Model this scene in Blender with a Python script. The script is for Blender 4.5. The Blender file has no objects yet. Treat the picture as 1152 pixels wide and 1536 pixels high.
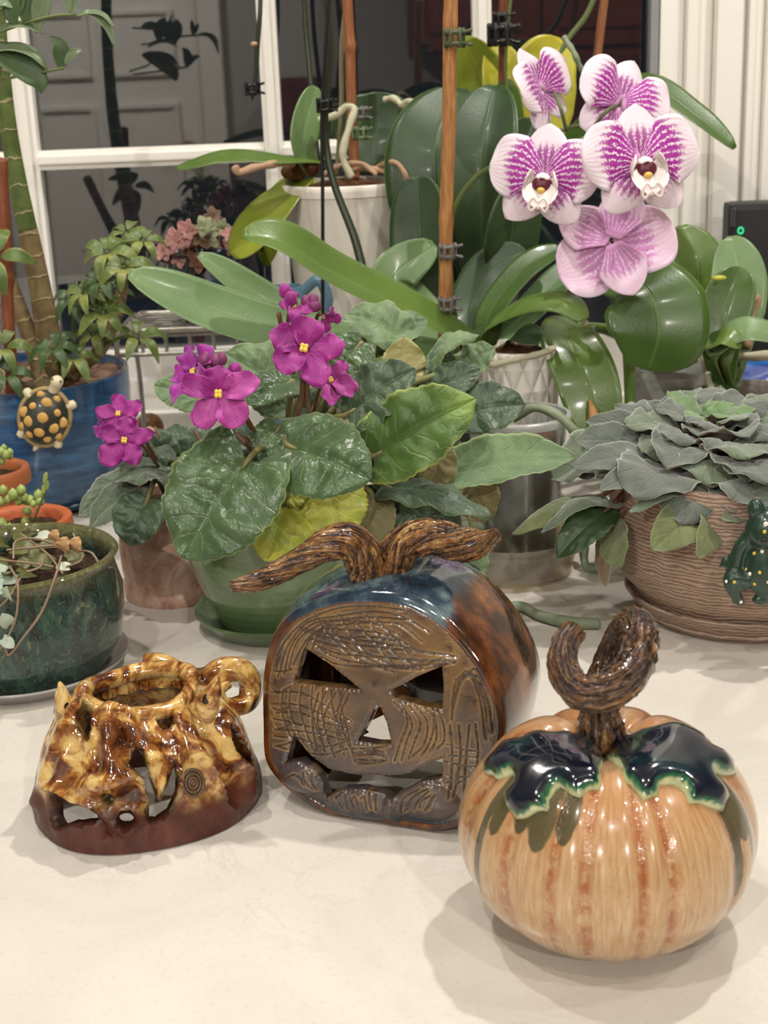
import bpy, bmesh, math, random
import numpy as np
from mathutils import Vector, Matrix, noise as mnoise
from mathutils.geometry import delaunay_2d_cdt

SC = bpy.context.scene
COL = SC.collection

# ------------------------------------------------------------------ camera
CAM_H = 0.33
PITCH = math.radians(17.5)
ROLL = math.radians(2.2)
FPX = 2130.0                       # focal length for the 1152 x 1536 frame
_f = Vector((0, math.cos(PITCH), -math.sin(PITCH)))
_r0 = Vector((1, 0, 0)); _u0 = Vector((0, math.sin(PITCH), math.cos(PITCH)))
_r = _r0 * math.cos(ROLL) - _u0 * math.sin(ROLL)
_u = _u0 * math.cos(ROLL) + _r0 * math.sin(ROLL)
cam_data = bpy.data.cameras.new('camera'); cam = bpy.data.objects.new('camera', cam_data); COL.objects.link(cam)
m = Matrix((_r, _u, -_f)).transposed().to_4x4(); m.translation = (0, 0, CAM_H)
cam.matrix_world = m
cam_data.sensor_fit = 'VERTICAL'; cam_data.sensor_height = 36.0
cam_data.lens = FPX / 1536 * 36
cam_data.clip_start = 0.01
cam_data.dof.use_dof = True
cam_data.dof.focus_distance = 0.70
cam_data.dof.aperture_fstop = 20.0
SC.camera = cam

# ------------------------------------------------------------------ world: night outside
w = bpy.data.worlds.new('world'); SC.world = w; w.use_nodes = True
w.node_tree.nodes['Background'].inputs[0].default_value = (0.006, 0.007, 0.009, 1)
w.node_tree.nodes['Background'].inputs[1].default_value = 1.0

# ------------------------------------------------------------------ exposure and ceiling lights
SC.view_settings.view_transform = 'Standard'; SC.view_settings.look = 'None'
SC.view_settings.gamma = 1.0; SC.view_settings.use_curve_mapping = False
SC.view_settings.exposure = 0.5
CEIL = 1.52
CANS = [  # x, y, watts of the recessed ceiling lights
    (0.50, 0.92, 9.0), (-0.50, 0.90, 5.2),
    (-0.40, -0.05, 4.0), (0.55, -0.25, 2.8),
    (-1.2, -1.9, 40.0), (0.9, -1.9, 30.0), (0.02, -0.55, 2.6), (1.15, 0.35, 2.6)]
for i, (x, y, p) in enumerate(CANS):
    ld = bpy.data.lights.new('can_light', 'AREA'); ld.shape = 'DISK'; ld.size = 0.055
    ld.energy = p; ld.color = (1.0, 0.955, 0.89)
    lo = bpy.data.objects.new('can_light', ld); COL.objects.link(lo); lo.location = (x, y, CEIL - 0.006)

# ------------------------------------------------------------------ helpers
def ray(px, py):
    return _f + _r * ((px - 576) / FPX) - _u * ((py - 768) / FPX)
def at(px, py, Y):
    d = ray(px, py); t = Y / d.y
    return Vector((d.x * t, Y, CAM_H + d.z * t))
def on(px, py, z=0.0):
    d = ray(px, py); t = (z - CAM_H) / d.z
    return Vector((d.x * t, d.y * t, z))
def ppm(Y, z=0.1):                 # metres covered by one pixel at that place
    v = Vector((0, Y, z - CAM_H)); return v.dot(_f) / FPX

def lin(h):
    h = h.lstrip('#'); o = []
    for i in (0, 2, 4):
        c = int(h[i:i+2], 16) / 255
        o.append(c / 12.92 if c <= 0.04045 else ((c + 0.055) / 1.055) ** 2.4)
    return tuple(o) + (1.0,)

class NT:
    """small node-tree builder"""
    def __init__(s, name):
        s.m = bpy.data.materials.new(name); s.m.use_nodes = True
        s.t = s.m.node_tree; s.n = s.t.nodes; s.b = s.n['Principled BSDF']
    def new(s, ty, **kw):
        n = s.n.new(ty)
        for k, v in kw.items(): setattr(n, k, v)
        return n
    def put(s, sock, v):
        if v is None: return
        if isinstance(v, bpy.types.NodeSocket): s.t.links.new(v, sock)
        else: sock.default_value = v
    def uv(s):
        return s.new('ShaderNodeUVMap').outputs[0]
    def obj(s):
        return s.new('ShaderNodeTexCoord').outputs['Object']
    def attr(s, name):
        return s.new('ShaderNodeAttribute', attribute_name=name).outputs['Fac']
    def attrv(s, name):
        return s.new('ShaderNodeAttribute', attribute_name=name).outputs['Vector']
    def sep(s, v):
        n = s.new('ShaderNodeSeparateXYZ'); s.put(n.inputs[0], v); return n.outputs
    def comb(s, x=0.0, y=0.0, z=0.0):
        n = s.new('ShaderNodeCombineXYZ')
        for i, v in enumerate((x, y, z)): s.put(n.inputs[i], v)
        return n.outputs[0]
    def mapv(s, v, scale=(1, 1, 1), rot=(0, 0, 0), loc=(0, 0, 0)):
        n = s.new('ShaderNodeMapping'); s.put(n.inputs[0], v)
        n.inputs['Scale'].default_value = scale; n.inputs['Rotation'].default_value = rot; n.inputs['Location'].default_value = loc
        return n.outputs[0]
    def noise(s, v, scale=5.0, detail=3.0, rough=0.55, dist=0.0, col=False):
        n = s.new('ShaderNodeTexNoise'); s.put(n.inputs['Vector'], v)
        n.inputs['Scale'].default_value = scale; n.inputs['Detail'].default_value = detail
        n.inputs['Roughness'].default_value = rough; n.inputs['Distortion'].default_value = dist
        return n.outputs['Color' if col else 'Fac']
    def wave(s, v, scale=5.0, dist=0.0, detail=2.0, dscale=1.0, direction='X', kind='BANDS'):
        n = s.new('ShaderNodeTexWave', wave_type=kind); s.put(n.inputs['Vector'], v)
        if kind == 'BANDS': n.bands_direction = direction
        n.inputs['Scale'].default_value = scale; n.inputs['Distortion'].default_value = dist
        n.inputs['Detail'].default_value = detail; n.inputs['Detail Scale'].default_value = dscale
        return n.outputs['Fac']
    def voro(s, v, scale=5.0, feature='F1', out='Distance', rnd=1.0):
        n = s.new('ShaderNodeTexVoronoi', feature=feature); s.put(n.inputs['Vector'], v)
        n.inputs['Scale'].default_value = scale; n.inputs['Randomness'].default_value = rnd
        return n.outputs[out]
    def ramp(s, f, stops, interp='LINEAR'):
        n = s.new('ShaderNodeValToRGB'); s.put(n.inputs[0], f); e = n.color_ramp.elements
        n.color_ramp.interpolation = interp
        while len(e) < len(stops): e.new(0.5)
        for el, (p, c) in zip(e, stops):
            el.position = p
            el.color = lin(c) if isinstance(c, str) else ((c, c, c, 1) if isinstance(c, (int, float)) else c)
        return n.outputs[0]
    def mix(s, f, a, b, mode='MIX'):
        n = s.new('ShaderNodeMix', data_type='RGBA', blend_type=mode)
        s.put(n.inputs[0], f)
        s.put(n.inputs[6], lin(a) if isinstance(a, str) else a); s.put(n.inputs[7], lin(b) if isinstance(b, str) else b)
        return n.outputs[2]
    def math(s, op, a, b=None, c=None, clamp=False):
        n = s.new('ShaderNodeMath', operation=op, use_clamp=clamp)
        for i, v in enumerate((a, b, c)):
            if v is not None: s.put(n.inputs[i], v)
        return n.outputs[0]
    def smooth(s, v, lo, hi):
        n = s.new('ShaderNodeMapRange', interpolation_type='SMOOTHSTEP'); s.put(n.inputs[0], v)
        n.inputs[1].default_value = lo; n.inputs[2].default_value = hi
        return n.outputs[0]
    def bump(s, h, strength=0.3, dist=0.001, normal=None):
        n = s.new('ShaderNodeBump'); s.put(n.inputs['Height'], h)
        n.inputs['Strength'].default_value = strength; n.inputs['Distance'].default_value = dist
        if normal is not None: s.put(n.inputs['Normal'], normal)
        return n.outputs[0]
    def out(s, color=None, rough=0.5, spec=0.5, normal=None, coat=0.0, coat_rough=0.03, metal=0.0, trans=0.0, ior=None,
            sheen=0.0, emit=None, emit_s=0.0, sss=0.0, alpha=None):
        b = s.b.inputs
        s.put(b['Base Color'], lin(color) if isinstance(color, str) else color)
        s.put(b['Roughness'], rough); s.put(b['Specular IOR Level'], spec); s.put(b['Coat Weight'], coat)
        b['Coat Roughness'].default_value = coat_rough; s.put(b['Metallic'], metal); b['Transmission Weight'].default_value = trans
        if ior: b['IOR'].default_value = ior
        b['Sheen Weight'].default_value = sheen
        if normal is not None: s.put(b['Normal'], normal)
        if emit: b['Emission Color'].default_value = lin(emit); b['Emission Strength'].default_value = emit_s
        if sss: b['Subsurface Weight'].default_value = sss; b['Subsurface Scale'].default_value = 0.004
        if alpha is not None: s.put(b['Alpha'], alpha)
        return s.m

def plain(name, color, rough=0.5, spec=0.5, coat=0.0, metal=0.0, nscale=60, namt=0.12, bump=0.0, **kw):
    """a single hue with slight procedural variation"""
    t = NT(name); v = t.obj(); n = t.noise(v, nscale, 4)
    c = lin(color)
    dark = tuple(x * (1 - namt) for x in c[:3]) + (1,); light = tuple(min(1, x * (1 + namt)) for x in c[:3]) + (1,)
    col = t.mix(n, dark, light)
    nor = t.bump(n, 0.5, bump) if bump else None
    return t.out(col, rough, spec, nor, coat, metal=metal, **kw)

def tag(o, label=None, cat=None, group=None, kind=None):
    if label: o['label'] = label
    if cat: o['category'] = cat
    if group: o['group'] = group
    if kind: o['kind'] = kind
    return o
def empty(name, loc=(0, 0, 0), label=None, cat=None, group=None):
    o = bpy.data.objects.new(name, None); o.empty_display_size = 0.02; COL.objects.link(o); o.location = loc
    return tag(o, label, cat, group)
def mobj(name, verts, faces, mats, parent=None, smooth=True, uv=None, fmat=None, attrs=None):
    """mesh from world-space vertices; its parent (if any) is an unrotated empty"""
    off = Vector(parent_loc(parent)) if parent else Vector((0, 0, 0))
    me = bpy.data.meshes.new(name)
    V = np.asarray(verts, dtype=float).reshape(-1, 3) - np.array(off)
    me.from_pydata(V.tolist(), [], [tuple(int(i) for i in f) for f in faces])
    if not isinstance(mats, (list, tuple)): mats = [mats]
    for mm in mats: me.materials.append(mm)
    if smooth: me.polygons.foreach_set('use_smooth', [True] * len(me.polygons))
    if fmat is not None: me.polygons.foreach_set('material_index', [int(i) for i in fmat])
    if uv is not None:
        l = me.uv_layers.new(name='UVMap'); idx = np.zeros(len(me.loops), dtype=np.int32); me.loops.foreach_get('vertex_index', idx)
        l.data.foreach_set('uv', np.asarray(uv, dtype=np.float32)[idx].ravel())
    for k, a in (attrs or {}).items():
        at_ = me.attributes.new(k, 'FLOAT', 'POINT'); at_.data.foreach_set('value', np.asarray(a, dtype=np.float32))
    me.update()
    o = bpy.data.objects.new(name, me); COL.objects.link(o)
    if parent: o.parent = parent
    return o
def parent_loc(p):
    v = Vector((0, 0, 0))
    while p is not None: v += p.location; p = p.parent
    return v

def box(name, lo, hi, mat_, parent=None, bevel=0.0):
    bm = bmesh.new(); bmesh.ops.create_cube(bm, size=1.0)
    lo = Vector(lo); hi = Vector(hi); c = (lo + hi) / 2; d = hi - lo
    for v in bm.verts: v.co = Vector((v.co.x * d.x, v.co.y * d.y, v.co.z * d.z)) + c
    if bevel:
        bmesh.ops.bevel(bm, geom=list(bm.edges), offset=bevel, segments=2, affect='EDGES', profile=0.7)
    vs = [v.co.copy() for v in bm.verts]; fs = [[v.index for v in f.verts] for f in bm.faces]
    bm.free()
    return mobj(name, vs, fs, mat_, parent, smooth=False)

def cat(pts, n):
    """Catmull-Rom through pts (any dimension), n samples"""
    P = np.array([list(p) for p in pts], dtype=float)
    if len(P) == 1: return np.repeat(P, n, 0)
    seg = np.linalg.norm(np.diff(P[:, :3], axis=0), axis=1) ** 0.5 + 1e-9
    tk = np.concatenate([[0], np.cumsum(seg)])
    Q = np.vstack([2 * P[0] - P[1], P, 2 * P[-1] - P[-2]])
    tq = np.concatenate([[-seg[0]], tk, [tk[-1] + seg[-1]]])
    out = []
    for t in np.linspace(0, tk[-1], n):
        i = min(max(np.searchsorted(tk, t, 'right') - 1, 0), len(P) - 2)
        t0, t1, t2, t3 = tq[i:i+4]; p0, p1, p2, p3 = Q[i:i+4]
        a1 = (t1-t)/(t1-t0)*p0 + (t-t0)/(t1-t0)*p1; a2 = (t2-t)/(t2-t1)*p1 + (t-t1)/(t2-t1)*p2; a3 = (t3-t)/(t3-t2)*p2 + (t-t2)/(t3-t2)*p3
        b1 = (t2-t)/(t2-t0)*a1 + (t-t0)/(t2-t0)*a2; b2 = (t3-t)/(t3-t1)*a2 + (t-t1)/(t3-t1)*a3
        out.append((t2-t)/(t2-t1)*b1 + (t-t1)/(t2-t1)*b2)
    return np.array(out)
def nrm(v):
    return v / np.maximum(np.linalg.norm(v, axis=-1, keepdims=True), 1e-12)

def lathe(name, prof, center, mat_, parent=None, n=56, squash=1.0, rotz=0.0, tilt=(0, 0), wob=None, sm=3, closed=True, flat=False):
    """revolve a closed (r, z) profile about a vertical axis at center"""
    P = np.array(prof, dtype=float)
    if sm > 1 and not flat:
        # add short bevel points so shading stays crisp: subdivide by linear interpolation
        pass
    k = len(P); th = np.linspace(0, 2 * math.pi, n, endpoint=False)
    V = []; 
    for j, t in enumerate(th):
        for (r, z) in P:
            rr = r * (wob(t, z) if wob else 1.0)
            x = rr * math.cos(t); y = rr * math.sin(t) * squash
            V.append((x, y, z))
    V = np.array(V)
    if rotz:
        c, s = math.cos(rotz), math.sin(rotz); V = V @ np.array([[c, s, 0], [-s, c, 0], [0, 0, 1]])
    if tilt != (0, 0):
        V[:, 0] += V[:, 2] * tilt[0]; V[:, 1] += V[:, 2] * tilt[1]
    V += np.array(center)
    F = []
    for j in range(n):
        a = j * k; b = ((j + 1) % n) * k
        for i in range(k - 1): F.append((a + i, b + i, b + i + 1, a + i + 1))
    o = mobj(name, V, F, mat_, parent, True)
    o.data.set_sharp_from_angle(angle=math.radians(50))
    return o

def frames(S, up=(0, 0, 1)):
    T = nrm(np.gradient(S, axis=0)); N = np.zeros_like(S)
    ref = np.array(up, dtype=float)
    if abs(np.dot(ref, T[0])) > 0.95: ref = np.array([1.0, 0, 0])
    n = ref - T[0] * np.dot(ref, T[0]); n /= np.linalg.norm(n); N[0] = n
    for i in range(1, len(S)):
        n = N[i-1] - T[i] * np.dot(N[i-1], T[i]); n /= max(np.linalg.norm(n), 1e-9); N[i] = n
    return T, N, np.cross(T, N)

def tube_arrays(pts, rad, n=10, k=None, shape=None, twist=0.0, cap=True):
    pts = [tuple(p) for p in pts]
    R = list(rad) if isinstance(rad, (list, tuple)) else [rad] * len(pts)
    k = k or max(6, 6 * (len(pts) - 1))
    S4 = cat([p + (r,) for p, r in zip(pts, R)], k); S = S4[:, :3]; r = np.maximum(S4[:, 3], 1e-5)
    T, N, B = frames(S)
    V = []; UV = []
    L = np.concatenate([[0], np.cumsum(np.linalg.norm(np.diff(S, axis=0), axis=1))])
    for i in range(k):
        for j in range(n):
            a = 2 * math.pi * j / n
            q = r[i] * (shape(a, L[i] / max(L[-1], 1e-9)) if shape else 1.0)
            aa = a + twist * i / (k - 1)
            V.append(S[i] + q * (math.cos(aa) * N[i] + math.sin(aa) * B[i])); UV.append((j / n, L[i]))
    F = []
    for i in range(k - 1):
        for j in range(n):
            a = i * n + j; b = i * n + (j + 1) % n; F.append((a, b, b + n, a + n))
    if cap:
        for i, sgn in ((0, -1), (k - 1, 1)):
            c = len(V); V.append(S[i] + sgn * T[i] * r[i] * 0.45); UV.append((0, L[i]))
            for j in range(n):
                a = i * n + j; b = i * n + (j + 1) % n
                F.append((b, a, c) if sgn < 0 else (a, b, c))
    return np.array(V), F, np.array(UV)
def tube(name, pts, rad, mat_, parent=None, n=10, k=None, shape=None, twist=0.0, cap=True):
    V, F, UV = tube_arrays(pts, rad, n, k, shape, twist, cap)
    return mobj(name, V, F, mat_, parent, True, uv=UV)
def joined(name, arrays, mat_, parent=None, kind=None, uv=True):
    V = []; F = []; U = []; off = 0
    for a in arrays:
        V.append(a[0]); F += [tuple(i + off for i in f) for f in a[1]]; U.append(a[2]); off += len(a[0])
    o = mobj(name, np.vstack(V), F, mat_, parent, True, uv=np.vstack(U))
    if kind: o['kind'] = kind
    return o

# width along a leaf (t = 0 base .. 1 tip), peak 1
def w_orchid(t):  return np.clip(np.minimum(1, 0.38 + 1.25 * t) * np.sqrt(np.clip(1 - (np.clip(t - 0.55, 0, 1) / 0.455) ** 2.2, 0, 1)), 0.0, 1)
def w_strap(t):   return np.clip((0.55 + 0.45 * np.sin(np.clip(t / 0.6, 0, 1) * math.pi / 2)) * np.sqrt(np.clip(1 - (np.clip(t - 0.6, 0, 1) / 0.405) ** 2.4, 0, 1)), 0.0, 1)
def w_violet(t):  return np.clip(np.sqrt(np.clip(1 - ((0.36 - t) / 0.44) ** 2, 0, 1)) * (t < 0.36) + (t >= 0.36) * np.clip(1 - (np.clip(t - 0.36, 0, 1) / 0.645) ** 2.1, 0, 1) ** 0.75, 0.0, 1)
def w_lance(t):   return np.clip(np.sin(math.pi * np.clip(t, 0, 1) ** 0.85) ** 0.8, 0.02, 1)
def w_petal(t):   return np.clip(np.minimum(1, 0.16 + 1.9 * t) * np.sqrt(np.clip(1 - (np.clip(t - 0.5, 0, 1) / 0.505) ** 2.6, 0, 1)), 0.0, 1)
def w_sepal(t):   return np.clip(np.minimum(1, 0.3 + 1.6 * t) * np.clip(1 - (np.clip(t - 0.42, 0, 1) / 0.585) ** 2.0, 0, 1) ** 0.65, 0.0, 1)

def leaf_arrays(pts, width, nor=(0, 0, 1), prof=w_orchid, cup=0.0, edge_curl=0.0, ruffle=0.0, rk=3.0, quilt=0.0, veins=6.0,
                notch=0.0, serr=0.0, sk=14, thick=0.0008, nu=20, nv=8, twist=0.0, seed=0, fold=0.0):
    S = cat(pts, nu + 1); T = nrm(np.gradient(S, axis=0))
    t = np.linspace(0, 1, nu + 1)
    nh = np.array(nor, dtype=float)
    if nh.ndim == 1: nh = np.repeat(nh[None], nu + 1, 0)
    else: nh = cat([tuple(q) for q in nor], nu + 1)
    side = nrm(np.cross(T, nh)); N = np.cross(side, T)
    if twist:
        a = twist * t; ca, sa = np.cos(a)[:, None], np.sin(a)[:, None]
        side, N = side * ca + N * sa, N * ca - side * sa
    L = np.linalg.norm(np.diff(S, axis=0), axis=1).sum()
    s = np.linspace(-1, 1, nv + 1)
    rng = random.Random(seed); ph = rng.uniform(0, 6.28)
    W = width / 2 * prof(t)
    if serr: W = W * (1 + serr * np.sin(t * sk * 2 * math.pi) * np.clip(t * 6, 0, 1))
    tt, ss = np.meshgrid(t, s, indexing='ij')
    hgt = cup * (width / 2) * ss ** 2 - edge_curl * (width / 2) * np.abs(ss) ** 4 + fold * (width / 2) * np.abs(ss)
    hgt = hgt * np.clip(prof(t)[:, None] * 1.3, 0, 1)
    hgt += ruffle * (width / 2) * np.sin(tt * rk * 2 * math.pi + ph + (ss > 0) * 1.7) * np.abs(ss) ** 2.5
    if quilt:
        phs = tt * veins - np.abs(ss) * 1.5 + 0.35 * np.sin(ss * 5 + ph) + 0.25 * np.sin(tt * 11 + ss * 3 + ph)
        q = np.abs(np.sin(math.pi * phs)) ** 0.7 * np.clip(np.abs(ss) / 0.18, 0, 1) * np.clip((1 - np.abs(ss)) * 4, 0, 1)
        hgt += quilt * (width / 2) * q * np.clip((1 - tt) * 5, 0, 1) * (0.75 + 0.5 * np.sin(tt * 7 + ss * 4 + ph))
        hgt -= quilt * 0.6 * (width / 2) * np.exp(-(ss / 0.08) ** 2)
    G = S[:, None, :] + side[:, None, :] * (ss * W[:, None])[:, :, None] + N[:, None, :] * hgt[:, :, None]
    if notch:
        G -= T[0][None, None, :] * (notch * L * np.abs(ss) ** 1.6 * np.clip(1 - tt / 0.45, 0, 1) ** 1.5)[:, :, None]
    du = np.gradient(G, axis=0); dv = np.gradient(G, axis=1); Ng = nrm(np.cross(du, dv) * -1.0)
    flip = np.sign((Ng * N[:, None, :]).sum(-1, keepdims=True)); flip[flip == 0] = 1; Ng = Ng * flip
    th = thick * np.clip(1.15 - np.abs(ss) ** 3, 0.25, 1)[:, :, None]
    top = G.reshape(-1, 3); bot = (G - Ng * th).reshape(-1, 3)
    n1 = nv + 1; m0 = len(top)
    F = []; M = []
    for i in range(nu):
        for j in range(nv):
            a = i * n1 + j; F.append((a, a + 1, a + n1 + 1, a + n1)); M.append(0)
            F.append((a + m0, a + n1 + m0, a + n1 + 1 + m0, a + 1 + m0)); M.append(1)
    for i in range(nu):
        a = i * n1; F.append((a, a + n1, a + n1 + m0, a + m0)); M.append(0)
        a = i * n1 + nv; F.append((a + n1, a, a + m0, a + n1 + m0)); M.append(0)
    for j in range(nv):
        a = j; F.append((a + 1, a, a + m0, a + 1 + m0)); M.append(0)
        a = nu * n1 + j; F.append((a, a + 1, a + 1 + m0, a + m0)); M.append(0)
    uv = np.stack([ss.ravel() * 0.5 + 0.5, tt.ravel()], 1)
    return np.vstack([top, bot]), F, np.vstack([uv, uv]), M
def leaf(name, pts, width, mats, parent, **kw):
    V, F, UV, M = leaf_arrays(pts, width, **kw)
    if not isinstance(mats, (list, tuple)): mats = [mats]; M = None
    return mobj(name, V, F, mats, parent, True, uv=UV, fmat=M)

def ellipsoid(c, r, nu=14, nv=9, axes=None):
    V = []; F = []
    for i in range(nv + 1):
        p = math.pi * i / nv
        for j in range(nu):
            a = 2 * math.pi * j / nu
            V.append((r[0] * math.sin(p) * math.cos(a), r[1] * math.sin(p) * math.sin(a), -r[2] * math.cos(p)))
    for i in range(nv):
        for j in range(nu):
            a = i * nu + j; b = i * nu + (j + 1) % nu; F.append((a, b, b + nu, a + nu))
    V = np.array(V)
    if axes is not None: V = V @ np.array(axes)
    V = V + np.array(tuple(c))
    return V, F, np.zeros((len(V), 2))

def cdt(outline, holes, grid=0.05, jitter=0.0, seed=1):
    """triangulate a 2-D outline with holes and interior points; returns pts, tris"""
    pts = [Vector(p) for p in outline]; edges = []; faces = []
    n = len(outline); edges += [(i, (i + 1) % n) for i in range(n)]
    for hpoly in holes:
        o = len(pts); pts += [Vector(p) for p in hpoly]; edges += [(o + i, o + (i + 1) % len(hpoly)) for i in range(len(hpoly))]
    def inside(Q, poly):
        Q = np.atleast_2d(np.array(Q, float)); c = np.zeros(len(Q), bool); A_ = np.array(poly, float); B_ = np.roll(A_, 1, 0)
        for a, b in zip(A_, B_):
            if a[1] == b[1]: continue
            c ^= ((a[1] > Q[:, 1]) != (b[1] > Q[:, 1])) & (Q[:, 0] < (b[0] - a[0]) * (Q[:, 1] - a[1]) / (b[1] - a[1]) + a[0])
        return c
    A = np.array(outline, float); lo = A.min(0); hi = A.max(0); bnd = np.vstack([A] + [np.array(h_, float) for h_ in holes])
    rs = np.random.RandomState(seed); ys = np.arange(lo[1] + grid / 2, hi[1], grid * 0.87); xs = np.arange(lo[0] + grid / 2, hi[0], grid)
    Q = np.array([(x + (grid / 2 if r % 2 else 0), y) for r, y in enumerate(ys) for x in xs]); Q += rs.uniform(-jitter, jitter, Q.shape) * grid
    ok = inside(Q, outline)
    for h_ in holes: ok &= ~inside(Q, h_)
    Q = Q[ok]; dm = np.full(len(Q), 1e9)
    for i in range(0, len(bnd), 64): dm = np.minimum(dm, np.abs(Q[:, None] - bnd[None, i:i + 64]).sum(2).min(1))
    pts += [Vector(q) for q in Q[dm > grid * 0.55]]
    v, e, f, *_ = delaunay_2d_cdt(pts, edges, [], 0, 1e-7)
    VV = np.array([tuple(p) for p in v]); T3 = np.array([q[:3] for q in f]); cen = VV[T3].mean(1)
    ok = inside(cen, outline)
    for h_ in holes: ok &= ~inside(cen, h_)
    T3 = T3[ok]; d1 = VV[T3[:, 1]] - VV[T3[:, 0]]; d2 = VV[T3[:, 2]] - VV[T3[:, 0]]; neg = d1[:, 0] * d2[:, 1] - d1[:, 1] * d2[:, 0] < 0
    T3[neg] = T3[neg][:, ::-1]
    return VV, [tuple(int(i) for i in q) for q in T3]
def thicken(P, tri, off, UV):
    """give a surface real thickness: P + second sheet P + off, stitched along its borders"""
    n = len(P); F = [tuple(t) for t in tri] + [tuple(i + n for i in reversed(t)) for t in tri]
    cnt = {}
    for t in tri:
        for i in range(len(t)):
            a, b = t[i], t[(i + 1) % len(t)]; cnt[(a, b)] = 1
    for (a, b) in list(cnt):
        if (b, a) not in cnt: F.append((b, a, a + n, b + n))
    return np.vstack([P, P + off]), F, np.vstack([UV, UV])
def dense(poly, step):
    out = []
    for i in range(len(poly)):
        a = np.array(poly[i], float); b = np.array(poly[(i + 1) % len(poly)], float); k = max(1, int(np.linalg.norm(b - a) / step))
        out += [tuple(a + (b - a) * j / k) for j in range(k)]
    return out
def smooth_poly(poly, n):
    P = np.array([tuple(p) + (0,) for p in poly], float); Q = np.vstack([P[-2:], P, P[:3]])
    S = cat(Q, 12 * len(Q)); # closed by overlap
    # cut the middle span
    d0 = np.argmin(np.linalg.norm(S[:len(S)//2] - P[0], axis=1)); d1 = len(S)//2 + np.argmin(np.linalg.norm(S[len(S)//2:] - P[0], axis=1))
    S = S[d0:d1]; idx = np.linspace(0, len(S), n, endpoint=False).astype(int)
    return [tuple(S[i][:2]) for i in idx]
# ------------------------------------------------------------------ the room
YW = 1.35                          # window plane
M_WALL = plain('wall_paint', '#aaa69e', 0.7, 0.2, nscale=30, namt=0.03)
M_CEIL = plain('ceiling_paint', '#c4c0b8', 0.8, 0.2, nscale=30, namt=0.03)
M_TRIM = plain('white_trim_paint', '#f1eee6', 0.38, 0.4, nscale=20, namt=0.02)
M_FLOOR = plain('floor_wood', '#7a5738', 0.4, 0.4, nscale=8, namt=0.25)
M_DOORP = plain('door_paint', '#e6e3da', 0.5, 0.3, nscale=20, namt=0.02)
def cherry():
    t = NT('cherry_wood'); v = t.mapv(t.obj(), (14, 14, 1.5)); n = t.noise(v, 4, 5, 0.6, 1.0)
    return t.out(t.ramp(n, [(0.3, '#4a1d0f'), (0.7, '#74351c')]), 0.35, 0.5)
M_CHERRY = cherry()
def quartz():
    t = NT('quartz'); v = t.obj()
    n1 = t.noise(v, 9, 6, 0.6, 1.2); n2 = t.noise(v, 420, 2, 0.6)
    ve = t.math('ABSOLUTE', t.math('SUBTRACT', t.noise(v, 5.5, 5, 0.62, 2.2), 0.5))
    vein = t.math('MULTIPLY', t.math('SUBTRACT', 1.0, t.smooth(ve, 0.0, 0.016)), t.smooth(t.noise(v, 7, 2), 0.45, 0.65))
    c = t.ramp(n1, [(0.3, '#cec8be'), (0.7, '#dad5cb')])
    c = t.mix(t.math('MULTIPLY', vein, 0.30), c, '#b5ab9e')
    c = t.mix(t.math('MULTIPLY', t.smooth(n2, 0.52, 0.72), 0.16), c, '#a89a88')
    return t.out(c, 0.24, 0.5)
M_QUARTZ = quartz()

tag(box('floor', (-2.6, -3.1, -0.95), (2.6, 1.4, -0.91), M_FLOOR), kind='structure')
tag(box('ceiling', (-2.6, -3.1, CEIL), (2.6, 1.5, CEIL + 0.05), M_CEIL), kind='structure')
tag(box('wall_back', (-2.6, -3.1, -0.91), (2.6, -3.0, CEIL), M_WALL), kind='structure')
tag(box('wall_left', (-2.6, -3.0, -0.91), (-2.5, 1.45, CEIL), M_WALL), kind='structure')
tag(box('wall_right', (2.5, -3.0, -0.91), (2.6, 1.45, CEIL), M_WALL), kind='structure')
WX0, WX1, WZ0, WZ1 = -0.62, 0.263, 0.0, 1.25
wf = empty('wall_front', (0, 1.40, 0)); wf['kind'] = 'structure'
box('wall_panel', (-2.5, 1.38, -0.91), (WX0, 1.45, CEIL), M_WALL, wf)
box('wall_panel', (WX1 + 0.03, 1.38, -0.91), (2.5, 1.45, CEIL), M_WALL, wf)
box('wall_panel', (WX0, 1.38, WZ1 + 0.02), (WX1 + 0.03, 1.45, CEIL), M_WALL, wf)
box('wall_panel', (WX0, 1.38, -0.91), (WX1 + 0.03, 1.45, -0.04), M_WALL, wf)

ct = box('countertop', (-2.45, 0.22, -0.032), (2.45, 1.378, 0.0), M_QUARTZ, bevel=0.003)
tag(ct, 'cream quartz countertop with faint grey veins under all the pots', 'countertop')
bc = empty('base_cabinet', (0, 0.8, -0.91), 'white base cabinet carrying the cream quartz countertop', 'cabinet')
box('carcass', (-2.4, 0.30, -0.91), (2.4, 1.36, -0.033), M_DOORP, bc)

# window: dark night glass that mirrors the room
def winglass():
    t = NT('night_glass')
    t.n.remove(t.b); g = t.new('ShaderNodeBsdfGlossy'); g.inputs['Roughness'].default_value = 0.0
    tr = t.new('ShaderNodeBsdfTransparent'); mx = t.new('ShaderNodeMixShader')
    fr = t.new('ShaderNodeFresnel'); fr.inputs['IOR'].default_value = 1.52
    f2 = t.math('MULTIPLY', fr.outputs[0], 2.0, clamp=True)
    t.put(mx.inputs[0], f2); t.t.links.new(tr.outputs[0], mx.inputs[1]); t.t.links.new(g.outputs[0], mx.inputs[2])
    o = [n for n in t.n if n.type == 'OUTPUT_MATERIAL'][0]; t.t.links.new(mx.outputs[0], o.inputs[0])
    return t.m
M_WGLASS = winglass()
win = empty('window_1', (0, YW, 0)); win['kind'] = 'structure'
def winx(px, py): return at(px, py, YW).x
ZB = 0.078                         # top of the bottom rail
xm = [winx(47, 235), winx(412, 228), winx(722, 60)]
zbar = at(225, 234, YW).z
xr = winx(962, 60)
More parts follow.
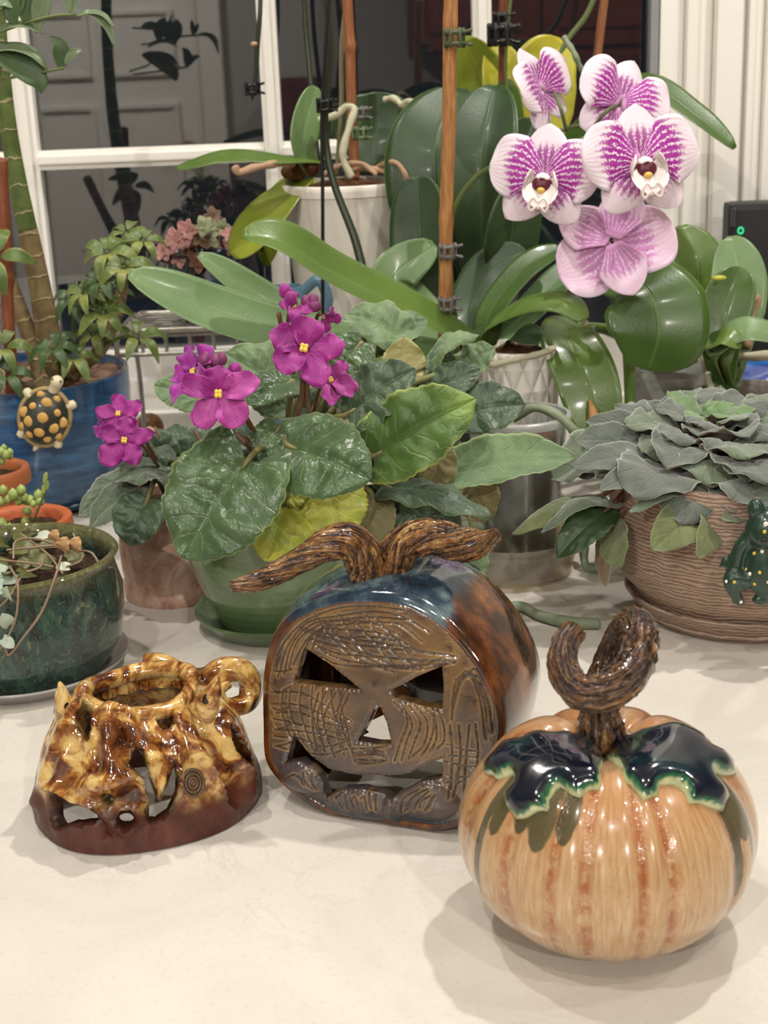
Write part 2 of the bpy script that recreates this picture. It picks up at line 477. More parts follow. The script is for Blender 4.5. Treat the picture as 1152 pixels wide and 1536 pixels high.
cols = [WX0] + xm + [xr]
mw = 0.0085
def muntin(lo, hi):
    """bar with stepped moulding on the room side"""
    g = box('muntin', lo, hi, M_TRIM, win, 0.001)
    return g
for i, x in enumerate(xm):
    ww = mw * (1.12 if i == 0 else 1.0)
    muntin((x - ww, YW - 0.012, ZB), (x + ww, YW + 0.010, WZ1))
    box('muntin_bead', (x - ww * 0.45, YW - 0.018, ZB), (x + ww * 0.45, YW - 0.0115, WZ1), M_TRIM, win, 0.002)
for z in (zbar, zbar + 0.36, zbar + 0.72):
    for a, b in zip(cols[:-1], cols[1:]):
        muntin((a + mw, YW - 0.0115, z - 0.0085), (b - mw, YW + 0.009, z + 0.0085))
        box('muntin_bead', (a + mw, YW - 0.0165, z - 0.0035), (b - mw, YW - 0.011, z + 0.0045), M_TRIM, win, 0.0015)
box('bottom_rail', (WX0, YW - 0.02, 0.0), (WX1, YW + 0.012, ZB), M_TRIM, win, 0.002)
box('rail_lip', (WX0, YW - 0.034, 0.0), (WX1, YW - 0.0195, 0.022), M_TRIM, win, 0.002)
box('side_rail', (xr + 0.006, YW - 0.013, ZB), (WX1 - 0.001, YW + 0.012, WZ1), plain('sash_side_grey', '#8d8f8f', 0.5), win)
zs = [ZB, zbar, zbar + 0.36, zbar + 0.72, WZ1]
for a, b in zip(cols[:-1], cols[1:]):
    for z0, z1 in zip(zs[:-1], zs[1:]):
        box('pane', (a, YW, z0), (b, YW + 0.002, z1), M_WGLASS, win)
box('top_rail', (WX0, YW - 0.02, WZ1 - 0.01), (WX1, YW + 0.012, WZ1 + 0.02), M_TRIM, win)
# fluted casing to the right of the glass
tr_ = empty('trim_1', (WX1, YW, 0)); tr_['kind'] = 'structure'
strips = [(984, 1020, .000), (1020, 1036, .012), (1036, 1062, .000), (1062, 1100, .016), (1100, 1108, .006), (1108, 1118, .016), (1118, 1134, .008), (1134, 1230, .018)]
for a, b, d in strips:
    xa, xb = winx(a, 150), winx(b, 150)
    box('casing_strip', (xa, YW - 0.012 - d, 0.0), (xb, YW + 0.03, WZ1 + 0.1), M_TRIM, tr_, 0.0025)

# what the glass mirrors: the far side of the kitchen
YB = -3.0
def mx_(px): return at(px, 100, 2 * YW - YB).x
def mz_(px, py): return at(px, py, 2 * YW - YB).z
d1 = empty('door_1', (-1.2, YB, -0.91)); d1['kind'] = 'structure'
dx0, dx1 = mx_(30), mx_(300)
box('slab', (dx0, YB + 0.001, -0.91), (dx1, YB + 0.03, 1.12), M_DOORP, d1)
def dpanel(xa, xb, za, zb):
    box('panel', (xa, YB + 0.030, za), (xb, YB + 0.036, zb), M_DOORP, d1, 0.002)
    for q in ((xa - .02, za - .02, xb + .02, za), (xa - .02, zb, xb + .02, zb + .02), (xa - .02, za, xa, zb), (xb, za, xb + .02, zb)):
        box('panel_moulding', (q[0], YB + 0.028, q[1]), (q[2], YB + 0.048, q[3]), M_DOORP, d1, 0.004)
for xa, xb in ((mx_(60), mx_(132)), (mx_(168), mx_(258))):
    for za, zb in ((-0.75, 0.20), (0.34, 0.54), (0.64, 0.98)): dpanel(xa, xb, za, zb)
for xa, xb in ((dx0 - 0.09, dx0 - 0.004), (dx1 + 0.004, dx1 + 0.09)):
    box('door_casing', (xa, YB + 0.001, -0.91), (xb, YB + 0.045, 1.21), M_DOORP, d1, 0.004)
box('door_casing', (dx0 - 0.09, YB + 0.001, 1.125), (dx1 + 0.09, YB + 0.045, 1.21), M_DOORP, d1, 0.004)
kn = mobj('knob', *ellipsoid((dx1 - 0.06, YB + 0.07, 0.05), (0.028, 0.03, 0.028))[:2], plain('brass', '#b08a4a', 0.3, metal=1.0), d1)
def cabinet(name, x0, x1, z0, z1, y0, y1, label, nd=2):
    c = empty(name, ((x0 + x1) / 2, y0, z0), label, 'cabinet')
    box('body', (x0, y0, z0), (x1, y1, z1), M_CHERRY, c)
    wdt = (x1 - x0) / nd
    for i in range(nd):
        a = x0 + i * wdt + 0.006; b = x0 + (i + 1) * wdt - 0.006
        d = box('door', (a, y1 + 0.001, z0 + 0.01), (b, y1 + 0.02, z1 - 0.01), M_CHERRY, c, 0.003)
        box('door_panel', (a + 0.06, y1 + 0.0205, z0 + 0.07), (b - 0.06, y1 + 0.028, z1 - 0.07), M_CHERRY, d, 0.003)
    return c
cabinet('wall_cabinet', mx_(612), mx_(980), mz_(700, 80), CEIL - 0.05, YB + 0.001, YB + 0.33, 'dark cherry wall cabinet mirrored at the upper right of the window', 2)
cabinet('tall_cabinet', mx_(770) + 0.02, mx_(1080), -0.91, mz_(700, 80) - 0.005, YB + 0.001, YB + 0.5, 'tall dark cherry cabinet below the wall cabinet across the kitchen', 2)
cabinet('side_cabinet', mx_(425), mx_(482), -0.91, mz_(450, 115), YB + 0.001, YB + 0.3, 'narrow cherry side cabinet mirrored behind the white tapered pot', 1)
# recessed light trims
M_RING = plain('light_trim', '#f4f2ec', 0.4)
for i, (x, y, p) in enumerate(CANS):
    o = lathe('ceiling_light', [(0.058, CEIL - 0.012), (0.075, CEIL - 0.008), (0.08, CEIL - 0.0005), (0.058, CEIL - 0.0005), (0.058, CEIL - 0.012)], (x, y, 0), M_RING, n=32)
    side = ['window counter, right', 'window counter, left', 'middle of the room, left', 'middle of the room, right', 'back of the room by the door', 'back of the room by the cabinets', 'middle of the room behind the camera', 'right end of the countertop'][i]
    tag(o, 'round recessed ceiling light over the ' + side, 'light', 'recessed ceiling lights')
# ------------------------------------------------------------------ glazed ceramics in the foreground
from mathutils.bvhtree import BVHTree
def proj(V):
    V = np.asarray(V, float) - np.array([0, 0, CAM_H]); d = V @ np.array(_f)
    return np.stack([576 + FPX * (V @ np.array(_r)) / d, 768 - FPX * (V @ np.array(_u)) / d], -1)

def mat_pumpkin():
    t = NT('tan_pumpkin_glaze'); uv = t.uv(); o = t.obj(); sp = t.sep(uv)
    st = t.noise(t.comb(t.math('MULTIPLY', sp[0], 210), t.math('MULTIPLY', sp[1], 9), 0.0), 1.0, 4, 0.6, 0.4)
    bl = t.noise(o, 42, 4, 0.6)
    c = t.ramp(st, [(0.22, '#8f6844'), (0.40, '#b08b62'), (0.6, '#c0a27a'), (0.8, '#cdb591')])
    c = t.mix(t.math('MULTIPLY', t.smooth(bl, 0.45, 0.7), 0.35), c, '#b98f60')
    warm = t.math('MULTIPLY', t.smooth(sp[1], 0.50, 0.92), t.smooth(t.noise(o, 30, 3), 0.25, 0.6))
    c = t.mix(t.math('MULTIPLY', warm, 0.6), c, '#a96a3a')
    speck = t.noise(t.comb(t.math('MULTIPLY', sp[0], 420), t.math('MULTIPLY', sp[1], 60), 3.0), 1.0, 3, 0.7)
    g = t.attr('groove')
    c = t.mix(t.math('MULTIPLY', t.math('MULTIPLY', g, t.smooth(t.noise(o, 160, 4, 0.7), 0.33, 0.62)), 0.9), c, '#94480f')
    c = t.mix(t.math('MULTIPLY', t.smooth(speck, 0.60, 0.70), t.math('ADD', 0.25, t.math('MULTIPLY', sp[1], 0.5))), c, '#70350f')
    dr = t.attr('drip')
    dm = t.smooth(t.math('ADD', dr, t.math('MULTIPLY', t.math('SUBTRACT', t.noise(o, 90, 3), 0.5), 0.5)), 0.38, 0.62)
    c = t.mix(t.math('MULTIPLY', dm, 0.85), c, t.mix(t.noise(o, 70, 2), '#14261c', '#3f4a2e'))
    h = t.math('MULTIPLY', g, t.noise(o, 190, 3, 0.7))
    return t.out(c, 0.22, 0.5, t.bump(h, 0.6, 0.0015), 0.7, 0.02)
def mat_bark(name='brown_bark_glaze', base=('#120804', '#4a2810', '#a06c36', '#e0b87c'), rscale=13.0, vs=50.0):  # default tan stops are lightened, putting extra highlight into the glaze colour
    t = NT(name); sp = t.sep(t.uv()); o = t.obj()
    v = t.comb(t.math('MULTIPLY', t.math('SINE', t.math('MULTIPLY', sp[0], 6.2832)), 2.2), t.math('MULTIPLY', t.math('COSINE', t.math('MULTIPLY', sp[0], 6.2832)), 2.2), t.math('MULTIPLY', sp[1], vs))
    n = t.noise(v, 1.2, 4, 0.6, 0.6); n2 = t.noise(o, 170, 4, 0.65)
    ln = t.math('ABSOLUTE', t.math('SINE', t.math('ADD', t.math('MULTIPLY', sp[0], 6.2832 * rscale * 0.5), t.math('MULTIPLY', n, 9.0))))
    gr = t.math('SUBTRACT', 1.0, t.smooth(ln, 0.08, 0.42))
    c = t.ramp(t.math('ADD', t.math('MULTIPLY', n, 0.5), t.math('MULTIPLY', n2, 0.5)), [(0.40, base[1]), (0.52, base[2]), (0.66, base[3])])
    c = t.mix(t.math('MULTIPLY', gr, 0.9), c, base[0])
    return t.out(c, 0.2, 0.5, t.bump(t.math('ADD', ln, t.math('MULTIPLY', n2, 0.5)), 1.0, 0.003), 0.8, 0.03)
M_BARK = mat_bark()
M_BARKD = mat_bark('dark_stem_glaze', ('#140b06', '#3a2412', '#6d4826', '#a87c4a'))

def make_pumpkin():
    cx, cy = 0.0825, 0.4925; R = 0.0577; B = 0.0438
    root = empty('ceramic_pumpkin', (cx, cy, 0), 'glossy tan ceramic pumpkin with two dark green leaves and a looped brown stem', 'pumpkin')
    gr = [math.radians(a) for a in (-86, -75, -107, -120, -140, -41, -20, 15, 50, 85, 120, 155, 190)]
    wd = [0.050, 0.050, 0.055, 0.05, 0.08, 0.075, .09, .12, .12, .12, .12, .12, .10]
    dp = [0.026, 0.028, 0.024, .012, .020, .034, .02, .045, .045, .045, .045, .045, .030]
    nu, nv = 260, 84
    V = []; UV = []; G = []; D = []
    drips = [(-156, -0.35, 0.85, 2.4), (-150, 0.30, 0.85, 5), (-138, 0.40, 0.85, 7), (-128, 0.33, 0.85, 7), (-117, 0.42, 0.85, 6), (-39, -0.30, 0.85, 2.8), (-27, -0.12, 0.85, 4.0), (-33, 0.18, .85, 6)]
    for i in range(nv + 1):
        a = -math.pi / 2 + math.pi * i / nv
        for j in range(nu):
            th = 2 * math.pi * j / nu
            g = 0.0; f = 1.0
            for q, s, d in zip(gr, wd, dp):
                e = (th - q + math.pi) % (2 * math.pi) - math.pi
                k = math.exp(-(e / s) ** 2); f -= d * k; g = max(g, math.exp(-(e / (s * 0.8)) ** 2))
            ca = max(math.cos(a), 0.0)
            rho = ca ** 0.80
            ff = 1 - (1 - f) * (0.35 + 0.65 * ca) * min(1, ca * 3) * (1.0 if a > 0 else max(0.15, 1 + a * 0.85))
            rr = R * rho * ff * (1 + 0.012 * math.sin(2 * th + 1) + 0.01 * math.sin(3 * th))
            z = B * math.sin(a) * (1.0 if a > 0 else 0.97)
            if a > 0: z = z - 0.013 * math.exp(-(rho / 0.28) ** 2) - (1 - f) * 0.055 * math.sin(a) * min(1, rho * 2.5)
            z = max(z + B * 0.94, 0.0) if a < 0 else z + B * 0.94
            V.append((cx + rr * math.cos(th), cy + rr * math.sin(th), z)); UV.append((j / nu, i / nv)); G.append(g * min(1, ca * 1.6))
            dm = 0.0; lat = math.sin(a)
            for (az, z0, z1, wdt) in drips:
                e = (math.degrees(th) - az + 180) % 360 - 180
                if z0 - 0.1 < lat < z1:
                    taper = min(1.0, max(0.0, (lat - z0) / 0.22))
                    dm = max(dm, math.exp(-(e / (wdt * (0.25 + 0.75 * taper))) ** 2) * min(1, taper * 2.2))
            D.append(dm)
    F = []
    for i in range(nv):
        for j in range(nu):
            a = i * nu + j; b = i * nu + (j + 1) % nu; F.append((a, b, b + nu, a + nu))
    V = np.array(V)
    mobj('body', V, F, mat_pumpkin(), root, True, uv=UV, attrs={'groove': G, 'drip': D})
    bvh = BVHTree.FromPolygons([Vector(v) for v in V], F)
    # leaves: outline laid on the body, rolled jagged pale edge
    def mat_pl():
        t = NT('green_leaf_glaze'); o = t.obj(); e = t.attr('edge'); n = t.noise(o, 60, 4, 0.6)
        c = t.ramp(n, [(0.32, '#080b18'), (0.5, '#0a1526'), (0.64, '#0c2a30'), (0.8, '#174836')])
        em = t.math('ADD', e, t.math('MULTIPLY', t.math('SUBTRACT', t.noise(o, 170, 3), 0.5), 0.45))
        c = t.mix(t.smooth(em, 0.35, 0.75), c, '#1f5a3c')
        c = t.mix(t.smooth(em, 0.72, 1.0), c, t.mix(t.noise(o, 260, 3), '#8f9a68', '#cfcfa0'))
        return t.out(c, 0.16, 0.5, t.bump(t.noise(o, 120, 3), 0.15, 0.001), 0.9, 0.02)
    mpl = mat_pl()
    def on_body(px, py):
        d = ray(px, py).normalized(); h = bvh.ray_cast(Vector((0, 0, CAM_H)), d)
        k = 0
        while h[0] is None and k < 40:
            px += (911 - px) * 0.02; py += (1200 - py) * 0.02; d = ray(px, py).normalized(); h = bvh.ray_cast(Vector((0, 0, CAM_H)), d); k += 1
        return h[0], h[1]
    def leaf_on(outline, veins, lift):
        pts = []
        rg = random.Random(5)
        base = dense(outline, 7)
        P0 = np.array(base); c0 = P0.mean(0)
        jag = [tuple(p + (p - c0) / max(np.linalg.norm(p - c0), 1) * (2.6 * math.sin(i * 1.1) + rg.uniform(-1.2, 1.2))) for i, p in enumerate(P0)]
        pt, tri = cdt(jag, [], 6.0, 0.1)
        J = np.array(jag)
        Pw = []; Nw = []; E_ = []
        for p in pt:
            loc, nn = on_body(p[0], p[1]); d = np.min(np.linalg.norm(J - p, axis=1))
            vd = min(min(np.linalg.norm(np.array(a) + (np.array(b) - np.array(a)) * min(1, max(0, np.dot(p - np.array(a), np.array(b) - np.array(a)) / np.dot(np.array(b) - np.array(a), np.array(b) - np.array(a)))) - p) for a, b in zip(v[:-1], v[1:])) for v in veins)
            hgt = 0.0046 * (1 - math.exp(-d / 6.0)) + 0.0012 + 0.0016 * math.exp(-((d - 9) / 6) ** 2) - 0.0014 * math.exp(-(vd / 4.5) ** 2) + lift(p)
            Pw.append(np.array(loc) + np.array(nn) * hgt); Nw.append(np.array(nn)); E_.append(math.exp(-(d / 9.5) ** 2) * (1.0 if p[1] > 1135 else 0.6))
        Pw = np.array(Pw); Nw = np.array(Nw)
        T_ = np.array(tri); bn = len(jag)
        for _ in range(10):
            acc = np.zeros_like(Pw); cn = np.zeros(len(Pw))
            for i0, i1 in ((0, 1), (1, 2), (2, 0)):
                np.add.at(acc, T_[:, i0], Pw[T_[:, i1]]); np.add.at(cn, T_[:, i0], 1); np.add.at(acc, T_[:, i1], Pw[T_[:, i0]]); np.add.at(cn, T_[:, i1], 1)
            av = acc / np.maximum(cn, 1)[:, None]; Pw[bn:] = Pw[bn:] * 0.5 + av[bn:] * 0.5
        n = len(Pw); tri = [tuple(reversed(q)) for q in tri]
        off = -Nw * 0.0045
        VV, FF, _ = thicken(Pw, tri, off, np.zeros((n, 2)))
        mobj('leaf', VV, FF, mpl, root, True, attrs={'edge': E_ + E_})
    leaf_on([(902, 1108), (870, 1102), (835, 1099), (790, 1103), (752, 1120), (734, 1138), (727, 1160), (748, 1170), (770, 1163), (772, 1175), (760, 1190), (764, 1216), (778, 1229), (806, 1221), (822, 1217), (824, 1200), (842, 1182), (856, 1192), (872, 1198), (884, 1186), (898, 1184), (905, 1165), (903, 1135)],
            [[(898, 1115), (845, 1150), (790, 1215)], [(898, 1115), (820, 1125), (742, 1160)], [(898, 1115), (880, 1150), (875, 1190)], [(850, 1120), (862, 1150)]], lambda p: 0.0)
    leaf_on([(912, 1122), (918, 1108), (945, 1102), (975, 1096), (1020, 1090), (1050, 1108), (1075, 1124), (1100, 1142), (1102, 1160), (1084, 1164), (1066, 1158), (1082, 1180), (1092, 1196), (1080, 1216), (1062, 1212), (1032, 1203), (1026, 1190), (1004, 1176), (990, 1178), (984, 1196), (968, 1199), (950, 1186), (938, 1172), (934, 1156), (922, 1148), (910, 1138)],
            [[(916, 1120), (980, 1130), (1090, 1150)], [(916, 1120), (990, 1150), (1075, 1205)], [(916, 1120), (950, 1150), (970, 1195)]], lambda p: 0.002 * math.exp(-((p[0] - 1015) / 40) ** 2 - ((p[1] - 1098) / 18) ** 2))
    # stem loop
    px = [(902, 1128, .502, 40), (902, 1100, .502, 34), (900, 1078, .504, 29), (898, 1046, .512, 22), (906, 1000, .522, 17), (930, 950, .522, 18), (952, 933, .511, 22), (962, 960, .497, 24), (948, 1005, .485, 25), (910, 1036, .478, 25), (868, 1036, .480, 23), (846, 1006, .487, 21), (848, 966, .495, 18), (862, 944, .500, 17)]
    k = ppm(.50, .11)
    rg = random.Random(3); phs = [rg.uniform(0, 6.28) for _ in range(8)]
    def sh(a, u):
        q = mnoise.fractal(Vector((math.cos(a) * 3.2, math.sin(a) * 3.2, u * 16)), 0.8, 2.0, 4)
        q2 = mnoise.noise(Vector((math.cos(a) * 5, math.sin(a) * 5, u * 60)))
        return 0.93 + 0.26 * abs(math.sin(4.0 * a + 5 * u + 2.2 * q)) ** 0.8 - 0.10 * abs(q) + 0.13 * q2
    tube('stem', [at(a, b, y) for a, b, y, r in px], [r * k for *_, r in px], M_BARKD, root, n=72, k=260, shape=sh)
make_pumpkin()

# ---- brown slab jack-o'-lantern
def mat_slab():
    t = NT('incised_brown_glaze'); uv = t.uv(); o = t.obj()
    g = t.attr('cut'); gg = t.attr('cutr')
    n = t.noise(o, 30, 4, 0.6); n2 = t.noise(o, 85, 4, 0.65)
    c = t.ramp(n, [(0.30, '#3b302b'), (0.44, '#54402f'), (0.58, '#6d5131'), (0.75, '#876637')])
    c = t.mix(t.math('MULTIPLY', t.smooth(n2, 0.56, 0.70), 0.8), c, '#2b1309')
    low = t.attr('low')
    c = t.mix(t.math('MULTIPLY', t.smooth(t.math('ADD', low, t.math('MULTIPLY', t.math('SUBTRACT', n2, 0.5), 1.1)), 0.35, 0.75), 0.75), c, '#413d42')
    c = t.mix(t.smooth(t.math('ADD', low, t.math('MULTIPLY', t.math('SUBTRACT', n2, 0.5), 0.5)), 0.88, 1.0), c, '#1d2430')
    c = t.mix(t.math('MULTIPLY', t.math('MULTIPLY', gg, t.smooth(n2, 0.35, 0.6)), 0.6), c, '#a8834c')
    c = t.mix(t.math('MULTIPLY', g, 0.7), c, '#1c1008')
    eg = t.attr('edge')
    c = t.mix(t.math('MULTIPLY', t.smooth(eg, 0.3, 0.9), 0.75), c, t.mix(n2, '#45200b', '#8a4a1c'))
    return t.out(c, 0.24, 0.5, t.bump(n2, 0.4, 0.002), 0.55, 0.04)
def mat_shell():
    t = NT('blue_brown_shell_glaze'); o = t.obj(); n = t.noise(o, 26, 4, 0.6, 0.6); n2 = t.noise(t.mapv(o, (1, 1, 0.35)), 70, 4, 0.6); top = t.attr('top')
    brown = t.ramp(n2, [(0.3, '#1d0e08'), (0.46, '#3d2010'), (0.6, '#6d3d18'), (0.75, '#9a6530')])
    blue = t.ramp(n2, [(0.3, '#141c2a'), (0.5, '#2b3f4e'), (0.7, '#6d7f80'), (0.85, '#8c8a74')])
    m_ = t.smooth(t.math('ADD', top, t.math('MULTIPLY', t.math('SUBTRACT', n, 0.5), 0.8)), 0.42, 0.62)
    return t.out(t.mix(m_, brown, blue), 0.14, 0.5, t.bump(n2, 0.25, 0.001), 0.85, 0.02)
def make_jack():
    Bp = on(575, 1238); ya = math.radians(-21); le = math.radians(7)
    root = empty('ceramic_jack_o_lantern', (Bp.x, Bp.y, 0), 'glossy brown incised slab jack-o-lantern with twisted vine stem, angry triangular eyes', 'jack-o-lantern')
    e1 = Vector((math.cos(ya), math.sin(ya), 0)); bk = Vector((-math.sin(ya), math.cos(ya), 0))
    e2 = Vector((0, 0, 1)) * math.cos(le) + bk * math.sin(le); nn = e1.cross(e2)      # nn points to the viewer
    def pl(p):
        d = ray(p[0], p[1]); o = Vector((0, 0, CAM_H)); tt = (Bp - o).dot(nn) / d.dot(nn); q = o + d * tt - Bp
        return (q.dot(e1), max(q.dot(e2), 0.0012))
    cr = lambda L: [(340 + x / 2.56, 770 + y / 2.56) for x, y in L]
    outl = [(559, 893), (606, 898), (652, 920), (691, 956), (723, 997), (746, 1043), (755, 1082), (752, 1114), (742, 1150), (728, 1182), (714, 1212), (700, 1233), (652, 1246), (613, 1245), (555, 1237), (496, 1221), (449, 1196), (416, 1166), (400, 1140), (396, 1082), (397, 1010), (408, 961), (434, 926), (473, 905), (516, 895)]
    O2 = smooth_poly([pl(p) for p in outl], 150)
    O2 = [(x, max(y, 0.0012)) for x, y in O2]
    H = [cr([(305, 513), (400, 570), (465, 622), (520, 668), (400, 660), (262, 645), (285, 575)]),
         cr([(640, 672), (740, 620), (832, 582), (838, 660), (835, 745), (750, 730), (655, 700)]),
         cr([(583, 727), (600, 738), (625, 800), (642, 880), (580, 878), (512, 865), (550, 800)]),
         cr([(262, 845), (330, 925), (400, 975), (500, 998), (620, 1000), (700, 995), (780, 955), (835, 935), (832, 1012), (755, 1018), (690, 1055), (645, 1083), (610, 1065), (530, 1045), (460, 1048), (393, 1085), (385, 1060), (380, 1010), (340, 968), (290, 945), (232, 955)])]
    H2 = [dense([pl(p) for p in h_], 0.002) for h_ in H]
    pt, tri = cdt(O2, H2, 0.00062, 0.12)
    A = np.array(O2); HB = np.vstack([np.array(h_) for h_ in H2])
    e1n, e2n, nnn, bpn, bkn = (np.array(v) for v in (e1, e2, nn, Bp, bk))
    dO = np.min([np.linalg.norm(pt - p, axis=1) for p in A], axis=0); dH = np.min([np.linalg.norm(pt - p, axis=1) for p in HB], axis=0)
    rs = np.random.RandomState(2)
    bulge = 0.004 * (1 - np.exp(-dO / 0.02)) - 0.0022 * np.exp(-(dO / 0.0016) ** 2) - 0.0008 * np.exp(-(dH / 0.0012) ** 2)
    # lower lip lobes (the three carved teeth) stand proud
    teeth = [cr([(300, 1010)]), cr([(510, 1100)]), cr([(760, 1090)])]
    for (q,), rr in zip(teeth, (0.010, 0.014, 0.013)):
        q = np.array(pl(q)); dd = np.linalg.norm((pt - q) / np.array([1.3, 0.8]), axis=1); bulge += 0.0035 * np.clip(1 - (dd / rr) ** 2, 0, 1) ** 0.5
    cl = np.array(pl(cr([(645, 1130)])[0])); dd = np.linalg.norm((pt - cl) / np.array([0.5, 1]), axis=1); bulge += 0.003 * np.clip(1 - (dd / .009) ** 2, 0, 1)
    # hand-scratched lines
    S_ = []; rg = random.Random(9); jt = lambda q: q + rg.uniform(-9, 9)
    def add(L): S_.append(cr([(jt(x), jt(y)) for x, y in L]))
    for i in range(7): add([(172 + i * 24, 640 - i * 14), (210 + i * 26, 520 - i * 12), (300 + i * 22, 420 + i * 2), (430, 368 + i * 16), (560, 352 + i * 18), (690 - i * 6, 372 + i * 20), (800 - i * 12, 440 + i * 16)][: 7 if i % 2 else 6])
    for i in range(6): add([(330 + i * 50, 385 + (i % 2) * 20), (420 + i * 48, 490), (540 + i * 44, 570), (660 + i * 34, 600 - i * 8)])
    for i in range(6): add([(280 + i * 18, 430 + i * 22), (430, 470 + i * 20), (600, 500 + i * 18), (760, 520 + i * 14), (880, 548 + i * 4)])
    for i in range(7): add([(176 + i * 3, 690 + i * 34), (290, 690 + i * 36), (390, 730 + i * 30), (490 - i * 4, 790 + i * 16)])
    for i in range(7): add([(215 + i * 40, 665), (205 + i * 42, 740), (235 + i * 40, 820), (280 + i * 36, 890 + i * 8)])
    for i in range(5): add([(360 + i * 30, 680), (330 + i * 30, 780), (360 + i * 30, 900)])
    for i in range(7): add([(650 + i * 27, 715 + i * 4), (695 + i * 25, 790), (680 + i * 26, 870), (650 + i * 26, 950 - i * 8)])
    for i in range(10): add([(862 + i * 4, 770 - i * 20 + 30), (890 + i * 8, 640 - i * 6), (930 + i * 8, 620 + i * 2), (975 + i * 6, 720), (1000 + i * 4, 860 - i * 4)][0 if i % 3 else 1:])
    for i in range(5): add([(850, 880 + i * 36), (910, 900 + i * 34), (980 - i * 8, 905 + i * 34)])
    for i in range(4): add([(865 + i * 34, 800), (870 + i * 32, 920), (860 + i * 26, 1080)])
    for i in range(5): add([(160 + i * 8, 600 + i * 70), (205, 612 + i * 68), (250, 590 + i * 70)])
    for i in range(6): add([(500 + i * 2, 895 + i * 11), (560, 888 + i * 12), (625 - i * 2, 892 + i * 11)])
    for i in range(6): add([(236 + i * 22, 1010 - i * 8), (270 + i * 16, 985 + i * 6), (318 + i * 9, 1040 + i * 4)])
    for i in range(7): add([(405 + i * 30, 1090), (425 + i * 28, 1065), (450 + i * 24, 1120 + i * 2)])
    for i in range(7): add([(670 + i * 20, 1140 - i * 4), (700 + i * 18, 1075 + i * 2), (760 + i * 10, 1035 + i * 6)])
    cut = np.full(len(pt), 1.0)
    for L in S_:
        Q = cat([pl(p) + (0.0,) for p in L], 6 * len(L))[:, :2]
        for a_, b_ in zip(Q[:-1], Q[1:]):
            lo_ = np.minimum(a_, b_) - 0.003; hi_ = np.maximum(a_, b_) + 0.003
            k_ = np.where(((pt > lo_) & (pt < hi_)).all(1))[0]
            if not len(k_): continue
            ab = b_ - a_; tt = np.clip(((pt[k_] - a_) @ ab) / max(ab @ ab, 1e-12), 0, 1); cut[k_] = np.minimum(cut[k_], np.linalg.norm(pt[k_] - (a_ + tt[:, None] * ab), axis=1))
    bulge += -0.00050 * np.exp(-(cut / 0.00036) ** 2) + 0.00012 * np.exp(-((cut - 0.0009) / 0.0004) ** 2)
    cutm = np.exp(-(cut / 0.00036) ** 2); cutr = np.exp(-((cut - 0.0008) / 0.0004) ** 2)
    P3 = bpn + pt[:, :1] * e1n + pt[:, 1:] * e2n + bulge[:, None] * nnn
    off = np.repeat((-nnn * 0.0065)[None], len(P3), 0)
    VV, FF, UU = thicken(P3, tri, off, pt)
    vmax = A[:, 1].max()
    low = np.clip(1.05 - pt[:, 1] / vmax * 1.5, 0, 1); edge = np.exp(-(dO / 0.0045) ** 2) * np.clip(pt[:, 1] / vmax * 2.2 - 0.2, 0, 1)
    mobj('face', VV, FF, mat_slab(), root, True, uv=UU, attrs={'low': np.concatenate([low, low]), 'edge': np.concatenate([edge, edge]), 'cut': np.concatenate([cutm, cutm]), 'cutr': np.concatenate([cutr, cutr])}).data.set_sharp_from_angle(angle=math.radians(48))
    # shell running back from the face
    c2 = np.array([(A[:, 0].min() + A[:, 0].max()) / 2, vmax * 0.30])
    rings = [(-0.0005, 1.0), (0.004, 1.022), (0.012, 1.045), (0.026, 1.068), (0.042, 1.072), (0.056, 1.04), (0.066, 0.97), (0.070, 0.90)]
    def ring(d, s, inn=0.0):
        q = c2 + (A - c2) * (s - inn); q3 = bpn + q[:, :1] * e1n + q[:, 1:] * e2n + d * bkn
        q3[:, 2] = np.maximum(q3[:, 2], 0.0010 + inn * 0.02); return q3
    V = []; 
    for d, s in rings: V.append(ring(d, s))
    for d, s in reversed(rings): V.append(ring(min(d, 0.064), s, 0.11))
    n = len(A); K = len(V); V = np.vstack(V); F = []
    for i in range(K):
        for j in range(n):
            a = i * n + j; b = i * n + (j + 1) % n; a2 = ((i + 1) % K) * n + j; b2 = ((i + 1) % K) * n + (j + 1) % n
            if A[j, 1] < 0.006 and abs(A[j, 0] - c2[0]) < 0.036 and (2 <= i <= 12): continue      # open underside
            F.append((a, a2, b2, b))
    hz = V[:, 2]; top = np.clip((hz - 0.078) / 0.026, 0, 1) * np.clip(1.25 - (V - bpn) @ e1n / 0.045, 0, 1)
    msh = mat_shell()
    mobj('shell', V, F, msh, root, True, attrs={'top': top})
    # back plate with an arched opening near the counter
    bo = c2 + (A - c2) * 0.93; bo[:, 1] = np.maximum(bo[:, 1], 0.0015)
    arch = [(c2[0] - 0.034, 0.0026), (c2[0] - 0.034, 0.014), (c2[0] - 0.022, 0.021), (c2[0] + 0.004, 0.024), (c2[0] + 0.028, 0.021), (c2[0] + 0.038, 0.013), (c2[0] + 0.039, 0.0026)]
    pb, tb = cdt([tuple(p) for p in bo], [dense(arch, 0.004)], 0.008)
    B3 = bpn + pb[:, :1] * e1n + pb[:, 1:] * e2n + 0.0645 * bkn
    VV, FF, UU = thicken(B3, tb, np.repeat((bkn * 0.005)[None], len(B3), 0), pb)
    mobj('back_plate', VV, FF, msh, root, False, attrs={'top': np.zeros(len(VV))})
    # twisted vine stem: two arms meeting on top
    k = ppm(.63, .12); Yc = (Bp.y + 0.035)
